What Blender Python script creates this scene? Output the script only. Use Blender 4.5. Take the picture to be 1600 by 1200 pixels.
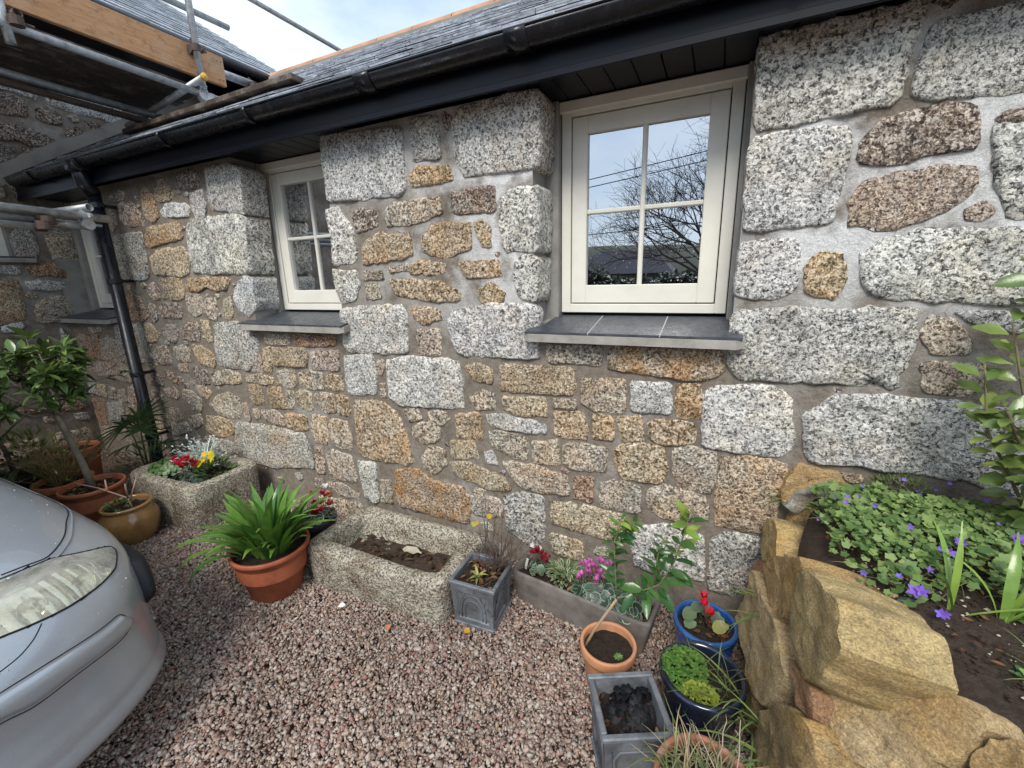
import bpy, bmesh, math, random
import numpy as np
from mathutils import Vector, Matrix, noise, Quaternion

for _o in list(bpy.data.objects):
    bpy.data.objects.remove(_o)
SC = bpy.context.scene
COL = SC.collection
R = math.radians
V = Vector

# ------------------------------------------------------------------ camera, sky, sun, exposure
cam_data = bpy.data.cameras.new('camera')
cam = bpy.data.objects.new('camera', cam_data)
COL.objects.link(cam)
SC.camera = cam
cam_data.sensor_width = 36.0
cam_data.lens = 15.1150
cam_data.clip_start = 0.02
cam_data.clip_end = 400.0
cam.matrix_world = Matrix([[0.904625, -0.078968, 0.418829, 0.0], [0.425399, 0.227824, -0.875861, -1.975], [-0.026254, 0.970495, 0.239688, 1.6], [0.0, 0.0, 0.0, 1.0]])

SUN_EL, SUN_ROT = 48.0, 172.0     # high, soft, from behind the camera
world = bpy.data.worlds.new('World')
SC.world = world
world.use_nodes = True
wn, wl = world.node_tree.nodes, world.node_tree.links
wn.clear()
w_out = wn.new('ShaderNodeOutputWorld')
w_bg = wn.new('ShaderNodeBackground')
w_bg.inputs['Strength'].default_value = 0.10
w_sky = wn.new('ShaderNodeTexSky')
w_sky.sky_type = 'NISHITA'
w_sky.sun_disc = False
w_sky.sun_elevation = R(SUN_EL)
w_sky.sun_rotation = R(SUN_ROT)
w_tc = wn.new('ShaderNodeTexCoord')
w_map = wn.new('ShaderNodeMapping')
w_map.inputs['Scale'].default_value = (1.0, 1.0, 2.2)
w_ns = wn.new('ShaderNodeTexNoise')
w_ns.inputs['Scale'].default_value = 3.2
w_ns.inputs['Detail'].default_value = 7.0
w_ns.inputs['Roughness'].default_value = 0.55
w_r1 = wn.new('ShaderNodeValToRGB')
w_r1.color_ramp.elements[0].position = 0.30
w_r1.color_ramp.elements[0].color = (0.72, 0.72, 0.72, 1)
w_r1.color_ramp.elements[1].position = 0.62
w_r1.color_ramp.elements[1].color = (0.98, 0.98, 0.98, 1)
w_r2 = wn.new('ShaderNodeValToRGB')
w_r2.color_ramp.elements[0].position = 0.35
w_r2.color_ramp.elements[0].color = (3.2, 4.0, 4.9, 1)
w_r2.color_ramp.elements[1].position = 0.66
w_r2.color_ramp.elements[1].color = (4.9, 5.5, 6.2, 1)
w_mix = wn.new('ShaderNodeMix')
w_mix.data_type = 'RGBA'
wl.new(w_tc.outputs['Generated'], w_map.inputs['Vector'])
wl.new(w_map.outputs[0], w_ns.inputs['Vector'])
wl.new(w_ns.outputs['Fac'], w_r1.inputs[0])
wl.new(w_ns.outputs['Fac'], w_r2.inputs[0])
wl.new(w_r1.outputs[0], w_mix.inputs[0])
wl.new(w_sky.outputs[0], w_mix.inputs[6])
wl.new(w_r2.outputs[0], w_mix.inputs[7])
wl.new(w_mix.outputs[2], w_bg.inputs['Color'])
wl.new(w_bg.outputs[0], w_out.inputs['Surface'])

sun_data = bpy.data.lights.new('sun', 'SUN')
sun_data.energy = 1.5
sun_data.angle = R(25)
sun_data.color = (1.0, 0.955, 0.88)
sun = bpy.data.objects.new('sun', sun_data)
COL.objects.link(sun)
_az = R(SUN_ROT)
_sd = V((math.sin(_az) * math.cos(R(SUN_EL)), math.cos(_az) * math.cos(R(SUN_EL)), math.sin(R(SUN_EL))))
sun.rotation_mode = 'QUATERNION'
sun.rotation_quaternion = _sd.to_track_quat('Z', 'Y')
sun.location = (0, -6, 9)

SC.view_settings.view_transform = 'Standard'
SC.view_settings.look = 'None'
SC.view_settings.gamma = 1.0
SC.view_settings.use_curve_mapping = False
SC.view_settings.exposure = 1.2

# ------------------------------------------------------------------ helpers
class MB:
    def __init__(s):
        s.v, s.f = [], []
    def add(s, verts, faces):
        n = len(s.v)
        s.v.extend(tuple(p) for p in verts)
        s.f.extend(tuple(i + n for i in f) for f in faces)
        return s
    def box(s, lo, hi, M=None):
        x0, y0, z0 = lo; x1, y1, z1 = hi
        vs = [V(p) for p in ((x0,y0,z0),(x1,y0,z0),(x1,y1,z0),(x0,y1,z0),(x0,y0,z1),(x1,y0,z1),(x1,y1,z1),(x0,y1,z1))]
        if M is not None: vs = [M @ p for p in vs]
        return s.add(vs, [(0,3,2,1),(4,5,6,7),(0,1,5,4),(1,2,6,5),(2,3,7,6),(3,0,4,7)])
    def bbox(s, lo, hi, b=0.004, M=None):      # box with chamfered edges
        bm = bmesh.new()
        bmesh.ops.create_cube(bm, size=1.0)
        for q in bm.verts:
            q.co = V([(lo[i] + hi[i]) / 2 + q.co[i] * (hi[i] - lo[i]) for i in range(3)])
        bmesh.ops.bevel(bm, geom=bm.edges[:], offset=b, segments=1, affect='EDGES')
        bm.verts.index_update()
        vs = [q.co.copy() for q in bm.verts]
        if M is not None: vs = [M @ p for p in vs]
        s.add(vs, [tuple(q.index for q in f.verts) for f in bm.faces])
        bm.free()
        return s
    def tube(s, pts, rad, n=8, caps=True):
        pts = [V(p) for p in pts]
        if not hasattr(rad, '__len__'): rad = [rad] * len(pts)
        vs, fs = [], []
        a = None
        for i, p in enumerate(pts):
            d = (pts[min(i + 1, len(pts) - 1)] - pts[max(i - 1, 0)])
            d = d.normalized() if d.length > 1e-9 else V((0, 0, 1))
            if a is None:
                a = d.orthogonal().normalized()
            else:
                a = (a - d * a.dot(d))
                a = a.normalized() if a.length > 1e-6 else d.orthogonal().normalized()
            b = d.cross(a)
            for k in range(n):
                t = 2 * math.pi * k / n
                vs.append(p + (a * math.cos(t) + b * math.sin(t)) * rad[i])
        for i in range(len(pts) - 1):
            for k in range(n):
                fs.append((i*n+k, i*n+(k+1) % n, (i+1)*n+(k+1) % n, (i+1)*n+k))
        if caps:
            fs.append(tuple(range(n))[::-1])
            fs.append(tuple((len(pts)-1)*n + k for k in range(n)))
        return s.add(vs, fs)
    def pipe(s, a, b, ro, ri, n=16):            # open-ended tube with a wall
        a, b = V(a), V(b)
        d = (b - a).normalized(); u = d.orthogonal().normalized(); w = d.cross(u)
        vs, fs = [], []
        for p in (a, b):
            for r_ in (ro, ri):
                for k in range(n):
                    t = 2*math.pi*k/n
                    vs.append(p + (u*math.cos(t) + w*math.sin(t))*r_)
        for k in range(n):
            j = (k+1) % n
            fs += [(k, j, 2*n+j, 2*n+k), (n+k, 3*n+k, 3*n+j, n+j), (k, n+k, n+j, j), (2*n+k, 2*n+j, 3*n+j, 3*n+k)]
        return s.add(vs, fs)
    def lathe(s, prof, c, n=40, wob=0.0, seed=0, sx=1.0):
        vs, fs = [], []
        for (r_, z) in prof:
            for k in range(n):
                t = 2*math.pi*k/n
                q = r_ * (1 + wob * noise.noise(V((math.cos(t)*1.3, math.sin(t)*1.3, z*6 + seed))))
                vs.append((c[0] + q*math.cos(t)*sx, c[1] + q*math.sin(t), c[2] + z))
        m = len(prof)
        for i in range(m-1):
            for k in range(n):
                fs.append((i*n+k, i*n+(k+1) % n, (i+1)*n+(k+1) % n, (i+1)*n+k))
        return s.add(vs, fs)
    def disc(s, c, r_, z, n=28, rings=5, amp=0.01, seed=0, sx=1.0):     # lumpy soil surface
        vs = [(c[0], c[1], z + amp*noise.noise(V((seed, 1, 2))))]
        fs = []
        for i in range(1, rings+1):
            for k in range(n):
                t = 2*math.pi*k/n; q = r_*i/rings
                x, y = c[0]+q*math.cos(t)*sx, c[1]+q*math.sin(t)
                vs.append((x, y, z + amp*1.6*noise.noise(V((x*28, y*28, seed))) + amp*noise.noise(V((x*70, y*70, seed)))))
        for k in range(n):
            fs.append((0, 1+k, 1+(k+1) % n))
        for i in range(rings-1):
            for k in range(n):
                a = 1+i*n
                fs.append((a+k, a+n+k, a+n+(k+1) % n, a+(k+1) % n))
        return s.add(vs, fs)
    def ribbon(s, pts, wid, up, fold=0.25):      # strap leaf: three verts across
        pts = [V(p) for p in pts]
        vs, fs = [], []
        for i, p in enumerate(pts):
            d = (pts[min(i+1, len(pts)-1)] - pts[max(i-1, 0)]).normalized()
            sd = d.cross(V(up))
            sd = sd.normalized() if sd.length > 1e-5 else V((1, 0, 0))
            nn = sd.cross(d)
            w_ = wid[i]
            vs += [p - sd*w_ + nn*w_*fold, p, p + sd*w_ + nn*w_*fold]
        for i in range(len(pts)-1):
            a = i*3
            fs += [(a, a+1, a+4, a+3), (a+1, a+2, a+5, a+4)]
        return s.add(vs, fs)
    def leaf(s, M, L, W, bend=0.15, fold=0.2, wave=0.0):
        rows = ((0, .05), (.18, .62), (.42, 1.0), (.68, .82), (.88, .38), (1, .02))
        vs, fs = [], []
        for i, (t, w_) in enumerate(rows):
            z = -bend * L * t * t
            e = wave * W * (1 if i % 2 else -1)
            vs += [M @ V((-W*w_/2, L*t, z + fold*W*w_ + e)), M @ V((0, L*t, z)), M @ V((W*w_/2, L*t, z + fold*W*w_ - e))]
        for i in range(len(rows)-1):
            a = i*3
            fs += [(a, a+1, a+4, a+3), (a+1, a+2, a+5, a+4)]
        return s.add(vs, fs)
    def mesh(s, name, mat=None, smooth=False):
        me = bpy.data.meshes.new(name)
        me.from_pydata([tuple(p) for p in s.v], [], s.f)
        if mat: me.materials.append(mat)
        if smooth: me.polygons.foreach_set('use_smooth', [True]*len(me.polygons))
        me.update()
        return me
    def build(s, name, mat, parent=None, smooth=False, color=None, kind=None, label=None):
        return link(name, s.mesh(name, mat, smooth), parent, color, kind, label)

def ploc(p):
    l = V((0, 0, 0))
    while p is not None:
        l += V(p.location); p = p.parent
    return l
def link(name, me, parent=None, color=None, kind=None, label=None, M=None):
    o = bpy.data.objects.new(name, me)
    COL.objects.link(o)
    if parent is not None:
        o.parent = parent
        if 'root_loc' in parent: rl = V(parent['root_loc'])
        else: rl = V((0, 0, 0))
        if parent.type == 'EMPTY':
            o.matrix_parent_inverse = Matrix.Translation(-V(parent.location))
    if M is not None: o.matrix_basis = M
    if color is not None: o.color = (*color[:3], color[3] if len(color) > 3 else 1.0)
    if kind: o['kind'] = kind
    if label: o['label'] = label
    return o
def thing(name, label, cat, loc=(0, 0, 0), group=None):
    o = bpy.data.objects.new(name, None)
    COL.objects.link(o)
    o.location = loc
    o.empty_display_size = 0.1
    o['label'] = label; o['category'] = cat
    if group: o['group'] = group
    return o
def tag(o, label, cat, group=None):
    o['label'] = label; o['category'] = cat
    if group: o['group'] = group
    return o
def rnd(a, b): return random.uniform(a, b)
def frame_at(p, d, up=(0, 0, 1), roll=0.0):      # local +Y along d, local +Z towards up
    y = V(d).normalized(); x = y.cross(V(up))
    x = x.normalized() if x.length > 1e-4 else V((1, 0, 0))
    z = x.cross(y)
    M = Matrix((x, y, z)).transposed().to_4x4()
    return Matrix.Translation(V(p)) @ M @ Matrix.Rotation(roll, 4, 'Y')

# ------------------------------------------------------------------ materials
class NT:
    def __init__(s, name):
        s.m = bpy.data.materials.new(name); s.m.use_nodes = True
        s.n, s.l = s.m.node_tree.nodes, s.m.node_tree.links
        s.b = s.n['Principled BSDF']; s.out = s.n['Material Output']
    def node(s, t, **kw):
        nd = s.n.new(t)
        for k, v in kw.items():
            if k in nd.inputs: nd.inputs[k].default_value = v
            else: setattr(nd, k, v)
        return nd
    def link(s, a, b): s.l.new(a, b)
    def coords(s, rand=0.0, scale=(1, 1, 1)):
        tc = s.node('ShaderNodeTexCoord'); mp = s.node('ShaderNodeMapping')
        mp.inputs['Scale'].default_value = scale
        s.link(tc.outputs['Object'], mp.inputs['Vector'])
        if rand:
            oi = s.node('ShaderNodeObjectInfo'); mu = s.node('ShaderNodeMath', operation='MULTIPLY')
            mu.inputs[1].default_value = rand
            s.link(oi.outputs['Random'], mu.inputs[0]); s.link(mu.outputs[0], mp.inputs['Location'])
        return mp.outputs[0]
    def noise(s, vec, scale, detail=4, rough=.55, dist=0.0):
        nd = s.node('ShaderNodeTexNoise'); nd.inputs['Scale'].default_value = scale
        nd.inputs['Detail'].default_value = detail; nd.inputs['Roughness'].default_value = rough
        nd.inputs['Distortion'].default_value = dist
        if vec is not None: s.link(vec, nd.inputs['Vector'])
        return nd.outputs['Fac']
    def voro(s, vec, scale, feature='F1', out='Color'):
        nd = s.node('ShaderNodeTexVoronoi'); nd.feature = feature
        nd.inputs['Scale'].default_value = scale
        if vec is not None: s.link(vec, nd.inputs['Vector'])
        return nd.outputs[out]
    def ramp(s, fac, stops, interp='LINEAR'):
        nd = s.node('ShaderNodeValToRGB'); cr = nd.color_ramp; cr.interpolation = interp
        while len(cr.elements) > 1: cr.elements.remove(cr.elements[-1])
        cr.elements[0].position = stops[0][0]
        def c4(c): return (c, c, c, 1) if not hasattr(c, '__len__') else (*c[:3], 1)
        cr.elements[0].color = c4(stops[0][1])
        for p, c in stops[1:]:
            e = cr.elements.new(p); e.color = c4(c)
        s.link(fac, nd.inputs[0])
        return nd.outputs[0]
    def mix(s, fac, a, b, mode='MIX'):
        nd = s.node('ShaderNodeMix', data_type='RGBA', blend_type=mode)
        for sock, v in ((nd.inputs[0], fac), (nd.inputs[6], a), (nd.inputs[7], b)):
            if hasattr(v, 'is_output'): s.link(v, sock)
            elif hasattr(v, '__len__'): sock.default_value = (*v[:3], 1)
            else: sock.default_value = v
        return nd.outputs[2]
    def math(s, op, a, b=0.5):
        nd = s.node('ShaderNodeMath', operation=op)
        for sock, v in ((nd.inputs[0], a), (nd.inputs[1], b)):
            if hasattr(v, 'is_output'): s.link(v, sock)
            else: sock.default_value = v
        return nd.outputs[0]
    def bump(s, h, strength=.5, dist=.01, prev=None):
        nd = s.node('ShaderNodeBump'); nd.inputs['Strength'].default_value = strength
        nd.inputs['Distance'].default_value = dist
        s.link(h, nd.inputs['Height'])
        if prev is not None: s.link(prev, nd.inputs['Normal'])
        return nd.outputs[0]
    def set(s, color=None, rough=None, normal=None, metal=None, spec=None, coat=None):
        def put(k, v):
            if v is None: return
            if hasattr(v, 'is_output'): s.link(v, s.b.inputs[k])
            elif hasattr(v, '__len__'): s.b.inputs[k].default_value = (*v[:3], 1)
            else: s.b.inputs[k].default_value = v
        put('Base Color', color); put('Roughness', rough); put('Normal', normal); put('Metallic', metal)
        put('Specular IOR Level', spec); put('Coat Weight', coat)
        return s.m
    def objcol(s):
        oi = s.node('ShaderNodeObjectInfo'); return oi.outputs['Color'], oi.outputs['Alpha'], oi.outputs['Random']
    def island(s):
        return s.node('ShaderNodeNewGeometry').outputs['Random Per Island']
    def hsv(s, col, h=.5, sat=1.0, val=1.0):
        nd = s.node('ShaderNodeHueSaturation')
        for k, v in (('Hue', h), ('Saturation', sat), ('Value', val)):
            if hasattr(v, 'is_output'): s.link(v, nd.inputs[k])
            else: nd.inputs[k].default_value = v
        s.link(col, nd.inputs['Color'])
        return nd.outputs[0]

def mat_granite():
    t = NT('granite')
    c0 = t.coords(60.0)
    col, alpha, rn = t.objcol()
    sc = t.node('ShaderNodeVectorMath', operation='SCALE')
    t.link(c0, sc.inputs[0])
    t.link(t.math('ADD', t.math('MULTIPLY', t.math('FRACT', t.math('MULTIPLY', rn, 37.7)), .62), .78), sc.inputs['Scale'])
    c = sc.outputs[0]
    wob = t.node('ShaderNodeTexNoise'); wob.inputs['Scale'].default_value = 70; wob.inputs['Detail'].default_value = 4
    t.link(c, wob.inputs['Vector'])
    dv = t.node('ShaderNodeVectorMath', operation='MULTIPLY_ADD')
    dv.inputs[1].default_value = (.020, .020, .020)
    t.link(wob.outputs['Color'], dv.inputs[0]); t.link(c, dv.inputs[2])
    c2 = dv.outputs[0]
    s1 = t.node('ShaderNodeSeparateColor'); t.link(t.voro(c2, 100), s1.inputs[0])
    s2 = t.node('ShaderNodeSeparateColor'); t.link(t.voro(c2, 215), s2.inputs[0])
    nz = t.noise(c, 66, 8, .80)
    v = t.math('ADD', t.math('MULTIPLY', s1.outputs[0], .26), t.math('MULTIPLY', s2.outputs[1], .24))
    v = t.math('ADD', v, t.math('MULTIPLY', nz, .62))
    g = t.ramp(v, [(0.36, .065), (.43, .20), (.50, .44), (.57, .73), (.66, 1.06), (.80, 1.30)])
    pale = t.ramp(v, [(.56, 0.0), (.70, .60)])
    tint = t.mix(pale, col, (.68, .65, .58))
    base = t.mix(1.0, g, tint, 'MULTIPLY')
    # warm iron staining, stronger where the object's alpha is high
    st = t.ramp(t.noise(c, 5.5, 5, .65), [(.42, 0.0), (.66, 1.0)])
    stf = t.math('MULTIPLY', st, alpha)
    base = t.mix(stf, base, t.mix(1.0, g, (.62, .32, .11), 'MULTIPLY'))
    # weathering
    wz = t.ramp(t.noise(c, 4.8, 8, .78, .5), [(.30, .50), (.48, .98), (.70, 1.28)])
    base = t.mix(1.0, base, wz, 'MULTIPLY')
    lich = t.ramp(t.noise(c, 11, 6, .75), [(.60, 0.0), (.72, .55)])
    base = t.mix(lich, base, (.50, .50, .44))
    buff = t.ramp(t.noise(c, 2.6, 5, .7), [(.50, 0.0), (.72, .55)])
    base = t.mix(buff, base, t.mix(1.0, base, (1.12, .93, .68), 'MULTIPLY'))
    pit = t.ramp(t.noise(c, 24, 6, .8), [(.26, .70), (.36, 0.0)])
    base = t.mix(pit, base, (.055, .052, .048))
    hgt = t.math('ADD', t.math('MULTIPLY', t.noise(c, 34, 7, .72), 1.0), t.math('MULTIPLY', s1.outputs[0], .25))
    n1 = t.bump(t.noise(c, 11, 6, .70), .65, .04)
    n2 = t.bump(hgt, .75, .018, n1)
    return t.set(base, .82, n2, spec=.35)
def mat_mortar():
    t = NT('mortar')
    c = t.coords()
    xyz = t.node('ShaderNodeSeparateXYZ'); t.link(c, xyz.inputs[0])
    mr = t.node('ShaderNodeMapRange'); mr.inputs[1].default_value = 1.15; mr.inputs[2].default_value = 1.65
    t.link(xyz.outputs[2], mr.inputs[0])
    mx = t.node('ShaderNodeMapRange'); mx.inputs[1].default_value = -2.2; mx.inputs[2].default_value = -.9
    t.link(xyz.outputs[0], mx.inputs[0])
    lime = t.ramp(t.noise(c, 3.4, 5, .6), [(.41, 0.0), (.54, 1.0)])
    f = t.math('MULTIPLY', t.math('MULTIPLY', mr.outputs[0], mx.outputs[0]), lime)
    lime2 = t.ramp(t.noise(c, 2.2, 6, .7), [(.52, 0.0), (.74, .45)])
    f = t.math('MAXIMUM', t.math('MULTIPLY', f, 1.0), lime2)
    a = t.ramp(t.noise(c, 26, 6, .65), [(.3, (.175, .145, .115)), (.52, (.25, .212, .172)), (.75, (.33, .29, .245))])
    b = t.ramp(t.noise(c, 14, 6, .7), [(.3, (.48, .475, .46)), (.5, (.74, .74, .73)), (.72, (.90, .90, .89))])
    base = t.mix(f, a, b)
    gr = t.ramp(t.noise(c, 240, 4, .8), [(.30, .62), (.50, 1.0), (.70, 1.28)])
    base = t.mix(1.0, base, gr, 'MULTIPLY')
    damp = t.ramp(t.noise(c, 1.7, 6, .72, .6), [(.34, .70), (.50, 1.0)])
    base = t.mix(1.0, base, damp, 'MULTIPLY')
    crk = t.ramp(t.voro(c, 7, 'DISTANCE_TO_EDGE', 'Distance'), [(.0, .45), (.006, 1.0)])
    base = t.mix(1.0, base, t.mix(t.ramp(t.noise(c, 5, 3), [(.52, 0), (.6, 1)]), (1, 1, 1), crk), 'MULTIPLY')
    n1 = t.bump(t.noise(c, 90, 7, .8), .9, .010)
    n2 = t.bump(t.noise(c, 12, 3), .35, .02, n1)
    return t.set(base, .92, n2, spec=.2)
def mat_simple(name, col, rough=.6, nscale=0, namp=.2, bump=0, bscale=60, metal=0, spec=.5, coat=None, obj=False, bdist=.004, rand=20):
    t = NT(name)
    c = t.coords(rand)
    src = col
    if obj: src = t.objcol()[0]
    if nscale:
        k = t.ramp(t.noise(c, nscale, 6, .65), [(.28, 1-namp), (.5, 1.0), (.74, 1+namp*.8)])
        src = t.mix(1.0, src, k, 'MULTIPLY')
    nm = t.bump(t.noise(c, bscale, 5, .65), bump, bdist) if bump else None
    return t.set(src, rough, nm, metal, spec, coat)
def mat_leaf(name, rough=.38, var=.35, trans=.25, spec=.5):
    t = NT(name)
    col, al, rn = t.objcol()
    isl = t.island()
    r2 = t.math('FRACT', t.math('ADD', isl, t.math('MULTIPLY', rn, 7.31)))
    vv = t.ramp(r2, [(0, 1-var), (.5, 1.0), (1, 1+var)])
    hh = t.ramp(r2, [(0, .515), (.4, .50), (1, .478)])
    c = t.hsv(col, hh, 1.0, vv)
    tcs = t.coords(9)
    c = t.mix(1.0, c, t.ramp(t.noise(tcs, 22, 4), [(.3, .78), (.55, 1.0), (.8, 1.2)]), 'MULTIPLY')
    t.set(c, rough, t.bump(t.noise(tcs, 60, 3), .25, .003), spec=spec)
    tr = t.node('ShaderNodeBsdfTranslucent'); t.link(c, tr.inputs[0])
    mx = t.node('ShaderNodeMixShader'); mx.inputs[0].default_value = trans
    t.link(t.b.outputs[0], mx.inputs[1]); t.link(tr.outputs[0], mx.inputs[2]); t.link(mx.outputs[0], t.out.inputs[0])
    return t.m
def mat_slate(name, base, hi, rough=.38, wet=0.0):
    t = NT(name); c = t.coords()
    isl = t.island()
    k = t.ramp(isl, [(0, .62), (.5, 1.0), (1, 1.45)])
    b = t.ramp(t.noise(c, 18, 6, .7), [(.3, base), (.68, hi)])
    b = t.mix(1.0, b, k, 'MULTIPLY')
    return t.set(b, t.ramp(t.noise(c, 30, 4), [(.3, rough*.7), (.7, rough*1.3)]), t.bump(t.noise(c, 70, 5, .7), .6, .005), spec=.5)
def mat_glass(name, fac, tint=(.9, .93, .95)):
    t = NT(name)
    c = t.coords()
    tr = t.node('ShaderNodeBsdfTransparent'); tr.inputs[0].default_value = (*tint, 1)
    gl = t.node('ShaderNodeBsdfGlossy'); gl.inputs['Roughness'].default_value = 0.006
    gl.inputs[0].default_value = (.92, .95, 1.0, 1)
    pass
    lw = t.node('ShaderNodeLayerWeight'); lw.inputs[0].default_value = fac
    mr = t.node('ShaderNodeMapRange'); mr.inputs[3].default_value = fac; mr.inputs[4].default_value = .95
    t.link(lw.outputs['Fresnel'], mr.inputs[0])
    mx = t.node('ShaderNodeMixShader'); t.link(mr.outputs[0], mx.inputs[0])
    t.link(tr.outputs[0], mx.inputs[1]); t.link(gl.outputs[0], mx.inputs[2]); t.link(mx.outputs[0], t.out.inputs[0])
    return t.m
def mat_gravel():
    t = NT('gravel_stone'); c = t.coords(); isl = t.island()
    b = t.ramp(isl, [(0, (.25, .15, .12)), (.10, (.36, .245, .195)), (.26, (.45, .345, .28)), (.40, (.28, .20, .165)), (.52, (.49, .41, .35)),
                     (.64, (.38, .265, .22)), (.74, (.33, .28, .245)), (.84, (.50, .43, .365)), (.95, (.38, .19, .15)), (.975, (.45, .32, .21)), (.99, (.60, .56, .50))], 'CONSTANT')
    b = t.mix(1.0, b, t.ramp(t.noise(c, 1.3, 5, .7, .5), [(.34, .74), (.52, 1.05), (.70, 1.18)]), 'MULTIPLY')
    k = t.ramp(t.noise(c, 90, 4, .7), [(.3, .62), (.55, .88), (.75, 1.1)])
    return t.set(t.mix(1.0, b, k, 'MULTIPLY'), .62, t.bump(t.noise(c, 220, 3), .5, .003), spec=.4)
def mat_soil(name, a=(.022, .016, .012), b=(.065, .047, .034)):
    t = NT(name); c = t.coords()
    base = t.ramp(t.noise(c, 55, 6, .75), [(.3, a), (.7, b)])
    v = t.voro(c, 120, out='Distance')
    return t.set(base, .9, t.bump(t.noise(c, 85, 6, .8), 1.0, .02), spec=.25)
def mat_rock():
    t = NT('sandstone'); c = t.coords(30)
    col, al, rn = t.objcol()
    k = t.ramp(t.noise(c, 6, 9, .75, .4), [(.30, .58), (.5, 1.0), (.70, 1.28)])
    b = t.mix(1.0, col, k, 'MULTIPLY')
    b = t.mix(t.ramp(t.noise(c, 4.2, 6, .65), [(.50, 0), (.66, .55)]), b, (.58, .33, .09))
    b = t.mix(t.ramp(t.noise(c, 15, 6, .75), [(.58, 0), (.72, .5)]), b, (.70, .60, .40))
    g = t.ramp(t.noise(c, 170, 6, .85), [(.36, .45), (.50, 1.0), (.64, 1.55)])
    b = t.mix(1.0, b, g, 'MULTIPLY')
    b = t.mix(t.ramp(t.noise(c, 30, 6, .75), [(.63, 0), (.70, .65)]), b, (.085, .06, .03))
    bed = t.ramp(t.noise(t.coords(30, (1, 1, 5.0)), 9, 8, .8, .8), [(.36, .62), (.52, 1.0), (.70, 1.2)])
    b = t.mix(1.0, b, bed, 'MULTIPLY')
    b = t.mix(t.ramp(t.noise(c, 9, 6, .7), [(.66, 0), (.78, .35)]), b, (.12, .12, .035))
    cs = t.coords(30, (1.0, 1.0, 3.2))
    n1 = t.bump(t.noise(cs, 7, 7, .68, .6), .85, .05)
    n2 = t.bump(t.noise(c, 70, 7, .8), .9, .012, n1)
    return t.set(b, .8, n2, spec=.3)
def mat_paint_car():
    t = NT('silver_car_paint'); c = t.coords()
    fl = t.ramp(t.noise(c, 900, 1), [(.35, .86), (.65, 1.12)])
    b = t.mix(1.0, (.36, .385, .42), fl, 'MULTIPLY')
    b = t.mix(t.ramp(t.noise(c, 4, 6, .7), [(.55, 0), (.8, .22)]), b, (.22, .23, .24))
    return t.set(b, .30, None, .45, .5, .7)
def mat_wood(name, a, b, sc=(3, 40, 40), rough=.7):
    t = NT(name); c = t.coords(5, sc)
    base = t.ramp(t.noise(c, 2.2, 6, .65, .8), [(.3, a), (.7, b)])
    c2 = t.coords(3)
    base = t.mix(t.ramp(t.noise(c2, 14, 6, .75), [(.52, 0), (.70, .7)]), base, tuple(q*.45 for q in a))
    base = t.mix(t.ramp(t.noise(c2, 5, 6, .75), [(.50, 0), (.72, .6)]), base, (.42, .36, .29))
    return t.set(base, rough, t.bump(t.noise(c, 4, 5), .3, .004), spec=.3)
def mat_terracotta():
    t = NT('terracotta'); c = t.coords(15); col, al, rn = t.objcol()
    b = t.mix(1.0, col, t.ramp(t.noise(c, 9, 6, .7), [(.3, .68), (.5, 1), (.75, 1.2)]), 'MULTIPLY')
    b = t.mix(t.math('MULTIPLY', t.ramp(t.noise(c, 16, 6, .75), [(.52, 0), (.70, 1)]), al), b, (.36, .30, .23))
    b = t.mix(t.math('MULTIPLY', t.ramp(t.noise(c, 7, 6, .75), [(.54, 0), (.72, .7)]), al), b, (.07, .065, .04))
    return t.set(b, .6, t.bump(t.noise(c, 45, 5), .25, .004), spec=.35)
def mat_lead():
    t = NT('faux_lead'); c = t.coords(11)
    b = t.ramp(t.noise(c, 8, 6, .7, .4), [(.28, (.055, .058, .062)), (.5, (.135, .145, .16)), (.72, (.24, .255, .275))])
    b = t.mix(t.ramp(t.noise(c, 17, 6, .75), [(.60, 0), (.66, .75)]), b, (.045, .045, .045))
    b = t.mix(t.ramp(t.noise(c, 5, 4, .7), [(.60, 0), (.76, .5)]), b, (.17, .12, .085))
    return t.set(b, .55, t.bump(t.noise(c, 60, 5), .3, .004), .15, .4)
def mat_trough():
    t = NT('old_granite_trough'); c = t.coords(0)
    sp = t.node('ShaderNodeSeparateColor'); t.link(t.voro(c, 150), sp.inputs[0])
    v = t.math('ADD', t.math('MULTIPLY', sp.outputs[0], .6), t.math('MULTIPLY', t.noise(c, 70, 5, .7), .5))
    g = t.ramp(v, [(.28, .14), (.46, .36), (.64, .62), (.85, .92)])
    b = t.mix(1.0, g, (.66, .60, .48), 'MULTIPLY')
    b = t.mix(t.ramp(t.noise(c, 4.2, 7, .75, .5), [(.47, 0), (.62, .85)]), b, t.mix(1.0, g, (.34, .25, .17), 'MULTIPLY'))
    b = t.mix(t.ramp(t.noise(c, 9, 6, .75), [(.56, 0), (.70, .5)]), b, (.52, .52, .40))
    n1 = t.bump(t.noise(c, 11, 5, .65), .7, .03)
    return t.set(b, .88, t.bump(t.noise(c, 50, 6, .75), .8, .014, n1), spec=.25)

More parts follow.
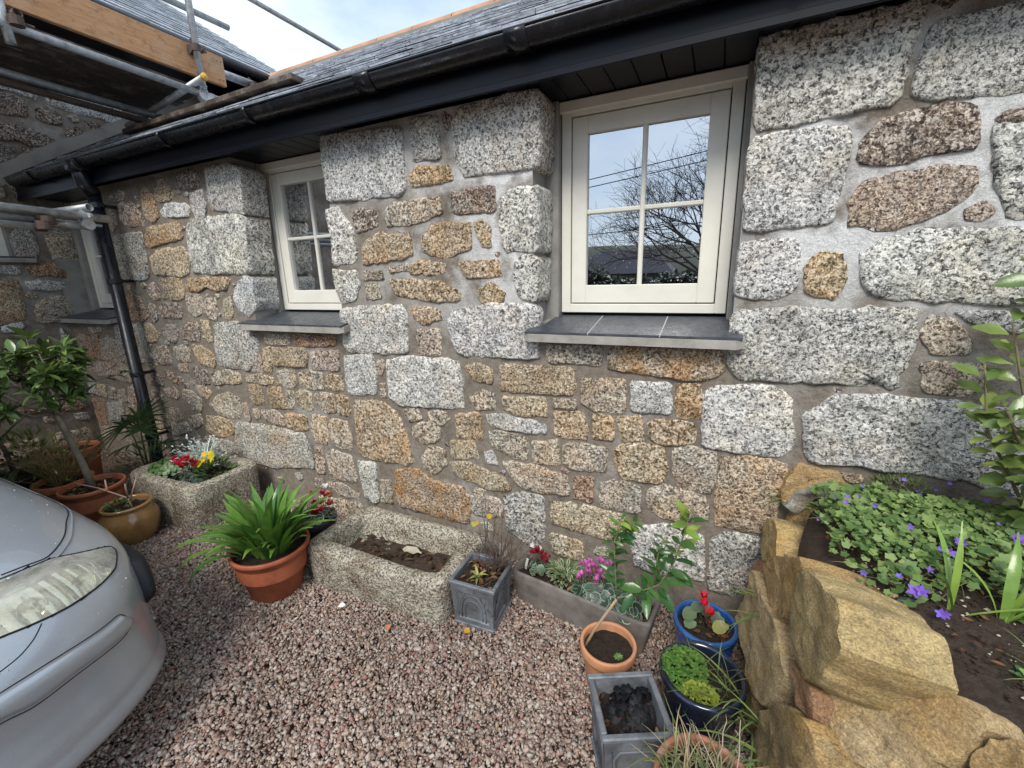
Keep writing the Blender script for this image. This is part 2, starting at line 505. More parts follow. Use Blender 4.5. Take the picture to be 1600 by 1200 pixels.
M = {}
M['granite'] = mat_granite(); M['mortar'] = mat_mortar()
M['cement'] = mat_simple('cement_render', (.27, .26, .24), .9, 7, .35, .5, 50)
M['fillet'] = mat_simple('mortar_fillet', (.25, .23, .205), .9, 6, .25, .4, 40)
M['cream'] = mat_simple('cream_paint', (.76, .735, .65), .40, 5, .09, .15, 60, bdist=.003)
M['cill'] = mat_simple('cast_cill', (.33, .31, .28), .85, 9, .35, .5, 70)
M['grout'] = mat_simple('grout', (.46, .455, .43), .8)
M['slate'] = mat_slate('roof_slate', (.085, .095, .115), (.36, .39, .44), .20)  # pale mottle brightened so the colour itself carries the wet glints
M['tile'] = mat_slate('cill_slate', (.030, .035, .044), (.075, .083, .098), .34)
def mat_black(name, col, rough):
    t = NT(name); c = t.coords(0, (1, 1, .35))
    b = t.mix(t.ramp(t.noise(c, 13, 7, .75), [(.52, 0), (.74, .5)]), col, (.045, .05, .055))
    return t.set(b, t.ramp(t.noise(c, 20, 6, .7), [(.3, rough*.7), (.7, rough*1.9)]), t.bump(t.noise(t.coords(), 5, 3), .12, .02), spec=.5)
M['black'] = mat_black('black_upvc', (.007, .008, .012), .22)
M['fascia'] = mat_simple('black_fascia', (.004, .005, .010), .34, 5, .3, .05, 8, spec=.25)
M['glass'] = mat_glass('window_glass', .55)
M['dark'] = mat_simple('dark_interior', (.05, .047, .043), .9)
M['curtain'] = mat_simple('grey_curtain', (.16, .16, .155), .8, 8, .3)
M['brownwood'] = mat_wood('brown_wardrobe', (.36, .13, .05), (.55, .23, .09))
M['galv'] = mat_simple('galvanised_tube', (.37, .385, .385), .46, 22, .45, .2, 60, .55, .5)
M['rust'] = mat_simple('rusty_steel', (.085, .06, .045), .7, 18, .5, .5, 70, .3)
M['yellowcap'] = mat_simple('yellow_cap', (.62, .36, .04), .6, 40, .3)
M['plank'] = mat_wood('toe_board_timber', (.36, .175, .075), (.56, .33, .175), (40, 3, 40))
M['board'] = mat_wood('weathered_board', (.035, .026, .020), (.085, .062, .047), (40, 3, 40))
M['gravel'] = mat_gravel()
M['ground'] = mat_soil('gravel_bed', (.14, .095, .075), (.28, .205, .165))
M['soil'] = mat_soil('potting_soil')
M['bedsoil'] = mat_soil('bed_soil', (.045, .031, .023), (.125, .090, .066))
M['terracotta'] = mat_terracotta()
M['lead'] = mat_lead(); M['trough'] = mat_trough(); M['rock'] = mat_rock()
M['plaincol'] = mat_simple('plain_coloured', (1, 1, 1), .5, 12, .15, obj=True)
M['glaze'] = mat_simple('ceramic_glaze', (1, 1, 1), .16, 7, .45, .05, 30, obj=True, spec=.6, coat=.4)
M['leaf'] = mat_leaf('leaf'); M['glossleaf'] = mat_leaf('glossy_leaf', .24, .30, .2, .55)
M['mattleaf'] = mat_leaf('matt_leaf', .6, .35, .3, .3)
M['petal'] = mat_leaf('petal', .55, .22, .35, .3)
M['bark'] = mat_simple('bark', (.15, .135, .10), .85, 14, .4, .8, 40, obj=True)
M['car'] = mat_paint_car()
M['rubber'] = mat_simple('black_trim', (.012, .013, .016), .6, 30, .3, spec=.25)
M['chrome'] = mat_simple('reflector', (.75, .74, .66), .16, metal=1.0)
M['lens'] = None
M['terraroof'] = mat_simple('ridge_clay', (.50, .26, .15), .8, 6, .25, .3, 40)
M['stain_metal'] = mat_simple('black_handle', (.01, .01, .01), .4)

def lens_mat():
    t = NT('hazed_headlamp_lens'); c = t.coords()
    hz = t.ramp(t.noise(c, 9, 6, .7, .5), [(.35, .20), (.65, .48)])
    t.set((.78, .76, .66), .08, t.bump(t.noise(c, 30, 3), .08, .004), spec=.6)
    tr = t.node('ShaderNodeBsdfTransparent'); tr.inputs[0].default_value = (.93, .92, .80, 1)
    mx = t.node('ShaderNodeMixShader'); t.link(hz, mx.inputs[0])
    t.link(tr.outputs[0], mx.inputs[1]); t.link(t.b.outputs[0], mx.inputs[2]); t.link(mx.outputs[0], t.out.inputs[0])
    return t.m
M['lens'] = lens_mat()
M['beads'] = mat_simple('rain_water', (.30, .32, .35), .05, spec=.8)
# ------------------------------------------------------------------ survey: stone outlines in metres on their own wall planes
MAIN = [('g', 'j', [(-3.177, 2.361), (-2.941, 2.363), (-2.834, 2.323), (-2.849, 2.049), (-2.992, 2.078), (-3.077, 2.098), (-3.18, 2.107), (-3.187, 2.232)]),
('g', 'j', [(-3.497, 2.015), (-3.43, 2.06), (-2.91, 2.05), (-2.855, 2.03), (-2.878, 1.678), (-3.202, 1.684), (-3.526, 1.704), (-3.512, 1.861)]),
('w', 'j', [(-3.081, 1.567), (-3.029, 1.624), (-2.928, 1.658), (-2.879, 1.65), (-2.881, 1.478), (-2.897, 1.434), (-2.991, 1.382), (-3.061, 1.426), (-3.094, 1.493)]),
('d', '', [(-3.52, 2.35), (-3.373, 2.367), (-3.248, 2.339), (-3.272, 2.268), (-3.41, 2.262), (-3.529, 2.288)]),
('g', '', [(-3.385, 2.225), (-3.245, 2.238), (-3.238, 2.129), (-3.279, 2.063), (-3.373, 2.077), (-3.401, 2.143)]),
('w', '', [(-3.786, 2.147), (-3.704, 2.181), (-3.47, 2.166), (-3.423, 2.138), (-3.45, 2.09), (-3.761, 2.105)]),
('o', '', [(-3.811, 2.296), (-3.654, 2.309), (-3.554, 2.256), (-3.608, 2.218), (-3.761, 2.211), (-3.831, 2.247)]),
('o', '', [(-3.977, 2.313), (-3.89, 2.312), (-3.85, 2.234), (-3.825, 2.121), (-3.915, 2.075), (-4, 2.119), (-4.005, 2.211)]),
('p', '', [(-4.352, 2.234), (-4.239, 2.271), (-4.144, 2.239), (-4.02, 2.105), (-4.051, 2.069), (-4.247, 2.08), (-4.374, 2.116)]),
('p', '', [(-4.444, 2.314), (-4.299, 2.346), (-4.2, 2.321), (-4.258, 2.277), (-4.368, 2.267), (-4.44, 2.289)]),
('p', '', [(-4.513, 2.208), (-4.413, 2.208), (-4.437, 2.089), (-4.533, 2.062), (-4.559, 2.114)]),
('G', '', [(-4.564, 1.998), (-4.402, 2.021), (-4.103, 2.018), (-4.124, 1.713), (-4.16, 1.664), (-4.637, 1.666), (-4.627, 1.831)]),
('o', '', [(-4.093, 1.97), (-4.002, 2.042), (-3.59, 2.051), (-3.569, 1.946), (-3.8, 1.93), (-4.089, 1.906)]),
('y', '', [(-4.053, 1.824), (-3.937, 1.875), (-3.598, 1.881), (-3.54, 1.818), (-3.595, 1.698), (-3.698, 1.677), (-4.063, 1.711)]),
('p', '', [(-3.756, 2.362), (-3.671, 2.37), (-3.648, 2.325), (-3.745, 2.321)]),
('o', '', [(-4.007, 1.647), (-3.835, 1.666), (-3.703, 1.648), (-3.696, 1.594), (-3.725, 1.512), (-3.784, 1.501), (-3.894, 1.509), (-3.935, 1.589)]),
('o', '', [(-3.642, 1.631), (-3.595, 1.653), (-3.364, 1.655), (-3.114, 1.646), (-3.169, 1.579), (-3.269, 1.566), (-3.406, 1.601), (-3.519, 1.569), (-3.632, 1.566)]),
('b', '', [(-3.673, 1.543), (-3.549, 1.557), (-3.477, 1.5), (-3.492, 1.423), (-3.597, 1.375), (-3.67, 1.398), (-3.702, 1.461)]),
('b', '', [(-3.449, 1.507), (-3.336, 1.507), (-3.331, 1.424), (-3.365, 1.355), (-3.455, 1.369), (-3.474, 1.423)]),
('y', '', [(-3.217, 1.499), (-3.157, 1.521), (-3.144, 1.462), (-3.154, 1.388), (-3.221, 1.361), (-3.277, 1.379), (-3.246, 1.44)]),
('p', '', [(-4.194, 1.609), (-4.091, 1.64), (-4.04, 1.583), (-4.039, 1.509), (-4.129, 1.51), (-4.2, 1.56)]),
('r', '', [(-4.538, 1.555), (-4.416, 1.571), (-4.318, 1.502), (-4.265, 1.383), (-4.333, 1.335), (-4.6, 1.344), (-4.581, 1.459)]),
('p', '', [(-4.246, 1.468), (-4.146, 1.468), (-4.144, 1.359), (-4.188, 1.324), (-4.245, 1.358)]),
('p', '', [(-4.08, 1.444), (-3.993, 1.477), (-3.821, 1.477), (-3.774, 1.413), (-3.807, 1.36), (-3.919, 1.367), (-4.061, 1.377)]),
('o', '', [(-4.354, 1.304), (-4.27, 1.314), (-4.212, 1.247), (-4.149, 1.231), (-4.256, 1.158), (-4.393, 1.153), (-4.381, 1.233)]),
('p', '', [(-4.116, 1.258), (-4.048, 1.298), (-3.886, 1.301), (-3.894, 1.239), (-3.952, 1.161), (-4.05, 1.174)]),
('d', '', [(-3.827, 1.265), (-3.753, 1.316), (-3.613, 1.327), (-3.594, 1.264), (-3.626, 1.19), (-3.731, 1.182), (-3.841, 1.207)]),
('y', '', [(-3.568, 1.344), (-3.463, 1.346), (-3.469, 1.267), (-3.459, 1.196), (-3.518, 1.174), (-3.536, 1.233), (-3.57, 1.288)]),
('G', '', [(-4.59, 1.29), (-4.435, 1.302), (-4.4, 1.241), (-4.417, 1.116), (-4.372, 1.027), (-4.412, 0.97), (-4.583, 0.96), (-4.595, 1.127)]),
('p', '', [(-4.352, 1.037), (-4.208, 1.12), (-4.116, 1.12), (-4.067, 0.991), (-4.191, 0.966), (-4.313, 0.976)]),
('b', '', [(-4.014, 1.111), (-3.886, 1.142), (-3.781, 1.117), (-3.811, 1.01), (-3.935, 1.007), (-3.994, 1.047)]),
('o', '', [(-3.744, 1.144), (-3.619, 1.149), (-3.503, 1.098), (-3.47, 1.034), (-3.497, 0.991), (-3.68, 1.005), (-3.714, 1.07)]),
('p', '', [(-3.999, 0.973), (-3.855, 0.988), (-3.861, 0.93), (-3.965, 0.922)]),
('d', '', [(-3.78, 0.956), (-3.716, 0.982), (-3.619, 0.942), (-3.601, 0.85), (-3.696, 0.834), (-3.799, 0.86)]),
('b', '', [(-3.563, 0.887), (-3.497, 0.95), (-3.323, 0.97), (-3.192, 0.955), (-3.206, 0.882), (-3.351, 0.874), (-3.554, 0.849)]),
('G', '', [(-3.393, 1.324), (-3.108, 1.341), (-3.058, 1.271), (-2.931, 1.23), (-2.935, 1.148), (-3.025, 1.068), (-3.073, 0.995), (-3.316, 0.995), (-3.456, 1.019), (-3.427, 1.173)]),
('p', '', [(-3.007, 1.069), (-2.939, 1.133), (-2.928, 1.043), (-2.938, 0.981), (-3.055, 0.984)]),
('o', '', [(-2.886, 1.158), (-2.812, 1.176), (-2.816, 1.079), (-2.841, 0.988), (-2.902, 0.991), (-2.907, 1.074)]),
('d', '', [(-4.603, 0.874), (-4.456, 0.903), (-4.271, 0.842), (-4.277, 0.786), (-4.461, 0.771), (-4.597, 0.808)]),
('d', '', [(-4.198, 0.907), (-4.093, 0.9), (-3.888, 0.809), (-3.91, 0.79), (-4.093, 0.819), (-4.199, 0.866)]),
('p', '', [(-4.577, 0.673), (-4.469, 0.71), (-4.341, 0.705), (-4.345, 0.643), (-4.461, 0.607), (-4.571, 0.625)]),
('p', '', [(-4.288, 0.737), (-4.142, 0.77), (-4.072, 0.711), (-4.116, 0.674), (-4.259, 0.689)]),
('b', '', [(-4.001, 0.762), (-3.866, 0.748), (-3.761, 0.678), (-3.797, 0.589), (-3.916, 0.644), (-4.024, 0.697)]),
('b', '', [(-3.561, 0.741), (-3.402, 0.79), (-3.27, 0.76), (-3.249, 0.679), (-3.303, 0.597), (-3.434, 0.59), (-3.575, 0.609), (-3.669, 0.66)]),
('o', '', [(-3.736, 0.56), (-3.574, 0.57), (-3.408, 0.546), (-3.415, 0.453), (-3.628, 0.392), (-3.773, 0.423)]),
('b', '', [(-3.835, 0.364), (-3.606, 0.373), (-3.444, 0.373), (-3.452, 0.278), (-3.665, 0.272), (-3.844, 0.292)]),
('b', '', [(-4.264, 0.57), (-4.15, 0.582), (-4.085, 0.505), (-4.201, 0.444), (-4.278, 0.492)]),
('b', '', [(-3.999, 0.524), (-3.813, 0.564), (-3.808, 0.492), (-3.912, 0.442), (-4.008, 0.458)]),
('b', '', [(-4.51, 0.485), (-4.333, 0.515), (-4.325, 0.409), (-4.515, 0.345), (-4.544, 0.401)]),
('b', '', [(-4.292, 0.432), (-4.039, 0.464), (-4.003, 0.393), (-4.313, 0.312)]),
('b', '', [(-4.578, 0.317), (-4.362, 0.355), (-4.373, 0.284), (-4.548, 0.219)]),
('b', '', [(-3.808, 0.813), (-3.688, 0.816), (-3.592, 0.772), (-3.663, 0.722), (-3.762, 0.739)]),
('G', '', [(-3.377, 0.528), (-3.317, 0.557), (-2.903, 0.571), (-2.589, 0.548), (-2.56, 0.481), (-2.555, 0.402), (-2.538, 0.3), (-2.73, 0.283), (-2.934, 0.24), (-3.164, 0.235), (-3.321, 0.262), (-3.421, 0.328)]),
('o', '', [(-2.797, 1.165), (-2.455, 1.181), (-2.442, 1.145), (-2.47, 1.055), (-2.607, 1.054), (-2.818, 1.049)]),
('p', '', [(-2.414, 1.161), (-2.163, 1.177), (-2.168, 1.053), (-2.411, 1.044)]),
('b', '', [(-2.866, 1.272), (-2.594, 1.26), (-2.608, 1.196), (-2.861, 1.201)]),
('r', '', [(-2.568, 1.266), (-2.165, 1.273), (-2.171, 1.218), (-2.534, 1.199)]),
('y', '', [(-3.135, 0.95), (-2.956, 0.963), (-2.825, 0.949), (-2.829, 0.907), (-2.971, 0.903), (-3.147, 0.905)]),
('b', '', [(-2.781, 0.998), (-2.69, 1.019), (-2.598, 1.011), (-2.594, 0.93), (-2.642, 0.9), (-2.759, 0.905)]),
('b', '', [(-2.559, 0.999), (-2.514, 1.02), (-2.327, 1.022), (-2.338, 0.911), (-2.437, 0.903), (-2.546, 0.912)]),
('o', '', [(-2.304, 0.996), (-2.262, 1.016), (-2.153, 1.01), (-2.158, 0.923), (-2.242, 0.916), (-2.315, 0.935)]),
('o', '', [(-3.121, 0.871), (-2.987, 0.886), (-2.977, 0.74), (-3.086, 0.729), (-3.122, 0.774)]),
('o', '', [(-2.916, 0.873), (-2.774, 0.885), (-2.757, 0.817), (-2.737, 0.734), (-2.901, 0.724), (-2.918, 0.794)]),
('b', '', [(-2.708, 0.868), (-2.648, 0.873), (-2.655, 0.743), (-2.721, 0.736)]),
('y', '', [(-2.614, 0.861), (-2.562, 0.888), (-2.463, 0.875), (-2.466, 0.756), (-2.51, 0.736), (-2.608, 0.763)]),
('b', '', [(-2.43, 0.863), (-2.403, 0.876), (-2.248, 0.88), (-2.255, 0.76), (-2.357, 0.753), (-2.416, 0.805)]),
('o', '', [(-2.229, 0.875), (-2.173, 0.883), (-2.122, 0.864), (-2.119, 0.765), (-2.15, 0.743), (-2.232, 0.752)]),
('p', '', [(-3.247, 0.721), (-3.196, 0.726), (-3.162, 0.622), (-3.187, 0.577), (-3.226, 0.614)]),
('b', '', [(-3.132, 0.683), (-3.058, 0.699), (-3.051, 0.635), (-3.092, 0.605)]),
('p', '', [(-3.032, 0.686), (-2.883, 0.702), (-2.803, 0.664), (-2.783, 0.602), (-2.907, 0.603), (-2.994, 0.617)]),
('o', '', [(-2.759, 0.684), (-2.729, 0.7), (-2.539, 0.694), (-2.543, 0.594), (-2.667, 0.585), (-2.772, 0.604)]),
('o', '', [(-2.502, 0.699), (-2.443, 0.717), (-2.355, 0.708), (-2.369, 0.548), (-2.38, 0.516), (-2.491, 0.515), (-2.506, 0.598)]),
('b', '', [(-2.329, 0.689), (-2.287, 0.709), (-2.156, 0.703), (-2.145, 0.565), (-2.159, 0.507), (-2.302, 0.512), (-2.328, 0.584)]),
('b', '', [(-2.499, 0.475), (-2.436, 0.484), (-2.438, 0.277), (-2.507, 0.269)]),
('b', '', [(-2.394, 0.436), (-2.337, 0.476), (-2.157, 0.458), (-2.139, 0.301), (-2.148, 0.268), (-2.304, 0.262), (-2.389, 0.294)]),
('t', '', [(-2.074, 0.86), (-1.831, 0.87), (-1.736, 0.81), (-1.682, 0.69), (-1.634, 0.511), (-1.688, 0.481), (-2.009, 0.473), (-2.083, 0.484), (-2.084, 0.667)]),
('g', '', [(-2.099, 0.434), (-1.956, 0.451), (-1.957, 0.16), (-2.035, 0.143), (-2.081, 0.231)]),
('b', '', [(-1.927, 0.325), (-1.843, 0.34), (-1.845, 0.168), (-1.928, 0.166)]),
('t', '', [(-1.781, 0.42), (-1.607, 0.458), (-1.482, 0.394), (-1.281, 0.404), (-1.226, 0.317), (-1.265, 0.164), (-1.584, 0.164), (-1.79, 0.18), (-1.814, 0.284)]),
('b', '', [(-2.44, 0.211), (-2.281, 0.225), (-2.128, 0.173), (-2.152, 0.143), (-2.377, 0.147)]),
('p', '', [(-2.553, 0.224), (-2.469, 0.231), (-2.459, 0.165), (-2.567, 0.152)]),
('b', '', [(-2.539, 0.088), (-2.138, 0.105), (-2.061, 0.097), (-2.235, -0.001), (-2.52, -0.049)]),
('g', '', [(-2.091, 1.445), (-1.615, 1.459), (-1.597, 1.417), (-1.605, 1.193), (-2.052, 1.178), (-2.102, 1.21)]),
('o', '', [(-1.556, 1.442), (-1.466, 1.454), (-1.361, 1.431), (-1.357, 1.396), (-1.475, 1.365), (-1.546, 1.394)]),
('p', '', [(-1.53, 1.327), (-1.376, 1.331), (-1.38, 1.192), (-1.521, 1.191)]),
('g', '', [(-1.32, 1.378), (-1.269, 1.437), (-1.05, 1.469), (-0.799, 1.463), (-0.79, 1.202), (-0.922, 1.201), (-1.27, 1.209)]),
('g', '', [(-2.113, 1.141), (-1.878, 1.166), (-1.865, 1.073), (-1.885, 0.92), (-2.114, 0.899), (-2.124, 1.013)]),
('p', '', [(-1.848, 1.135), (-1.805, 1.144), (-1.795, 1.091), (-1.827, 1.035), (-1.849, 1.061)]),
('b', '', [(-1.841, 0.993), (-1.807, 0.996), (-1.807, 0.9), (-1.845, 0.896)]),
('g', '', [(-1.773, 1.132), (-1.647, 1.165), (-1.275, 1.161), (-1.247, 1.053), (-1.25, 0.897), (-1.519, 0.881), (-1.696, 0.87), (-1.774, 0.917)]),
('o', '', [(-1.222, 1.128), (-1.152, 1.156), (-1.049, 1.128), (-1.065, 1.055), (-1.171, 1.065)]),
('b', '', [(-1.204, 0.958), (-1.12, 1.009), (-1.054, 0.996), (-1.051, 0.912), (-1.166, 0.899)]),
('b', '', [(-1.684, 0.83), (-1.568, 0.856), (-1.541, 0.805), (-1.641, 0.772)]),
('b', '', [(-1.492, 0.837), (-1.398, 0.868), (-1.349, 0.827), (-1.405, 0.781), (-1.496, 0.783)]),
('b', '', [(-1.629, 0.725), (-1.529, 0.772), (-1.421, 0.766), (-1.427, 0.684), (-1.525, 0.642), (-1.619, 0.671)]),
('b', '', [(-1.566, 0.537), (-1.51, 0.623), (-1.402, 0.619), (-1.394, 0.524), (-1.494, 0.449), (-1.555, 0.482)]),
('o', '', [(-1.304, 0.851), (-1.15, 0.876), (-1.134, 0.726), (-1.304, 0.717)]),
('y', '', [(-1.349, 0.68), (-1.191, 0.703), (-1.163, 0.61), (-1.348, 0.58)]),
('g', '', [(-1.104, 0.867), (-1.028, 0.883), (-0.751, 0.854), (-0.758, 0.81), (-0.927, 0.811), (-1.083, 0.819)]),
('b', '', [(-1.093, 0.768), (-1.001, 0.787), (-0.863, 0.764), (-0.866, 0.651), (-0.961, 0.65), (-1.065, 0.692)]),
('g', '', [(-1.122, 0.647), (-1.082, 0.668), (-1.039, 0.586), (-1.117, 0.588)]),
('y', '', [(-1.367, 0.546), (-1.247, 0.566), (-1.01, 0.516), (-0.959, 0.451), (-1.076, 0.428), (-1.337, 0.48)]),
('b', '', [(-1.015, 0.608), (-0.83, 0.621), (-0.638, 0.585), (-0.626, 0.482), (-0.804, 0.467), (-0.935, 0.501)]),
('o', '', [(-1.014, 1.159), (-0.603, 1.162), (-0.599, 1.039), (-0.824, 1.025), (-1.015, 1.021)]),
('y', '', [(-1.002, 0.982), (-0.75, 0.999), (-0.751, 0.907), (-0.925, 0.894), (-0.996, 0.934)]),
('b', '', [(-0.717, 0.996), (-0.595, 1.004), (-0.591, 0.97), (-0.715, 0.964)]),
('b', '', [(-0.566, 1.116), (-0.367, 1.125), (-0.356, 0.971), (-0.515, 0.966), (-0.564, 1.005)]),
('g', '', [(-0.333, 1.122), (-0.157, 1.119), (-0.154, 0.988), (-0.328, 0.986)]),
('o', '', [(-0.132, 1.127), (-0.047, 1.128), (-0.032, 0.979), (-0.127, 0.974)]),
('b', '', [(-0.755, 1.27), (-0.468, 1.282), (-0.466, 1.195), (-0.742, 1.196)]),
('t', '', [(-0.445, 1.277), (0.036, 1.282), (0.039, 1.183), (-0.015, 1.152), (-0.27, 1.167), (-0.448, 1.178)]),
('w', '', [(-0.02, 1.092), (0.025, 1.129), (0.248, 1.142), (0.292, 1.09), (0.317, 0.893), (0.287, 0.858), (0.152, 0.846), (-0.013, 0.855)]),
('o', '', [(-0.711, 0.932), (-0.564, 0.948), (-0.537, 0.868), (-0.543, 0.809), (-0.705, 0.807)]),
('o', '', [(-0.502, 0.942), (-0.413, 0.946), (-0.409, 0.822), (-0.506, 0.815)]),
('o', '', [(-0.389, 0.937), (-0.282, 0.956), (-0.271, 0.841), (-0.368, 0.828)]),
('o', '', [(-0.248, 0.936), (-0.216, 0.951), (-0.049, 0.948), (-0.048, 0.861), (-0.178, 0.837), (-0.239, 0.858)]),
('b', '', [(-0.835, 0.747), (-0.691, 0.784), (-0.685, 0.646), (-0.83, 0.636)]),
('b', '', [(-0.658, 0.76), (-0.612, 0.78), (-0.437, 0.773), (-0.44, 0.655), (-0.598, 0.64), (-0.658, 0.658)]),
('o', '', [(-0.39, 0.793), (-0.344, 0.812), (-0.177, 0.819), (-0.154, 0.699), (-0.178, 0.645), (-0.361, 0.636), (-0.389, 0.696)]),
('b', '', [(-0.129, 0.82), (-0.062, 0.842), (0.039, 0.828), (0.053, 0.713), (0.035, 0.631), (-0.091, 0.636), (-0.122, 0.705)]),
('r', '', [(-0.598, 0.592), (-0.508, 0.609), (-0.503, 0.466), (-0.597, 0.474)]),
('b', '', [(-0.467, 0.583), (-0.384, 0.612), (-0.272, 0.594), (-0.266, 0.463), (-0.454, 0.462)]),
('b', '', [(-0.234, 0.595), (-0.166, 0.628), (0.021, 0.609), (0.035, 0.488), (-0.101, 0.462), (-0.221, 0.493)]),
('y', '', [(-0.726, 0.418), (-0.557, 0.44), (-0.336, 0.427), (-0.325, 0.305), (-0.437, 0.276), (-0.609, 0.291), (-0.727, 0.307)]),
('y', '', [(-0.737, 0.229), (-0.554, 0.223), (-0.539, 0.115), (-0.72, 0.118)]),
('g', '', [(-0.297, 0.367), (-0.144, 0.432), (0.02, 0.407), (0.043, 0.175), (-0.175, 0.15), (-0.284, 0.174)]),
('t', '', [(0.07, 0.81), (0.144, 0.833), (0.317, 0.817), (0.296, 0.689), (0.29, 0.477), (0.196, 0.477), (0.071, 0.484), (0.062, 0.666)]),
('G', '', [(0.063, 0.393), (0.11, 0.449), (0.246, 0.453), (0.282, 0.376), (0.272, 0.182), (0.157, 0.131), (0.067, 0.142)]),
('G', '', [(-1.007, 0.396), (-0.907, 0.447), (-0.776, 0.444), (-0.771, 0.174), (-0.838, 0.109), (-0.99, 0.196)]),
('b', '', [(-1.25, 0.377), (-1.159, 0.372), (-1.031, 0.367), (-1.022, 0.268), (-1.216, 0.239)]),
('y', '', [(-1.198, 0.411), (-1.125, 0.41), (-1.142, 0.38), (-1.208, 0.386)]),
('g', 'j', [(-2.096, 2.392), (-1.679, 2.371), (-1.523, 2.358), (-1.53, 2.076), (-1.565, 2.045), (-2.098, 2.055), (-2.096, 2.224)]),
('g', '', [(-1.459, 2.391), (-1.309, 2.372), (-1.306, 2.185), (-1.464, 2.189)]),
('g', 'j', [(-1.22, 2.335), (-1.174, 2.382), (-0.937, 2.392), (-0.777, 2.392), (-0.781, 2.08), (-0.981, 2.087), (-1.174, 2.09), (-1.215, 2.195)]),
('o', '', [(-1.494, 2.119), (-1.459, 2.16), (-1.249, 2.14), (-1.237, 2.084), (-1.491, 2.076)]),
('d', '', [(-1.251, 2.014), (-1.013, 2.033), (-1.002, 1.925), (-1.223, 1.915), (-1.249, 1.952)]),
('b', '', [(-1.68, 1.971), (-1.61, 2.001), (-1.317, 2.003), (-1.315, 1.94), (-1.462, 1.899), (-1.672, 1.896)]),
('d', '', [(-1.922, 1.965), (-1.848, 2), (-1.74, 1.963), (-1.739, 1.907), (-1.894, 1.873)]),
('g', 'j', [(-2.115, 2.014), (-2.027, 2.026), (-1.935, 1.902), (-1.925, 1.729), (-1.946, 1.71), (-2.101, 1.702), (-2.094, 1.859)]),
('o', '', [(-1.878, 1.793), (-1.745, 1.857), (-1.523, 1.837), (-1.517, 1.737), (-1.643, 1.717), (-1.874, 1.7)]),
('o', '', [(-1.455, 1.808), (-1.372, 1.88), (-1.148, 1.87), (-1.151, 1.756), (-1.34, 1.711), (-1.452, 1.759)]),
('y', '', [(-1.125, 1.868), (-1.079, 1.885), (-1.042, 1.829), (-1.045, 1.756), (-1.085, 1.758)]),
('g', 'j', [(-0.976, 1.963), (-0.917, 2.005), (-0.788, 2.005), (-0.791, 1.72), (-0.96, 1.726), (-0.98, 1.854)]),
('g', 'j', [(-0.91, 1.657), (-0.875, 1.701), (-0.795, 1.691), (-0.801, 1.482), (-0.89, 1.504), (-0.908, 1.581)]),
('b', '', [(-1.697, 1.668), (-1.563, 1.686), (-1.561, 1.663), (-1.685, 1.654)]),
('o', '', [(-1.552, 1.669), (-1.481, 1.696), (-1.312, 1.68), (-1.308, 1.643), (-1.544, 1.635)]),
('o', '', [(-1.238, 1.677), (-1.001, 1.685), (-0.983, 1.616), (-1.185, 1.609)]),
('o', '', [(-1.691, 1.602), (-1.491, 1.597), (-1.335, 1.582), (-1.234, 1.524), (-1.236, 1.487), (-1.436, 1.494), (-1.665, 1.528)]),
('b', '', [(-1.88, 1.653), (-1.737, 1.649), (-1.733, 1.616), (-1.886, 1.617)]),
('b', '', [(-1.882, 1.578), (-1.78, 1.59), (-1.765, 1.502), (-1.883, 1.502)]),
('o', '', [(-1.117, 1.536), (-1.046, 1.574), (-0.973, 1.528), (-0.974, 1.487), (-1.106, 1.487)]),
('g', 'j', [(-2.127, 1.667), (-1.934, 1.664), (-1.926, 1.593), (-1.969, 1.495), (-2.08, 1.474), (-2.114, 1.568)]),
('d', '', [(-1.266, 2.381), (-1.227, 2.354), (-1.252, 2.295), (-1.271, 2.319)]),
('g', 'j', [(0.067, 2.251), (0.062, 2.392), (0.082, 2.392), (0.265, 2.392), (0.392, 2.392), (0.51, 2.392), (0.502, 2.359), (0.482, 2.267), (0.473, 2.131), (0.381, 2.117), (0.073, 2.101)]),
('d', '', [(0.524, 2.39), (0.555, 2.392), (0.592, 2.39), (0.562, 2.361)]),
('g', '', [(0.512, 2.132), (0.529, 2.305), (0.554, 2.333), (0.681, 2.329), (0.76, 2.335), (0.83, 2.102), (0.72, 2.109), (0.589, 2.118)]),
('g', 'j', [(0.063, 2.077), (0.351, 2.075), (0.362, 2.018), (0.351, 1.856), (0.348, 1.762), (0.072, 1.754), (0.064, 1.884)]),
('d', '', [(0.399, 2.013), (0.448, 2.075), (0.581, 2.091), (0.673, 2.079), (0.693, 1.964), (0.608, 1.961), (0.514, 1.943), (0.395, 1.958)]),
('p', '', [(0.396, 1.818), (0.419, 1.89), (0.604, 1.909), (0.698, 1.897), (0.712, 1.851), (0.656, 1.779), (0.531, 1.736), (0.401, 1.749)]),
('p', '', [(0.701, 1.775), (0.733, 1.803), (0.77, 1.762), (0.762, 1.739), (0.703, 1.744)]),
('g', '', [(0.726, 2.01), (0.82, 2.016), (0.9, 1.736), (0.808, 1.743), (0.767, 1.845)]),
('p', '', [(0.728, 2.032), (0.747, 2.049), (0.814, 2.048), (0.819, 2.022), (0.747, 2.021)]),
('g', 'j', [(0.063, 1.708), (0.235, 1.716), (0.258, 1.66), (0.256, 1.529), (0.201, 1.496), (0.063, 1.502)]),
('o', '', [(0.283, 1.613), (0.322, 1.657), (0.384, 1.654), (0.411, 1.564), (0.389, 1.495), (0.298, 1.519)]),
('g', '', [(0.452, 1.643), (0.496, 1.692), (0.601, 1.719), (0.73, 1.71), (0.909, 1.691), (0.947, 1.489), (0.831, 1.481), (0.67, 1.49), (0.493, 1.508), (0.462, 1.572)]),
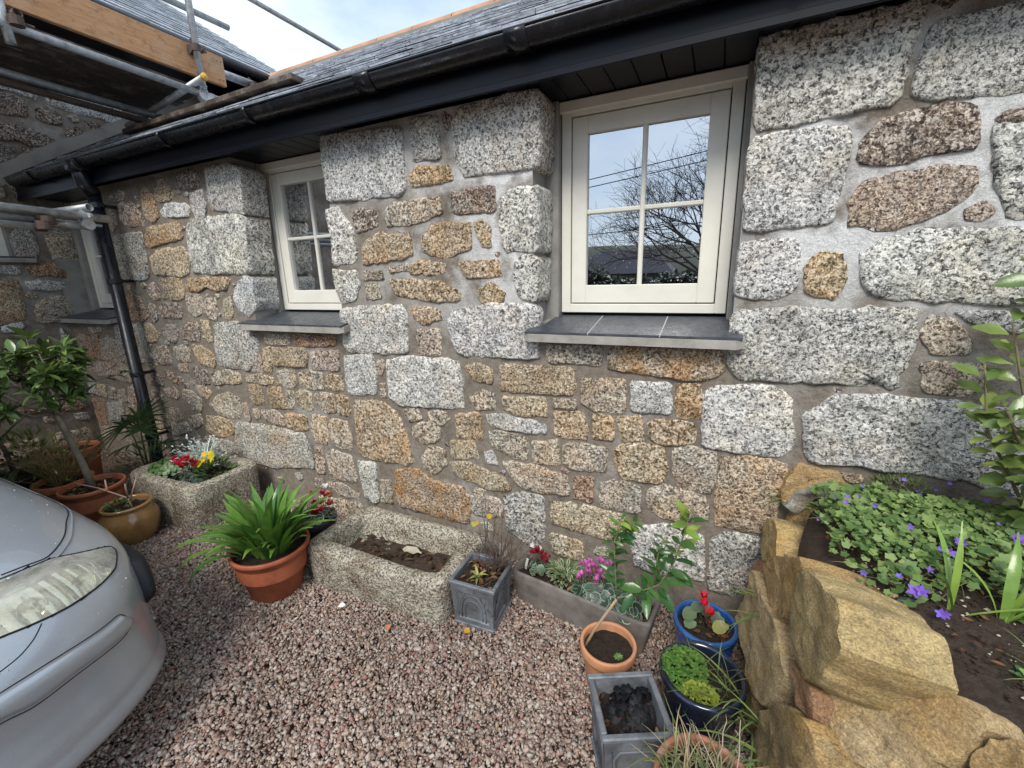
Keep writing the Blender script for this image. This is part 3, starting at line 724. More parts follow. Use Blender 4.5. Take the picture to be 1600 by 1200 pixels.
('g', '', [(0.06, 1.434), (0.232, 1.462), (0.405, 1.442), (0.502, 1.463), (0.631, 1.456), (0.635, 1.37), (0.611, 1.172), (0.452, 1.18), (0.286, 1.176), (0.112, 1.172), (0.062, 1.221)]),
('b', '', [(0.659, 1.37), (0.674, 1.425), (0.726, 1.426), (0.785, 1.344), (0.791, 1.313), (0.692, 1.308)]),
('b', '', [(0.672, 1.267), (0.769, 1.269), (0.839, 1.262), (0.843, 1.207), (0.816, 1.165), (0.693, 1.17)]),
('g', '', [(0.735, 1.441), (0.818, 1.446), (0.914, 1.436), (0.95, 1.379), (0.841, 1.406), (0.784, 1.416)]),
('g', '', [(0.343, 1.038), (0.459, 1.132), (0.683, 1.132), (0.919, 1.119), (0.985, 1.111), (1.056, 0.821), (0.986, 0.815), (0.85, 0.858), (0.661, 0.851), (0.551, 0.86), (0.391, 0.847), (0.36, 0.925)]),
('o', '', [(0.496, 0.806), (0.563, 0.81), (0.566, 0.788), (0.522, 0.784)]),
('r', '', [(-5.628, 1.176), (-5.175, 1.19), (-5.284, 0.958), (-5.637, 0.948), (-5.647, 1.072)]),
('p', '', [(-5.18, 1.145), (-4.931, 1.158), (-4.83, 1.018), (-4.834, 0.938), (-5.261, 0.95)]),
('b', '', [(-5.361, 1.248), (-5.072, 1.255), (-5.11, 1.214), (-5.346, 1.208)]),
('p', '', [(-5.599, 0.912), (-4.821, 0.93), (-4.798, 0.761), (-5.18, 0.787), (-5.45, 0.796), (-5.627, 0.823)]),
('G', '', [(-5.66, 0.682), (-5.537, 0.702), (-5.561, 0.582), (-5.66, 0.549)]),
('b', '', [(-5.507, 0.685), (-5.318, 0.691), (-5.339, 0.573), (-5.526, 0.575)]),
('b', '', [(-5.251, 0.677), (-5.121, 0.688), (-5.169, 0.57), (-5.311, 0.556)]),
('b', '', [(-5.099, 0.662), (-4.968, 0.683), (-4.972, 0.56), (-5.137, 0.544)]),
('p', '', [(-4.884, 0.718), (-4.794, 0.734), (-4.797, 0.578), (-4.937, 0.545)]),
('r', '', [(-5.649, 0.523), (-5.433, 0.534), (-5.465, 0.279), (-5.66, 0.249)]),
('G', '', [(-5.37, 0.511), (-5.063, 0.551), (-5.115, 0.362), (-5.404, 0.328)]),
('G', '', [(-4.851, 1.29), (-4.783, 1.296), (-4.796, 0.949), (-4.838, 0.947), (-4.903, 1.111)]),
('p', '', [(-5.013, 0.509), (-4.862, 0.544), (-4.847, 0.385), (-5.073, 0.357)]),
('b', '', [(-5.66, 0.224), (-5.481, 0.247), (-5.489, 0.153), (-5.66, 0.113)])]
WING = [('G', '', [(-0.243, 2.069), (-0.201, 2.13), (-0.103, 2.138), (-0.088, 1.995), (-0.104, 1.897), (-0.15, 1.871), (-0.248, 1.905)]),
('b', '', [(-0.018, 2.084), (0.069, 2.165), (0.187, 2.162), (0.196, 2.009), (0.18, 1.879), (-0.011, 1.869)]),
('r', '', [(-0.201, 1.798), (-0.159, 1.829), (0.059, 1.832), (0.072, 1.748), (0.055, 1.716), (-0.196, 1.737)]),
('w', '', [(-0.235, 1.677), (-0.16, 1.694), (0.034, 1.665), (0.035, 1.619), (-0.068, 1.597), (-0.214, 1.609)]),
('b', '', [(-0.258, 1.567), (-0.219, 1.584), (-0.182, 1.545), (-0.223, 1.522)]),
('b', '', [(-0.22, 1.471), (-0.127, 1.542), (0.057, 1.533), (0.048, 1.387), (-0.029, 1.307), (-0.231, 1.308)]),
('o', '', [(-0.545, 1.688), (-0.385, 1.697), (-0.273, 1.707), (-0.291, 1.389), (-0.315, 1.341), (-0.465, 1.32), (-0.623, 1.325)]),
('w', '', [(-0.456, 1.813), (-0.245, 1.816), (-0.242, 1.75), (-0.472, 1.739)]),
('w', '', [(-0.462, 1.295), (-0.336, 1.325), (-0.329, 1.293), (-0.349, 1.264), (-0.455, 1.246)]),
('r', '', [(-0.246, 0.523), (-0.164, 0.556), (-0.059, 0.557), (-0.064, 0.428), (-0.252, 0.469)]),
('r', '', [(-0.528, 0.537), (-0.303, 0.511), (-0.315, 0.501), (-0.526, 0.503)]),
('p', '', [(-0.391, 0.455), (-0.294, 0.46), (-0.29, 0.382), (-0.369, 0.379)]),
('G', '', [(-0.173, 0.409), (-0.071, 0.393), (-0.063, 0.324), (-0.144, 0.35)]),
('w', '', [(-0.081, 1.253), (-0.046, 1.128), (-0.049, 0.964), (-0.109, 0.92), (-0.1, 1.108)]),
('p', '', [(-0.56, 1.102), (-0.464, 1.086), (-0.482, 1.002), (-0.583, 0.996)]),
('W', '', [(0.251, 3.372), (0.52, 3.39), (0.836, 3.366), (0.831, 3.231), (0.646, 3.228), (0.368, 3.238), (0.23, 3.257)]),
('w', '', [(-0.102, 3.364), (0.083, 3.373), (0.191, 3.36), (0.199, 3.306), (0.17, 3.263), (0.063, 3.282), (-0.123, 3.265)]),
('d', '', [(-0.127, 3.248), (0.091, 3.263), (0.098, 3.2), (0.077, 3.104), (-0.029, 3.081), (-0.162, 3.083)]),
('d', '', [(0.14, 3.179), (0.21, 3.225), (0.301, 3.193), (0.311, 3.1), (0.276, 3.074), (0.132, 3.111)]),
('b', '', [(0.359, 3.192), (0.43, 3.212), (0.443, 3.162), (0.393, 3.14)]),
('d', '', [(0.475, 3.171), (0.604, 3.179), (0.681, 3.153), (0.543, 3.117)]),
('d', '', [(-0.174, 2.97), (0.004, 3.001), (0.167, 2.985), (0.261, 2.93), (0.223, 2.886), (0.106, 2.859), (-0.008, 2.883), (-0.197, 2.861)]),
('d', '', [(0.33, 3.053), (0.417, 3.111), (0.495, 3.041), (0.384, 2.95), (0.309, 2.95)]),
('d', '', [(-0.18, 2.833), (-0.064, 2.828), (-0.067, 2.694), (-0.221, 2.639)]),
('d', '', [(-0.021, 2.821), (0.127, 2.829), (0, 2.767)]),
('d', '', [(-0.148, 2.58), (-0.095, 2.59), (-0.073, 2.491), (-0.141, 2.413), (-0.17, 2.476)]),
('b', '', [(-0.285, 2.469), (-0.195, 2.472), (-0.207, 2.381), (-0.307, 2.367)])]
ROCKS = [('o', 'w', [(0.302, 0.67), (0.308, 0.769), (0.349, 0.838), (0.486, 0.824), (0.529, 0.775), (0.457, 0.75), (0.396, 0.722), (0.335, 0.671)]),
('G', 'w', [(0.314, 0.664), (0.337, 0.719), (0.389, 0.751), (0.449, 0.784), (0.525, 0.785), (0.427, 0.734), (0.384, 0.706), (0.343, 0.647)]),
('o', 'w', [(0.353, 0.628), (0.39, 0.687), (0.445, 0.687), (0.468, 0.652), (0.455, 0.571), (0.449, 0.444), (0.368, 0.411), (0.326, 0.553)]),
('y', 'a', [(0.039, 0.41), (-0.029, 0.476), (0.109, 0.62), (0.222, 0.658), (0.344, 0.598), (0.253, 0.502)]),
('r', 'a', [(-0.013, 0.206), (0.097, 0.41), (0.253, 0.502), (0.271, 0.422), (0.202, 0.273), (0.091, 0.179)]),
('o', 'a', [(0.232, 0.475), (0.363, 0.605), (0.616, 0.772), (0.677, 0.78), (0.626, 0.703), (0.654, 0.609), (0.621, 0.533), (0.47, 0.49)]),
('t', 'a', [(0.096, 0.169), (0.231, 0.449), (0.483, 0.49), (0.634, 0.54), (0.814, 0.516), (0.757, 0.329), (0.653, 0.263), (0.385, 0.216)]),
('y', 'a', [(0.611, 0.686), (0.653, 0.772), (0.794, 0.827), (0.899, 0.859), (1.006, 0.811), (0.953, 0.654), (0.874, 0.603), (0.698, 0.55), (0.64, 0.617)]),
('t', 'f', [(0.061, -0.213), (0.069, -0.102), (0.104, -0.074), (0.182, -0.034), (0.274, 0.011), (0.293, -0.003), (0.298, -0.038), (0.297, -0.082), (0.233, -0.244), (0.158, -0.271), (0.092, -0.243)]),
('r', 'a', [(0.76, 0.535), (0.921, 0.613), (0.956, 0.559), (0.86, 0.512)]),
('b', 'a', [(0.697, 0.225), (0.862, 0.477), (0.971, 0.569), (1.066, 0.55), (0.821, 0.179), (0.729, 0.139)]),
('r', 'f', [(0.098, -0.294), (0.151, -0.265), (0.222, -0.238), (0.18, -0.34), (0.151, -0.352)]),
('o', 'f', [(0.298, -0.074), (0.307, -0.031), (0.333, 0.014), (0.361, -0.022), (0.313, -0.107)]),
('b', 'a', [(0.296, 0.126), (0.381, 0.199), (0.55, 0.215), (0.697, 0.225), (0.661, 0.129), (0.508, 0.089)])]
XW = -5.68                                  # plane of the neighbouring wall
TINT = {'g': ((.78, .765, .73), .06), 'G': ((.58, .565, .525), .25), 'w': ((.86, .86, .84), .03), 'W': ((.92, .91, .88), 0.0),
        'o': ((.60, .45, .28), .50), 'y': ((.64, .55, .38), .40), 'b': ((.57, .50, .40), .35), 'p': ((.54, .43, .355), .30),
        'r': ((.42, .25, .17), .75), 'd': ((.27, .215, .19), .22), 't': ((.60, .475, .335), .80)}

def outline(poly, step, rough, seed, chaikin=1, grow=0.0):
    P = [V((a, b)) for a, b in poly]
    if grow:
        ar = sum(P[i-1].x*P[i].y - P[i].x*P[i-1].y for i in range(len(P)))
        sg = 1 if ar > 0 else -1
        nn = []
        for i in range(len(P)):
            d = (P[(i+1) % len(P)] - P[i-1]); d = d.normalized() if d.length > 1e-6 else V((1, 0))
            nn.append(V((d.y, -d.x))*sg)
        P = [p + q*grow for p, q in zip(P, nn)]
    for _ in range(chaikin):
        Q = []
        for i in range(len(P)):
            a, b = P[i], P[(i+1) % len(P)]
            Q += [a.lerp(b, .045), a.lerp(b, .955)]
        P = Q
    per = sum((P[i]-P[i-1]).length for i in range(len(P)))
    n = max(12, min(56, int(per/step)))
    out, acc, i, need = [], 0.0, 0, 0.0
    d = per/n
    for i in range(len(P)):
        a, b = P[i], P[(i+1) % len(P)]
        L = (b-a).length
        while need <= acc + L and len(out) < n:
            out.append(a.lerp(b, (need-acc)/L if L else 0)); need += d
        acc += L
    res = []
    for q in out:
        k = V((noise.noise(V((q.x*23, q.y*23, seed))), noise.noise(V((q.x*23, q.y*23, seed+40)))))
        k2 = V((noise.noise(V((q.x*75, q.y*75, seed+9))), noise.noise(V((q.x*75, q.y*75, seed+70)))))
        res.append(q + k*rough*1.2 + k2*rough*.9)
    return res
def stone_mesh(poly, fr, depth, bulge, rough, seed, mat, step=.045, rings=((.955, .75), (.72, 1.0), (.38, 1.05)), chaikin=1, lump=.35, grow=0.0):
    o, ex, ey, n = fr
    P = outline(poly, step, rough, seed, chaikin, grow)
    c = sum(P, V((0, 0)))/len(P)
    m = len(P)
    mb = MB(); vs = []
    def put(q, h): return o + ex*q.x + ey*q.y + n*h
    for q in P: vs.append(put(q, -depth))
    for q in P: vs.append(put(q, .003 + .004*noise.noise(V((q.x*30, q.y*30, seed)))))
    for s_, h in rings:
        for q in P:
            w = c + (q-c)*s_ 
            vs.append(put(w, bulge*h + bulge*lump*(noise.noise(V((w.x*9, w.y*9, seed*3.1))) + .8*noise.noise(V((w.x*24, w.y*24, seed))))))
    vs.append(put(c, bulge*1.0))
    fs = []
    for r_ in range(len(rings)+1):
        for k in range(m):
            a = r_*m
            fs.append((a+k, a+(k+1) % m, a+m+(k+1) % m, a+m+k))
    a = (len(rings)+1)*m
    for k in range(m): fs.append((a+k, a+(k+1) % m, len(vs)-1))
    mb.add(vs, fs)
    me = mb.mesh('stone', mat, True)
    bm = bmesh.new(); bm.from_mesh(me); bmesh.ops.recalc_face_normals(bm, faces=bm.faces); bm.to_mesh(me); bm.free()
    return me
def sheet(fr, us, vs_, holes, amp, seed):
    o, ex, ey, n = fr
    mb = MB(); idx = {}; vs, fs = [], []
    def vid(i, j):
        if (i, j) not in idx:
            u, v = us[i], vs_[j]
            edge = any(abs(u-h[k]) < 1e-6 for h in holes for k in (0, 1)) or any(abs(v-h[k]) < 1e-6 for h in holes for k in (2, 3))
            d = 0 if edge else amp*(noise.noise(V((u*5, v*5, seed))) + .6*noise.noise(V((u*19, v*19, seed))))
            idx[(i, j)] = len(vs); vs.append(o + ex*u + ey*v + n*d)
        return idx[(i, j)]
    for i in range(len(us)-1):
        for j in range(len(vs_)-1):
            uc, vc = (us[i]+us[i+1])/2, (vs_[j]+vs_[j+1])/2
            if any(h[0] < uc < h[1] and h[2] < vc < h[3] for h in holes): continue
            fs.append((vid(i, j), vid(i+1, j), vid(i+1, j+1), vid(i, j+1)))
    return mb.add(vs, fs)
def axis(a, b, step, extra):
    n = max(1, int((b-a)/step))
    L = sorted(set([round(a+(b-a)*i/n, 5) for i in range(n+1)] + list(extra)))
    out = [L[0]]
    for q in L[1:]:
        if q - out[-1] > .004 or q in extra:
            if q in extra and q-out[-1] < .006 and out[-1] not in extra: out[-1] = q
            else: out.append(q)
    return out

# ------------------------------------------------------------------ cottage
random.seed(3)
FR_MAIN = (V((0, 0, 0)), V((1, 0, 0)), V((0, 0, 1)), V((0, -1, 0)))
FR_WING = (V((XW, 0, 0)), V((0, 1, 0)), V((0, 0, 1)), V((1, 0, 0)))
cot = thing('stone_cottage', 'low granite cottage with black gutter, slate roof and cream framed windows', 'cottage', (-2.0, 0.1, 0))
WIN = [(-2.89, -2.112), (-.745, .033), (-5.60, -4.822)]
HOLES = [(-2.912, -2.088, 1.30, 2.40), (-.812, .058, 1.30, 2.40), (-5.662, -4.795, 1.30, 2.40)]
us = axis(XW, 2.4, .03, [h[k] for h in HOLES for k in (0, 1)])
zs = axis(-.05, 2.40, .03, [1.30])
wall = sheet(FR_MAIN, us, zs, HOLES, .005, 2.0).build('wall', M['mortar'], cot, True)
extra_main = [('g', '', [(1.05, .85), (1.55, .88), (1.52, 1.16), (1.04, 1.18)]), ('G', '', [(1.62, .80), (2.1, .84), (2.12, 1.25), (1.6, 1.2)]),
              ('o', '', [(1.08, 1.24), (1.40, 1.25), (1.38, 1.45), (1.1, 1.44)]), ('g', '', [(1.46, 1.28), (2.1, 1.32), (2.1, 1.66), (1.45, 1.6)]),
              ('p', '', [(1.1, 1.70), (1.5, 1.68), (1.52, 1.9), (1.1, 1.95)]), ('g', '', [(1.3, 1.98), (2.0, 1.96), (2.05, 2.36), (1.3, 2.36)])]
for i, (kd, fl, poly) in enumerate(MAIN + extra_main):
    big = max(max(p[0] for p in poly)-min(p[0] for p in poly), max(p[1] for p in poly)-min(p[1] for p in poly))
    tint, al = TINT[kd]
    k = rnd(.90, 1.10)
    bul = min(.013, .006 + big*.012)*(1.2 if kd in 'gGwt' else 1.0)
    me = stone_mesh(poly, FR_MAIN, .17 if 'j' in fl else .05, bul, .005 + .010*min(big, .4), i*1.7, M['granite'], step=.018 if big < .2 else .026 if big < .4 else .034, grow=.0105 if big > .12 else .006, rings=((.985, .62), (.93, .95), (.70, 1.0), (.36, 1.0)), lump=.75)
    link('stone', me, wall, (tint[0]*k*rnd(.97, 1.03), tint[1]*k, tint[2]*k*rnd(.96, 1.04), al*rnd(.5, 1.3)))

# packing stones pushed into the wider joints
def inside(p, poly):
    c = False
    for i in range(len(poly)):
        (x1, y1), (x2, y2) = poly[i-1], poly[i]
        if (y1 > p[1]) != (y2 > p[1]) and p[0] < (x2-x1)*(p[1]-y1)/(y2-y1)+x1: c = not c
    return c
def edge_d(p, poly):
    d = 9.0
    for i in range(len(poly)):
        a, b = V(poly[i-1]), V(poly[i]); q = V(p); ab = b-a
        t_ = max(0, min(1, (q-a).dot(ab)/max(ab.length_squared, 1e-9))); d = min(d, (q-(a+ab*t_)).length)
    return d
POL = [p for _, _, p in MAIN + extra_main]
pk, tries = [], 0
while len(pk) < 85 and tries < 6000:
    tries += 1
    p = (rnd(-5.5, .95), rnd(.12, 2.3))
    if p[0] > -2 and rnd(0, 1) < .55: continue
    if any(h[0]-.05 < p[0] < h[1]+.05 and p[1] > h[2]-.12 for h in HOLES): continue
    if any(inside(p, q) for q in POL): continue
    d = min(min(edge_d(p, q) for q in POL), min([V(p).__sub__(V(q[:2])).length-q[2] for q in pk] or [9]))
    if d < .024: continue
    rr_ = min(.045, d-.010); pk.append((p[0], p[1], rr_))
    a0 = rnd(0, 6.28); poly = [(p[0]+rr_*rnd(.8, 1.5)*math.cos(a0+k*1.047), p[1]+rr_*rnd(.55, .95)*math.sin(a0+k*1.047)) for k in range(6)]
    tint, al = TINT[random.choice('bpbGdo')]
    link('stone', stone_mesh(poly, FR_MAIN, .03, .007, .004, 700+len(pk), M['granite'], step=.014, lump=.6), wall, (*[c_*rnd(.85, 1.1) for c_ in tint], al))

def make_window(x0, x1, parent, MX=None):
    z0, z1, y0 = 1.416, 2.397, .215
    mb = MB()
    mb.bbox((x0, y0, z0), (x0+.047, y0+.07, z1), .003).bbox((x1-.047, y0, z0), (x1, y0+.07, z1), .003)
    mb.bbox((x0+.047, y0, z0), (x1-.047, y0+.07, z0+.044), .003).bbox((x0+.047, y0, z1-.066), (x1-.047, y0+.07, z1), .003)
    w = mb.build('window', M['cream'], parent)
    MB().bbox((x0-.006, y0-.022, z1-.050), (x1+.006, y0+.001, z1-.002), .004).build('drip_moulding', M['cream'], w)
    a, b, c, d = x0+.052, x1-.052, z0+.049, z1-.071
    yy = y0+.004
    st = .074
    mb = MB()
    mb.bbox((a, yy, c), (a+st, yy+.05, d), .003).bbox((b-st, yy, c), (b, yy+.05, d), .003)
    mb.bbox((a+st, yy+.0006, c), (b-st, yy+.05, c+.088), .003).bbox((a+st, yy+.0006, d-st), (b-st, yy+.05, d), .003)
    mb.build('casement', M['cream'], w)
    ga, gb, gc, gd = a+st, b-st, c+.088, d-st
    xm, zm = (ga+gb)/2, (gc+gd)/2
    MB().bbox((xm-.011, yy+.008, gc-.002), (xm+.011, yy+.04, gd+.002), .005).build('glazing_bar', M['cream'], w)
    MB().bbox((ga-.002, yy+.0085, zm-.011), (xm-.0108, yy+.04, zm+.011), .005).bbox((xm+.0108, yy+.0085, zm-.011), (gb+.002, yy+.04, zm+.011), .005).build('glazing_bar', M['cream'], w)
    for xa, xb in ((ga, xm), (xm, gb)):
        for za, zb in ((gc, zm), (zm, gd)):
            mb = MB(); tl = t2 = 0.0
            mb.add([(xa, yy+.022+tl, za), (xb, yy+.022-tl, za), (xb, yy+.022+t2, zb), (xa, yy+.022-t2, zb)], [(0, 1, 2, 3)])
            mb.build('pane', M['glass'], w)
    if x0 == -.745:
        mb = MB(); r3 = random.Random(77)
        for k in range(170):
            px_, pz_ = r3.uniform(ga+.005, gb-.005), gc+.01+(gd-gc)*.62*r3.random()**1.5
            if abs(px_-xm) < .014 or abs(pz_-zm) < .014: continue
            q = r3.lognormvariate(math.log(.0015), .4); p = V((px_, yy+.0215, pz_))
            vs = [p-V((0, q*.6, 0))]+[p+V((math.cos(a*1.0472)*q, 0, math.sin(a*1.0472)*q*1.2)) for a in range(6)]
            mb.add(vs, [(0, 1+a, 1+(a+1) % 6) for a in range(6)])
        mb.build('rain_bead', M['beads'], w, True, kind='stuff')
    # gasket shadow line between casement and frame is a real gap, closed behind by a seal
    MB().box((x0+.02, y0+.052, z0+.02), (a+.012, y0+.068, z1-.02)).box((b-.012, y0+.052, z0+.02), (x1-.02, y0+.068, z1-.02)) \
        .box((a+.012, y0+.052, z0+.02), (b-.012, y0+.068, c+.012)).box((a+.012, y0+.052, d-.012), (b-.012, y0+.068, z1-.02)).build('seal', M['black'], w)
    return w
def reveal(h, w):
    x0, x1 = h[0], h[1]
    for a in ((x0-.05, x0-.002, x0-.05, w[0]-.004), (x1+.002, x1+.05, w[1]+.004, x1+.05)):
        MB().box((a[0], .0, 1.30), (a[1], .1715, 2.398)).build('reveal', M['cement'], cot)
        MB().bbox((a[2], .172, 1.33), (a[3], .262, 2.398), .006).build('reveal', M['cement'], cot)
def cill(x0, x1, w):
    mb = MB()
    # sloped cast slab
    vs = [(x0, -.062, 1.304), (x0+.03, -.082, 1.300), (x1-.03, -.082, 1.300), (x1, -.062, 1.304), (x1, .21, 1.33), (x0, .21, 1.33),
          (x0, -.062, 1.338), (x0+.03, -.082, 1.336), (x1-.03, -.082, 1.336), (x1, -.062, 1.338), (x1, .21, 1.392), (x0, .21, 1.392)]
    mb.add(vs, [(0, 1, 7, 6), (1, 2, 8, 7), (2, 3, 9, 8), (3, 4, 10, 9), (4, 5, 11, 10), (5, 0, 6, 11), (6, 7, 8, 9, 10, 11), (5, 4, 3, 2, 1, 0)])
    c = mb.build('window_cill', M['cill'], cot)
    n = 3; g = .0026
    for i in range(n):
        a0, a1 = x0+.008+(x1-x0-.016)*i/n, x0+.008+(x1-x0-.016)*(i+1)/n
        b0, b1 = w[0]+(w[1]-w[0])*i/n, w[0]+(w[1]-w[0])*(i+1)/n
        zf, zb = 1.3385, 1.3935
        def slab(pts, t):
            k = len(pts)
            m2 = MB()
            m2.add([(p[0], p[1], p[2]) for p in pts]+[(p[0], p[1], p[2]+t) for p in pts],
                   [tuple(range(k))[::-1], tuple(range(k, 2*k))]+[(q, (q+1) % k, k+(q+1) % k, k+q) for q in range(k)])
            return m2
        zz = lambda y: zf + (zb-zf)*(y+.08)/.29
        ys = (-.078, .0, .212)
        L = [(a0+g, ys[0]), (a1-g, ys[0]), (a1-g, ys[2]), (a0+g, ys[2])]
        if i == 0: L = [(a0, ys[0]), (a1-g, ys[0]), (a1-g, ys[2]), (w[0]-.015, ys[2]), (w[0]-.04, -.012), (a0, -.016)]
        if i == n-1: L = [(a0+g, ys[0]), (a1, ys[0]), (a1, -.016), (w[1]+.03, -.012), (w[1]+.012, ys[2]), (a0+g, ys[2])]
        slab([(p[0], p[1], zz(p[1])) for p in L], .009).build('slate_tile', M['tile'], c)
        if i: 
            slab([(p[0], p[1], zz(p[1])) for p in ((a0-g*1.02, ys[0]+.004), (a0+g*1.02, ys[0]+.004), (a0+g*1.02, ys[2]), (a0-g*1.02, ys[2]))], .0078).build('grout_joint', M['grout'], c)
for h, w in zip(HOLES, WIN):
    make_window(w[0], w[1], cot)
    reveal(h, w)
for x0, x1, w in ((-3.0, -2.028, WIN[0]), (-.842, .107, WIN[1]), (-5.675, -4.775, WIN[2])):
    cill(x0, x1, w)

# roof, eaves
TAN = .62
def roof_z(y): return 2.54 + TAN*(y+.17)
YR = 2.15
mb = MB()
rows = 14
sl = math.hypot(1, TAN)
run = (YR+.17)/rows
for r_ in range(rows):
    y0 = -.17 + run*r_
    x = XW + (.0 if r_ % 2 else -.12)
    while x < 2.6:
        w_ = rnd(.235, .265)
        xa, xb = max(x+.002, XW+.01), x+w_-.002
        x += w_
        if xb - xa < .03: continue
        j = rnd(-.006, .006); t = rnd(.006, .011); dz = rnd(0, .004)
        ya, yb = y0+j, y0+run*1.35
        za, zb = roof_z(ya)+.012+dz, roof_z(yb)+.001
        mb.add([(xa, ya, za), (xb, ya, za+rnd(-.003, .003)), (xb, yb, zb), (xa, yb, zb), (xa, ya, za+t), (xb, ya, za+t+rnd(-.002, .002)), (xb, yb, zb+t*.6), (xa, yb, zb+t*.6)],
               [(0, 1, 5, 4), (4, 5, 6, 7), (0, 4, 7, 3), (1, 2, 6, 5)])
roof = mb.build('roof', M['slate'], cot, kind='stuff')
MB().add([(XW, -.15, roof_z(-.15)-.03), (2.7, -.15, roof_z(-.15)-.03), (2.7, YR, roof_z(YR)-.03), (XW, YR, roof_z(YR)-.03),
          (2.7, 4.6, 2.5), (XW, 4.6, 2.5), (2.7, 4.6, 0), (XW, 4.6, 0), (2.7, -.11, 2.42), (XW, -.11, 2.42)],
         [(0, 1, 2, 3), (3, 2, 4, 5), (5, 4, 6, 7), (0, 9, 8, 1)]).build('light_block_deck', M['dark'], cot)  # unseen dark solid and rear slope below the slates, added to block light
MB().add([(2.7, .0, 0), (2.7, 4.6, 0), (2.7, 4.6, 2.5), (2.7, YR, roof_z(YR)-.03), (2.7, -.15, roof_z(-.15)-.03), (2.7, 0, 2.41)], [(0, 1, 2, 3, 4, 5)]).build('gable', M['cement'], cot)
x = XW+.1
while x < 2.5:
    L = .45
    pr = []
    n = 7
    for e in (x, x+L-.006):
        for k in range(n+1):
            a = math.pi*(k/n)
            pr.append((e, YR + math.cos(a)*.125, roof_z(YR)-.04+math.sin(a)*.085))
    MB().add(pr, [(k, k+1, n+2+k, n+1+k) for k in range(n)]+[tuple(range(n+1)), tuple(range(2*n+1, n, -1))]).build('ridge_tile', M['terraroof'], cot, True)
    x += L
MB().bbox((XW+.1, YR-.15, roof_z(YR)-.12), (2.6, YR+.1, roof_z(YR)-.035), .01).build('ridge_bedding', M['fillet'], cot)
# fascia, soffit boards
MB().bbox((XW+.02, -.134, 2.370), (2.6, -.116, 2.556), .003).bbox((XW+.02, -.142, 2.366), (2.6, -.1345, 2.394), .002).build('fascia', M['fascia'], cot)
MB().box((XW+.01, -.1155, 2.412), (2.6, .32, 2.43)).build('soffit', M['fascia'], cot)
for h in HOLES:
    n = 8
    for i in range(-1, n+2):
        a = h[0] + (h[1]-h[0])*i/n
        if a < XW+.02: continue
        MB().bbox((a+.0015, -.1155, 2.399), (a+(h[1]-h[0])/n-.0015, .30, 2.4115), .003).build('soffit_board', M['fascia'], cot)
# gutter
gy, gz, gr = -.184, 2.520, .057
def gutter_shell(xa, xb, r1, r2, a0=0.0):
    n = 12; vs, fs = [], []
    for xx in (xa, xb):
        for rr in (r1, r2):
            for k in range(n+1):
                a = math.pi + a0 + (math.pi-2*a0)*k/n
                vs.append((xx, gy+rr*math.cos(a), gz+rr*math.sin(a)))
    m = n+1
    for k in range(n):
        fs += [(k, k+1, 2*m+k+1, 2*m+k), (m+k, 3*m+k, 3*m+k+1, m+k+1), (k, m+k, m+k+1, k+1), (2*m+k, 2*m+k+1, 3*m+k+1, 3*m+k)]
    fs += [(0, 2*m, 3*m, m), (n, m+n, 3*m+n, 2*m+n)]
    return MB().add(vs, fs)
gut = gutter_shell(-5.47, 2.5, gr, gr-.003).build('gutter', M['black'], cot, True)
MB().add([(-5.472, gy+gr*1.03*math.cos(math.pi+math.pi*k/12), gz+gr*1.03*math.sin(math.pi+math.pi*k/12)) for k in range(13)], [tuple(range(13))]).build('end_cap', M['black'], gut)
MB().tube([(-5.47, gy-gr, gz), (2.5, gy-gr, gz)], .0055, 6).build('gutter_lip', M['black'], gut, True)
for gx in [-0.78, -1.55, -2.38, -3.2, -4.28, -5.06, 0.15, 1.0]:
    wdt = .045 if gx in [-0.78, -1.55] else .016
    g = gutter_shell(gx-wdt, gx+wdt, gr+.007, gr+.0005).build('gutter_bracket', M['black'], gut, True)
    MB().bbox((gx-wdt*.6, gy-gr-.010, gz-.012), (gx+wdt*.6, gy-gr-.003, gz+.010), .002).build('clip', M['black'], g) if False else None
for i in range(9):
    pass
dpx, dpy = -4.361, -.135
MB().tube([(dpx, gy, gz-.04), (dpx, gy, gz-.10), (dpx, gy+.012, gz-.16), (dpx, dpy, gz-.22)], .050, 16).bbox((dpx-.06, gy-.066, gz-.075), (dpx+.06, gy+.05, gz+.004), .01).build('gutter_outlet', M['black'], cot, True)
dp = MB().tube([(dpx, dpy, gz-.20), (dpx, dpy, .12), (dpx, dpy-.03, .05)], .043, 16).build('downpipe', M['black'], cot, True)
for z in (2.22, 1.657, .9, .35):
    MB().tube([(dpx, dpy, z-.018), (dpx, dpy, z+.018)], .048, 16).bbox((dpx-.012, dpy+.03, z-.012), (dpx+.012, -.01, z+.012), .003).bbox((dpx+.046, dpy-.008, z-.01), (dpx+.085, dpy+.008, z+.01), .003).build('pipe_clip', M['black'], dp)
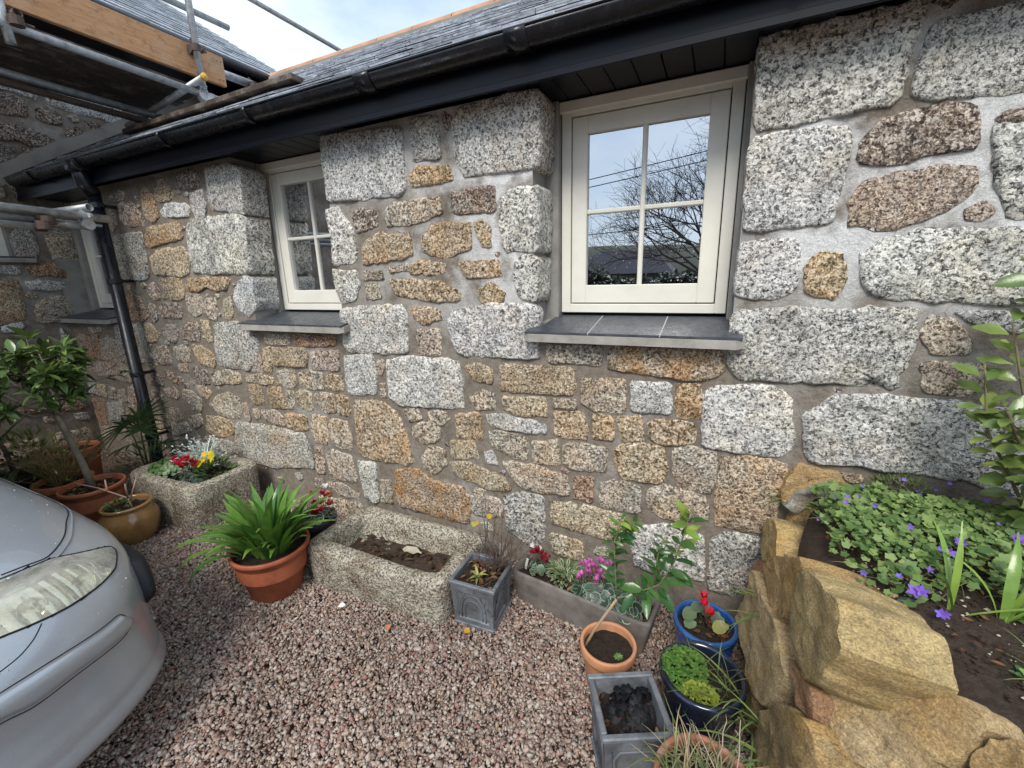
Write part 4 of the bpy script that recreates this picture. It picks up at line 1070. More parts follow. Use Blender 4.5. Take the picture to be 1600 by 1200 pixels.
# dim rooms behind the windows
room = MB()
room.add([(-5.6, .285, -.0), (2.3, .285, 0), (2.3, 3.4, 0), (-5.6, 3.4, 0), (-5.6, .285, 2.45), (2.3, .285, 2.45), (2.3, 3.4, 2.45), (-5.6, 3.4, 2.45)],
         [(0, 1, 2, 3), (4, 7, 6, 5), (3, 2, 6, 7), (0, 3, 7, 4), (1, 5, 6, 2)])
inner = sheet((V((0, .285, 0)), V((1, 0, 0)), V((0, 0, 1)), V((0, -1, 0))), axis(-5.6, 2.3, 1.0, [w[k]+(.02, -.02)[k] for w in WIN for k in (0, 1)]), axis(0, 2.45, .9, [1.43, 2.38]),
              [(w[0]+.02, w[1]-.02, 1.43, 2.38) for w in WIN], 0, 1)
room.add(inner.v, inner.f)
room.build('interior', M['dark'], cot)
mb = MB()
for k in range(25):
    x = -2.95 + k*.013
    mb.add([(x, .40+.012*math.sin(k*1.3), 1.25), (x+.013, .40+.012*math.sin(k*1.3+1.3), 1.25), (x+.013, .40+.012*math.sin(k*1.3+1.3), 2.42), (x, .40+.012*math.sin(k*1.3), 2.42)], [(0, 1, 2, 3)])
mb.build('curtain', M['curtain'], cot)
t = MB(); t.tube([(-2.745, .30, 1.80), (-2.735, .297, 1.73), (-2.715, .293, 1.70), (-2.705, .293, 1.73), (-2.715, .295, 1.745)], .005, 6)
t.build('window_stay', M['stain_metal'], cot)
wd = thing('wardrobe', 'brown wooden wardrobe seen through the right panes of the smaller window', 'wardrobe', (-3.6, 1.4, 0))
MB().bbox((-4.3, 1.15, 0), (-3.0, 1.65, 2.15), .01).build('carcass', M['brownwood'], wd)
for k in range(2):
    MB().bbox((-4.28+.65*k, 1.12, .1), (-3.66+.65*k, 1.149, 2.1), .008).build('door', M['brownwood'], wd)

# ------------------------------------------------------------------ neighbouring house
hou = thing('stone_house', 'taller rough stone house at the left, its wall meeting the cottage in a dark corner', 'house', (XW-2, -.5, 0))
WH = (-1.05, -.262, 1.86, 2.95)
wsh = sheet(FR_WING, axis(-3.2, 2.75, .035, [WH[0], WH[1]]), axis(-.05, 4.02, .035, [WH[2], WH[3]]), [WH], .006, 5.0)
hwall = wsh.build('wall', M['mortar'], hou, True)
random.seed(8)
extra_wing = [('b', '', [(-1.5, .5), (-1.0, .52), (-1.02, .8), (-1.5, .82)]), ('G', '', [(-1.6, .95), (-.98, .92), (-1.0, 1.2), (-1.6, 1.25)]),
              ('d', '', [(-1.7, 2.9), (-1.2, 2.9), (-1.2, 3.2), (-1.7, 3.2)]), ('p', '', [(-.75, .1), (-.4, .1), (-.42, .25), (-.75, .27)]), ('b', '', [(-.36, .08), (-.05, .1), (-.07, .24), (-.35, .25)]),
              ('w', '', [(1.0, 3.45), (1.7, 3.62), (1.68, 3.85), (1.0, 3.8)]), ('b', '', [(-1.5, .05), (-.9, .06), (-.9, .35), (-1.5, .36)]),
              ('r', '', [(-2.4, .3), (-1.7, .3), (-1.7, .7), (-2.4, .75)]), ('G', '', [(-2.5, .95), (-1.75, .95), (-1.75, 1.4), (-2.5, 1.4)]), ('b', '', [(-2.4, 1.6), (-1.2, 1.6), (-1.2, 1.8), (-2.4, 1.8)])]
for i, (kd, fl, poly) in enumerate(WING + extra_wing):
    tint, al = TINT[kd]; k = rnd(.9, 1.1)
    me = stone_mesh(poly, FR_WING, .05, .020, .012, 300+i*1.3, M['granite'], step=.04, grow=.008, lump=.6)
    link('stone', me, hwall, (tint[0]*k, tint[1]*k, tint[2]*k, al))
# its window: same joinery turned a quarter
Mw = Matrix.Translation((XW, 0, 0)) @ Matrix.Rotation(R(90), 4, 'Z')
y0, y1 = WH[0]+.02, WH[1]-.004
mbw = MB(); X0, X1 = XW-.13, XW-.06
mbw.bbox((X0, y0, 1.90), (X1, y0+.05, 2.93), .003).bbox((X0, y1-.05, 1.90), (X1, y1, 2.93), .003).bbox((X0, y0+.05, 1.90), (X1, y1-.05, 1.95), .003).bbox((X0, y0+.05, 2.87), (X1, y1-.05, 2.93), .003)
hw = mbw.build('window', M['cream'], hou)
MB().bbox((X0, y0+.055, 1.955), (X1-.004, y0+.13, 2.865), .003).bbox((X0, y1-.13, 1.955), (X1-.004, y1-.055, 2.865), .003).bbox((X0, y0+.13, 1.955), (X1-.0046, y1-.13, 2.04), .003).bbox((X0, y0+.13, 2.79), (X1-.0046, y1-.13, 2.865), .003).build('casement', M['cream'], hw)
MB().add([(X0+.03, y0+.13, 2.04), (X0+.03, y1-.13, 2.04), (X0+.03, y1-.13, 2.79), (X0+.03, y0+.13, 2.79)], [(0, 1, 2, 3)]).build('pane', M['glass'], hw)
MB().box((X0-.3, y0-.1, 1.8), (X0-.02, y1+.1, 3.0)).build('interior', M['dark'], hou)
MB().bbox((XW-.14, WH[0]-.05, 1.845), (XW+.05, WH[1]+.13, 1.885), .006).build('window_cill', M['cill'], hou)
for k in range(3):
    a = WH[0]-.04 + k*.32
    MB().bbox((XW-.13, a, 1.886), (XW+.047, a+.314, 1.899), .002).build('slate_tile', M['tile'], hou)
for (ya, yb, za, zb) in ((WH[0]-.03, WH[0]+.018, 1.86, 2.95), (WH[1]-.003, WH[1]+.03, 1.86, 2.95), (WH[0], WH[1], 2.93, 2.98)):
    MB().box((XW-.14, ya, za), (XW-.004, yb, zb)).build('reveal', M['cement'], hou)
# mortar fillet where the low roof dies into it
vs = []
for y in [(-.22 + i*(2.4/16)) for i in range(17)]:
    h_ = .135 + .02*noise.noise(V((y*3, 0, 0)))
    vs += [(XW+.034, y, roof_z(y)-.03), (XW+.030, y, roof_z(y)+h_), (XW-.02, y, roof_z(y)+h_+.03)]
MB().add(vs, [(i*3+k, i*3+3+k, i*3+4+k, i*3+1+k) for i in range(16) for k in (0, 1)] + [(0, 1, 2)]).build('mortar_fillet', M['fillet'], hou, True)
vs = []
for y in (-.2, 2.2): vs += [(XW+.03, y, roof_z(y)+.028), (XW+.11, y, roof_z(y)+.024)]
MB().add(vs, [(0, 1, 3, 2)]).build('flashing', M['black'], hou)
# roof of slates in courses, verge at the far end
mb = MB()
PT = math.tan(R(31.5)); X0, Z0 = -5.0, 3.983
nrow = 25; run = .17
for r_ in range(nrow):
    xa0 = X0 - run*r_
    y = -3.4 + (.12 if r_ % 2 else 0)
    while y < 2.73:
        w_ = rnd(.23, .27); ya, yb = y, min(y+w_-.004, 2.73); y += w_
        if yb-ya < .02: continue
        j = rnd(-.008, .008); t = rnd(.007, .013)
        xa, xb = xa0+j, xa0-run*1.3
        za, zb = Z0+(X0-xa)*PT+.014, Z0+(X0-xb)*PT+.002
        mb.add([(xa, ya, za), (xa, yb, za+rnd(-.003, .003)), (xb, yb, zb), (xb, ya, zb), (xa, ya, za+t), (xa, yb, za+t), (xb, yb, zb+t*.6), (xb, ya, zb+t*.6)],
               [(0, 1, 5, 4), (4, 5, 6, 7), (0, 4, 7, 3), (1, 2, 6, 5)])
mb.build('roof', M['slate'], hou, kind='stuff')
xr = X0-run*nrow; zr = Z0+(X0-xr)*PT-.02
MB().add([(X0+.02, -3.4, Z0-.03), (X0+.02, 2.72, Z0-.03), (xr, 2.72, zr), (xr, -3.4, zr), (xr-4, 2.72, Z0-.03), (xr-4, -3.4, Z0-.03), (xr-4, 2.72, 0), (xr-4, -3.4, 0), (X0-.25, 2.72, 0), (X0-.25, 2.72, Z0-.16)],
         [(0, 1, 2, 3), (3, 2, 4, 5), (5, 4, 6, 7), (1, 9, 8, 6, 4, 2)]).build('light_block_deck', M['dark'], hou)  # unseen dark solid under the house slates, likewise blocking light
MB().add([(XW-.002, -3.2, 0), (XW-.002, -3.2, 4.1), (xr, -3.2, zr-.05), (xr-4, -3.2, 4.1), (xr-4, -3.2, 0)], [(0, 1, 2, 3, 4)]).build('gable', M['cement'], hou)
MB().bbox((XW-.05, -3.3, 3.80), (X0-.03, 2.72, 3.93), .004).build('fascia', M['fascia'], hou)
MB().tube([(X0+.03, -3.3, 3.93), (X0+.03, 2.72, 3.93)], .05, 10).build('gutter', M['black'], hou, True)

# ------------------------------------------------------------------ scaffolding
scf = thing('scaffolding', 'galvanised tube scaffold with boarded lift and timber toe board over the corner', 'scaffolding', (-4.1, -.3, 0))
def tube(a, b, r_=.0242, mat='galv'):
    return MB().pipe(a, b, r_, r_-.004, 18).build('tube', M[mat], scf, True)
def coupler(p, ax=(0, 1, 0), ax2=(0, 0, 1), s=1.0, mat='rust'):
    p = V(p); d = V(ax).normalized(); e = V(ax2).normalized(); f_ = d.cross(e)
    m = MB()
    m.tube([p-d*.024*s, p+d*.024*s], .034*s, 12)
    q = p + f_*.052*s
    m.tube([q-e*.024*s, q+e*.024*s], .034*s, 12)
    m.tube([p+e*.028*s, p+e*.075*s], .008*s, 6)
    m.tube([p+e*.052*s-f_*.014, p+e*.052*s+f_*.014], .014*s, 6)
    m.tube([q-f_*.0*s+d*.03*s, q+d*.075*s], .008*s, 6)
    m.build('coupler', M[mat], scf)
tube((-3.90, -2.6, 3.135), (-3.90, .69, 3.105))
tube((-4.40, -2.6, 3.045), (-4.40, .52, 2.995))
tube((-4.40, -2.6, 2.985), (-4.40, .60, 2.930), mat='rust')
tb = MB().bbox((-4.02, -2.6, 3.262), (-3.982, .815, 3.485), .003).build('toe_board', M['plank'], scf)
for yk in (.76, .79):
    for zk in (3.30, 3.44):
        MB().tube([(-3.9815, yk, zk), (-3.978, yk, zk)], .004, 6).build('nail', M['rust'], tb)
for k in range(6):
    x = -4.03 - k*.17
    MB().bbox((x-.162, -2.6, 3.165+.004*(k % 2)), (x, .62+.03*(k % 3), 3.203+.004*(k % 2)), .003).build('scaffold_board', M['board'], scf)
tube((-3.90, .55, 3.06), (-3.90, .555, 4.6))
coupler((-3.90, .55, 3.43), (0, 0, 1), (0, 1, 0))
tr = tube((-3.80, .50, 3.19), (-4.75, .38, 2.96))
MB().tube([(-3.797, .5003, 3.191), (-3.775, .503, 3.196)], .027, 14).build('end_cap', M['yellowcap'], scf, True)
coupler((-3.90, .53, 3.13), (0, 1, 0), (1, 0, .2), mat='galv')
coupler((-3.93, .585, 3.09), (0, 1, 0), (0, 0, 1), mat='galv')
coupler((-4.40, .44, 2.98), (0, 1, 0), (1, 0, .2))
tube((-3.95, .57, 3.085), (-3.88, .86, 3.07))
tube((-4.12, .60, 3.41), (-4.12, 1.20, 3.425), .033)
coupler((-4.12, 1.14, 3.40), (0, 1, 0), (0, 0, 1))
tube((-3.90, -.55, 3.02), (-3.905, -.56, 3.30)); coupler((-3.90, -.52, 3.135), (0, 1, 0), (0, 0, 1))
tube((-3.86, -.50, 3.19), (-4.75, -.62, 2.99), mat='rust')
tube((-4.2, -1.4, 3.79), (-4.2, 1.07, 3.86))
tube((-4.6, -1.2, 4.44), (-4.6, 2.99, 4.46))
tube((-3.8, -2.6, 2.155), (-3.8, -.316, 2.058))
tube((-3.83, -2.6, 2.10), (-3.83, -.62, 2.022), mat='galv')
tube((-3.80, -2.6, 2.05), (-3.80, -.67, 1.978), .021)
tube((-3.84, -.62, 2.015), (-3.84, -.43, 2.008))
tube((-4.12, -.50, 2.105), (-3.755, -.43, 2.118))
coupler((-3.80, -.445, 2.064), (0, 1, 0), (1, .1, .05), mat='galv')
coupler((-3.83, -.64, 2.02), (0, 1, 0), (0, 0, 1)); coupler((-3.80, -.675, 1.985), (0, 1, 0), (0, 0, 1))
RB = [(-4.566, 0.3, 2.841), (-2.539, 0.3, 2.854)]
d_ = (V(RB[1])-V(RB[0])).normalized()
MB().bbox((-.06, 0, 0), (.06, (V(RB[1])-V(RB[0])).length, .035), .003, frame_at(RB[0], d_)).build('roof_plank', M['board'], scf)
# ------------------------------------------------------------------ ground and gravel
random.seed(11)
mb = MB()
mb.add([(-60, -70, -.03), (60, -70, -.03), (60, 60, -.03), (-60, 60, -.03)], [(0, 1, 2, 3)])
mb.build('ground', M['ground'], kind='structure')

def gravel(n_near, n_far):
    rs = np.random.RandomState(5)
    iv = np.array([(x, y, z) for x in (-1, 1) for y in (-1, 1) for z in (-1, 1)], float)*.72
    fc = np.array([(0,1,3),(0,3,2),(4,6,7),(4,7,5),(0,4,5),(0,5,1),(2,3,7),(2,7,6),(0,2,6),(0,6,4),(1,5,7),(1,7,3)])
    n = n_near + n_far
    p = np.zeros((n, 3))
    p[:n_near, 0] = rs.uniform(-3.3, .42, n_near); p[:n_near, 1] = rs.uniform(-2.5, .02, n_near)
    p[n_near:, 0] = rs.uniform(-5.7, 1.5, n_far); p[n_near:, 1] = rs.uniform(-4.5, .0, n_far)
    s = rs.lognormal(math.log(.0060), .30, n).clip(.003, .0125)
    p[:, 2] = -.016 + s*.45 + rs.uniform(0, .015, n) + .008*np.sin(p[:, 0]*3.1+1)*np.sin(p[:, 1]*4.3)
    sc = s[:, None]*np.stack([rs.uniform(.95, 1.45, n), rs.uniform(.75, 1.05, n), rs.uniform(.42, .70, n)], 1)
    q = rs.normal(size=(n, 4)); q[:, 1:3] *= .38; q /= np.linalg.norm(q, axis=1)[:, None]
    w, x, y, z = q.T
    Rm = np.stack([1-2*(y*y+z*z), 2*(x*y-z*w), 2*(x*z+y*w), 2*(x*y+z*w), 1-2*(x*x+z*z), 2*(y*z-x*w), 2*(x*z-y*w), 2*(y*z+x*w), 1-2*(x*x+y*y)], 1).reshape(n, 3, 3)
    jit = rs.uniform(.45, 1.25, (n, 8, 3))
    vs = iv[None]*jit*sc[:, None, :]*1.18
    vs = np.einsum('nij,nkj->nki', Rm, vs) + p[:, None, :]
    me = bpy.data.meshes.new('gravel')
    fs = (fc[None] + (np.arange(n)*8)[:, None, None]).reshape(-1)
    me.vertices.add(n*8); me.vertices.foreach_set('co', vs.reshape(-1).astype(np.float32))
    me.loops.add(n*36); me.loops.foreach_set('vertex_index', fs.astype(np.int32))
    me.polygons.add(n*12); me.polygons.foreach_set('loop_start', np.arange(0, n*36, 3, dtype=np.int32))
    me.polygons.foreach_set('loop_total', np.full(n*12, 3, np.int32))
    me.materials.append(M['gravel'])
    me.update(calc_edges=True)
    o = link('gravel', me, kind='stuff')
gravel(150000, 30000)

# ------------------------------------------------------------------ troughs, planters, pots
def hollow(name, c, hx, hy, h, wall_, depth, mat, parent, rotz=0.0, taper=.0, rough=.012, seed=0, rr=.25, n=72, rim=.02):
    def ring(ax, ay, z, k):
        vs = []
        for i in range(n):
            t = 2*math.pi*(i+.5)/n
            e = rr
            cx = math.copysign(abs(math.cos(t))**e, math.cos(t)); sy = math.copysign(abs(math.sin(t))**e, math.sin(t))
            x, y = ax*cx, ay*sy
            p = V((x, y, z))
            d = noise.noise_vector(V((x*7, y*7, z*7+seed)))*rough + noise.noise_vector(V((x*22, y*22, z*22+seed)))*rough*.55
            vs.append(p + d)
        return vs
    b = rim
    rings = [ring(hx*(1-taper), hy*(1-taper), -.02, 0), ring(hx*(1-taper*.6), hy*(1-taper*.6), h*.3, 1), ring(hx*(1-taper*.3), hy*(1-taper*.3), h*.62, 1), ring(hx, hy, h-b, 2), ring(hx-b*.35, hy-b*.35, h-b*.25, 3), ring(hx-b, hy-b, h, 3),
             ring(hx-wall_*.5, hy-wall_*.5, h+.002, 3), ring(hx-wall_+b, hy-wall_+b, h, 4), ring(hx-wall_, hy-wall_, h-b, 5), ring(hx-wall_*1.06, hy-wall_*1.06, h-depth*.6, 6), ring(hx-wall_*1.12, hy-wall_*1.12, h-depth, 6)]
    vs = [p for r_ in rings for p in r_]
    fs = []
    for r_ in range(len(rings)-1):
        for k in range(n):
            a = r_*n
            fs.append((a+k, a+(k+1) % n, a+n+(k+1) % n, a+n+k))
    fs.append(tuple((len(rings)-1)*n+k for k in range(n)))
    Mx = Matrix.Translation(V((c[0], c[1], 0))) @ Matrix.Rotation(rotz, 4, 'Z')
    return MB().add([Mx @ p for p in vs], fs).build(name, mat, parent, True)
def soil_patch(c, hx, hy, z, parent, rotz=0, mat='soil', amp=.012, seed=0, name='soil'):
    n = 22; vs, fs = [], []
    Mx = Matrix.Translation(V((c[0], c[1], 0))) @ Matrix.Rotation(rotz, 4, 'Z')
    for i in range(n+1):
        for j in range(n+1):
            x, y = -hx+2*hx*i/n, -hy+2*hy*j/n
            vs.append(Mx @ V((x, y, z + amp*noise.noise(V((x*25, y*25, seed))) + amp*.7*noise.noise(V((x*70, y*70, seed))))))
    for i in range(n):
        for j in range(n):
            a = i*(n+1)+j
            fs.append((a, a+n+1, a+n+2, a+1))
    return MB().add(vs, fs).build(name, M[mat], parent, True)
def litter(c, hx, hy, z, parent, n, cols, seed=0, name='leaf_litter', L=.03, rotz=0):
    r_ = random.Random(seed); by = {}
    Mx = Matrix.Translation(V((c[0], c[1], 0))) @ Matrix.Rotation(rotz, 4, 'Z')
    for _ in range(n):
        mbx = by.setdefault(r_.randrange(len(cols)), MB())
        p = Mx @ V((r_.uniform(-hx, hx), r_.uniform(-hy, hy), z+.012+r_.uniform(0, .01)))
        a = r_.uniform(0, 6.28); k = r_.uniform(.6, 1.3)
        mbx.leaf(frame_at(p, (math.cos(a), math.sin(a), r_.uniform(-.2, .4)), (r_.uniform(-.4, .4), r_.uniform(-.4, .4), 1)), L*k, L*.55*k, r_.uniform(-.3, .5), .15)
    for k, mbx in by.items(): mbx.build(name, M['mattleaf'], parent, True, cols[k], kind='stuff')
BROWN = [(.12, .06, .03), (.22, .12, .05), (.07, .04, .025), (.30, .20, .10)]

tr1 = thing('stone_trough', 'weathered granite trough full of red and yellow flowers, by the downpipe', 'trough', (-3.37, -.35, 0))
hollow('basin', (-3.37, -.35), .385, .25, .325, .085, .14, M['trough'], tr1, R(1), .03, .014, 1.0)
soil_patch((-3.37, -.35), .30, .165, .265, tr1, seed=2)
tr2 = thing('stone_trough', 'empty granite trough with wet leaves inside, between terracotta pot and square planter', 'trough', (-1.50, -.37, 0))
hollow('basin', (-1.495, -.375), .452, .238, .232, .088, .150, M['trough'], tr2, R(1.2), .04, .011, 7.0, .15)
soil_patch((-1.495, -.375), .362, .150, .092, tr2, mat='bedsoil', amp=.02, seed=4, name='debris')
litter((-1.495, -.375), .31, .11, .095, tr2, 75, [(.05, .03, .018), (.11, .06, .03), (.035, .022, .015), (.17, .11, .06)], 3, L=.04)
mb = MB(); mb.leaf(frame_at((-1.50, -.33, .135), (1, .15, 0.05), (0, -.1, 1)), .12, .055, .1, .15, .1)
mb.build('fallen_leaf', M['mattleaf'], tr2, True, (.62, .55, .42))

def planter(loc, s, h, rot, label, style, parts=True):
    t = thing('square_planter', label, 'planter', (loc[0], loc[1], 0))
    Mx = Matrix.Translation(V((loc[0], loc[1], 0))) @ Matrix.Rotation(rot, 4, 'Z')
    b = s*.44; q = s*.5
    # tapered shell with thickness
    for k in range(4):
        Mr = Mx @ Matrix.Rotation(k*math.pi/2, 4, 'Z')
        def P(u, z, d=0.0):                        # u -1..1 along the side, z height, d outwards
            hw = b + (q-b)*z/h - .004
            return Mr @ V((u*hw, -(hw+d), z))
        m = MB()
        # recessed panel + frame
        fr_, top_, bot_ = .78, .80, .16
        vs = [P(-1, 0), P(1, 0), P(1, h), P(-1, h), P(-fr_, h*bot_), P(fr_, h*bot_), P(fr_, h*top_), P(-fr_, h*top_)]
        vs += [P(-fr_+.05, h*(bot_+.03), -.006), P(fr_-.05, h*(bot_+.03), -.006), P(fr_-.05, h*(top_-.03), -.006), P(-fr_+.05, h*(top_-.03), -.006)]
        fs = [(0, 1, 5, 4), (1, 2, 6, 5), (2, 3, 7, 6), (3, 0, 4, 7), (4, 5, 9, 8), (5, 6, 10, 9), (6, 7, 11, 10), (7, 4, 8, 11), (8, 9, 10, 11)]
        ih = [Mr @ V((-(q-.016), -(q-.016), h-.001)), Mr @ V((q-.016, -(q-.016), h-.001)), Mr @ V((b-.02, -(b-.02), .03)), Mr @ V((-(b-.02), -(b-.02), .03))]
        vs += ih; fs += [(12, 13, 14, 15)]
        m.add(vs, fs)
        side = m.build('side_panel', M['lead'], t)
        m2 = MB()
        if style == 'arch':
            for sc_ in (1.0, .72):
                pts = []
                for i in range(13):
                    a = i/12
                    if a < .5: x = -.62*sc_ + (.62*sc_)*(1-math.cos(a*math.pi)); z = (.30 if sc_ == 1 else .30) + .45*sc_*math.sin(a*math.pi)
                    else: x = .62*sc_ - (.62*sc_)*(1-math.cos((1-a)*math.pi)); z = .30 + .45*sc_*math.sin((1-a)*math.pi)
                    pts.append(P(x, h*z, -.004))
                pts = [P(-.62*sc_, h*.19, -.004)] + pts + [P(.62*sc_, h*.19, -.004)]
                m2.tube(pts, .0042 if sc_ == 1 else .003, 6)
            for sx in (-1, 1):
                m2.tube([P(sx*.60, h*.76, -.004), P(sx*.34, h*.76, -.004), P(sx*.56, h*.58, -.004), P(sx*.60, h*.76, -.004)], .0026, 5)
        else:
            o8 = [(-.52, .20), (.52, .20), (.70, .30), (.70, .66), (.52, .76), (-.52, .76), (-.70, .66), (-.70, .30), (-.52, .20)]
            m2.tube([P(x, h*z, -.003) for x, z in o8], .0055, 6)
            m2.tube([P(x*.86, h*(.48+(z-.48)*.86), -.005) for x, z in o8], .0025, 5)
        m2.build('relief_moulding', M['lead'], side, True)
        rm = MB()
        rm.bbox((-q-.004, -q-.004, h-.012), (q+.004-.022 if False else q+.004, -q+.016, h+.006), .004, Mr) if k % 2 == 0 else rm.bbox((-q+.0165, -q-.0035, h-.0118), (q-.0165, -q+.016, h+.0058), .004, Mr)
        rm.build('rim', M['lead'], t)
        MB().bbox((-b-.003, -b-.003, 0), (b+.003, -b+.006, .018), .003, Mr).build('plinth', M['lead'], t) if k % 2 == 0 else MB().bbox((-b+.007, -b-.003, 0), (b-.007, -b+.006, .0178), .003, Mr).build('plinth', M['lead'], t)
    return t, Mx
pl1, Mx1 = planter((-.925, -.435), .232, .238, R(3), 'small square lead-look planter with gothic arch panels beside the empty trough', 'arch')
soil_patch((-.925, -.435), .098, .098, .205, pl1, R(3), seed=6)
litter((-.925, -.435), .09, .09, .205, pl1, 60, BROWN, 8, L=.03, rotz=R(3))
pl2, Mx2 = planter((-.157, -.845), .215, .268, R(27), 'square grey planter with octagonal panel moulding holding a dark leaved plant', 'octagon')
soil_patch((-.157, -.845), .092, .092, .205, pl2, R(27), seed=9)
lp = thing('long_planter', 'long weathered grey trough planter of cyclamens against the wall', 'planter', (-.485, -.245, 0))
LPR = R(-8.5)
hollow('basin', (-.485, -.248), .352, .098, .172, .022, .06, mat_simple('weathered_grey_plastic', (.155, .135, .12), .75, 16, .4, .4, 60), lp, LPR, .10, .002, 3.0, .16, 80, .008)
soil_patch((-.485, -.248), .328, .072, .138, lp, LPR, seed=12)
litter((-.485, -.248), .32, .07, .138, lp, 70, BROWN, 18, L=.025, rotz=LPR)

def lathe_pot(label, cat, c, r_rim, h, r_base, col, mat='terracotta', style='plain', soil=True, name='flower_pot', sdrop=.035, stain=.5, wob=.01):
    t = thing(name, label, cat, (c[0], c[1], 0))
    if style == 'rim':        # terracotta-look pot with rolled collar and lines
        pr = [(r_base*.94, .0), (r_base, .006), (r_rim*.88, h*.74), (r_rim*.895, h*.745), (r_rim*.90, h*.80), (r_rim*.915, h*.805), (r_rim*.92, h*.845), (r_rim*.935, h*.85), (r_rim*.94, h*.90), (r_rim*.99, h*.91), (r_rim*1.0, h*.945), (r_rim*1.0, h*.985), (r_rim*.985, h), (r_rim*.93, h), (r_rim*.915, h*.97), (r_rim*.90, h*.7), (r_rim*.86, h*.5)]
    elif style == 'bulge':
        pr = [(r_base, 0), (r_base*1.18, h*.12), (r_base*1.36, h*.34), (r_base*1.42, h*.55), (r_base*1.36, h*.72), (r_rim*.96, h*.86), (r_rim*.97, h*.90), (r_rim*1.03, h*.93), (r_rim*1.05, h*.965), (r_rim*1.02, h), (r_rim*.93, h), (r_rim*.89, h*.95), (r_rim*.9, h*.80), (r_rim*.85, h*.5)]
    elif style == 'glazed':
        pr = [(r_base, 0), (r_base*1.04, h*.03), (r_rim*.86, h*.45), (r_rim*.93, h*.76), (r_rim*.94, h*.86), (r_rim*1.0, h*.90), (r_rim*1.02, h*.95), (r_rim*1.0, h*.99), (r_rim*.96, h*1.0), (r_rim*.89, h*.995), (r_rim*.86, h*.96), (r_rim*.84, h*.7), (r_rim*.80, h*.5)]
    else:
        pr = [(r_base*.95, 0), (r_base, .006), (r_rim*.90, h*.78), (r_rim*.91, h*.80), (r_rim*.985, h*.81), (r_rim*1.0, h*.84), (r_rim*1.0, h*.97), (r_rim*.985, h*.995), (r_rim*.95, h*1.0), (r_rim*.89, h*.995), (r_rim*.87, h*.96), (r_rim*.86, h*.7), (r_rim*.80, h*.5)]
    MB().lathe(pr, (c[0], c[1], 0), 48, wob, c[0]*7).build('pot_body', M[mat], t, True, (*col, stain))
    if soil:
        MB().disc(c, r_rim*.875, h-sdrop, 30, 6, .008, c[0]).build('soil', M['soil'], t, True)
    return t
A_C = (-2.045, -.72)
lathe_pot('round orange-brown plastic pot of strap leaved agapanthus on the gravel', 'flower pot', A_C, .192, .268, .125, (.37, .105, .05), 'terracotta', 'rim', stain=.08, wob=.0)
lathe_pot('small mustard glazed pot with bare twigs beside the car bonnet', 'flower pot', (-3.37, -.775), .128, .25, .112, (.30, .165, .06), 'glaze', 'bulge')
baypot = lathe_pot('wide terracotta pot holding the bay tree with pale trunk', 'flower pot', (-3.80, -.77), .178, .30, .13, (.40, .135, .065), 'terracotta', 'rim', stain=.35)
lathe_pot('terracotta pot of fine feathery shrub behind the bay tree pot', 'flower pot', (-4.15, -.80), .165, .285, .12, (.39, .14, .07), 'terracotta', 'plain', stain=.4)
lathe_pot('terracotta pot at the back by the house corner, behind the feathery shrub', 'flower pot', (-4.72, -.52), .16, .34, .12, (.36, .12, .06), 'terracotta', 'plain', stain=.5)
lathe_pot('black plastic pot half hidden behind the car at left', 'flower pot', (-4.78, -.86), .18, .23, .15, (.02, .02, .022), 'glaze', 'plain')
lathe_pot('small dark plastic pot of red cyclamen tucked behind the agapanthus', 'flower pot', (-2.085, -.39), .112, .24, .09, (.035, .03, .035), 'plaincol', 'plain')
T_C = (-.283, -.578)
lathe_pot('small pale terracotta pot with a leaning camellia stem', 'flower pot', T_C, .108, .215, .075, (.50, .235, .12), 'terracotta', 'plain', stain=.25)
B_C = (.055, -.325); N_C = (.050, -.635); G_C = (.068, -1.005)
bluepot = lathe_pot('bright blue glazed pot with a red flower beside the rock wall', 'flower pot', B_C, .122, .225, .09, (.018, .085, .27), 'glaze', 'glazed')
lathe_pot('big dark navy glazed pot of leafy parsley between blue pot and grassy pot', 'flower pot', N_C, .137, .275, .10, (.010, .013, .028), 'glaze', 'glazed', sdrop=.05)
lathe_pot('old terracotta pot full of dry grass nearest the camera', 'flower pot', G_C, .128, .30, .09, (.30, .12, .07), 'terracotta', 'plain', stain=.9, sdrop=.03)

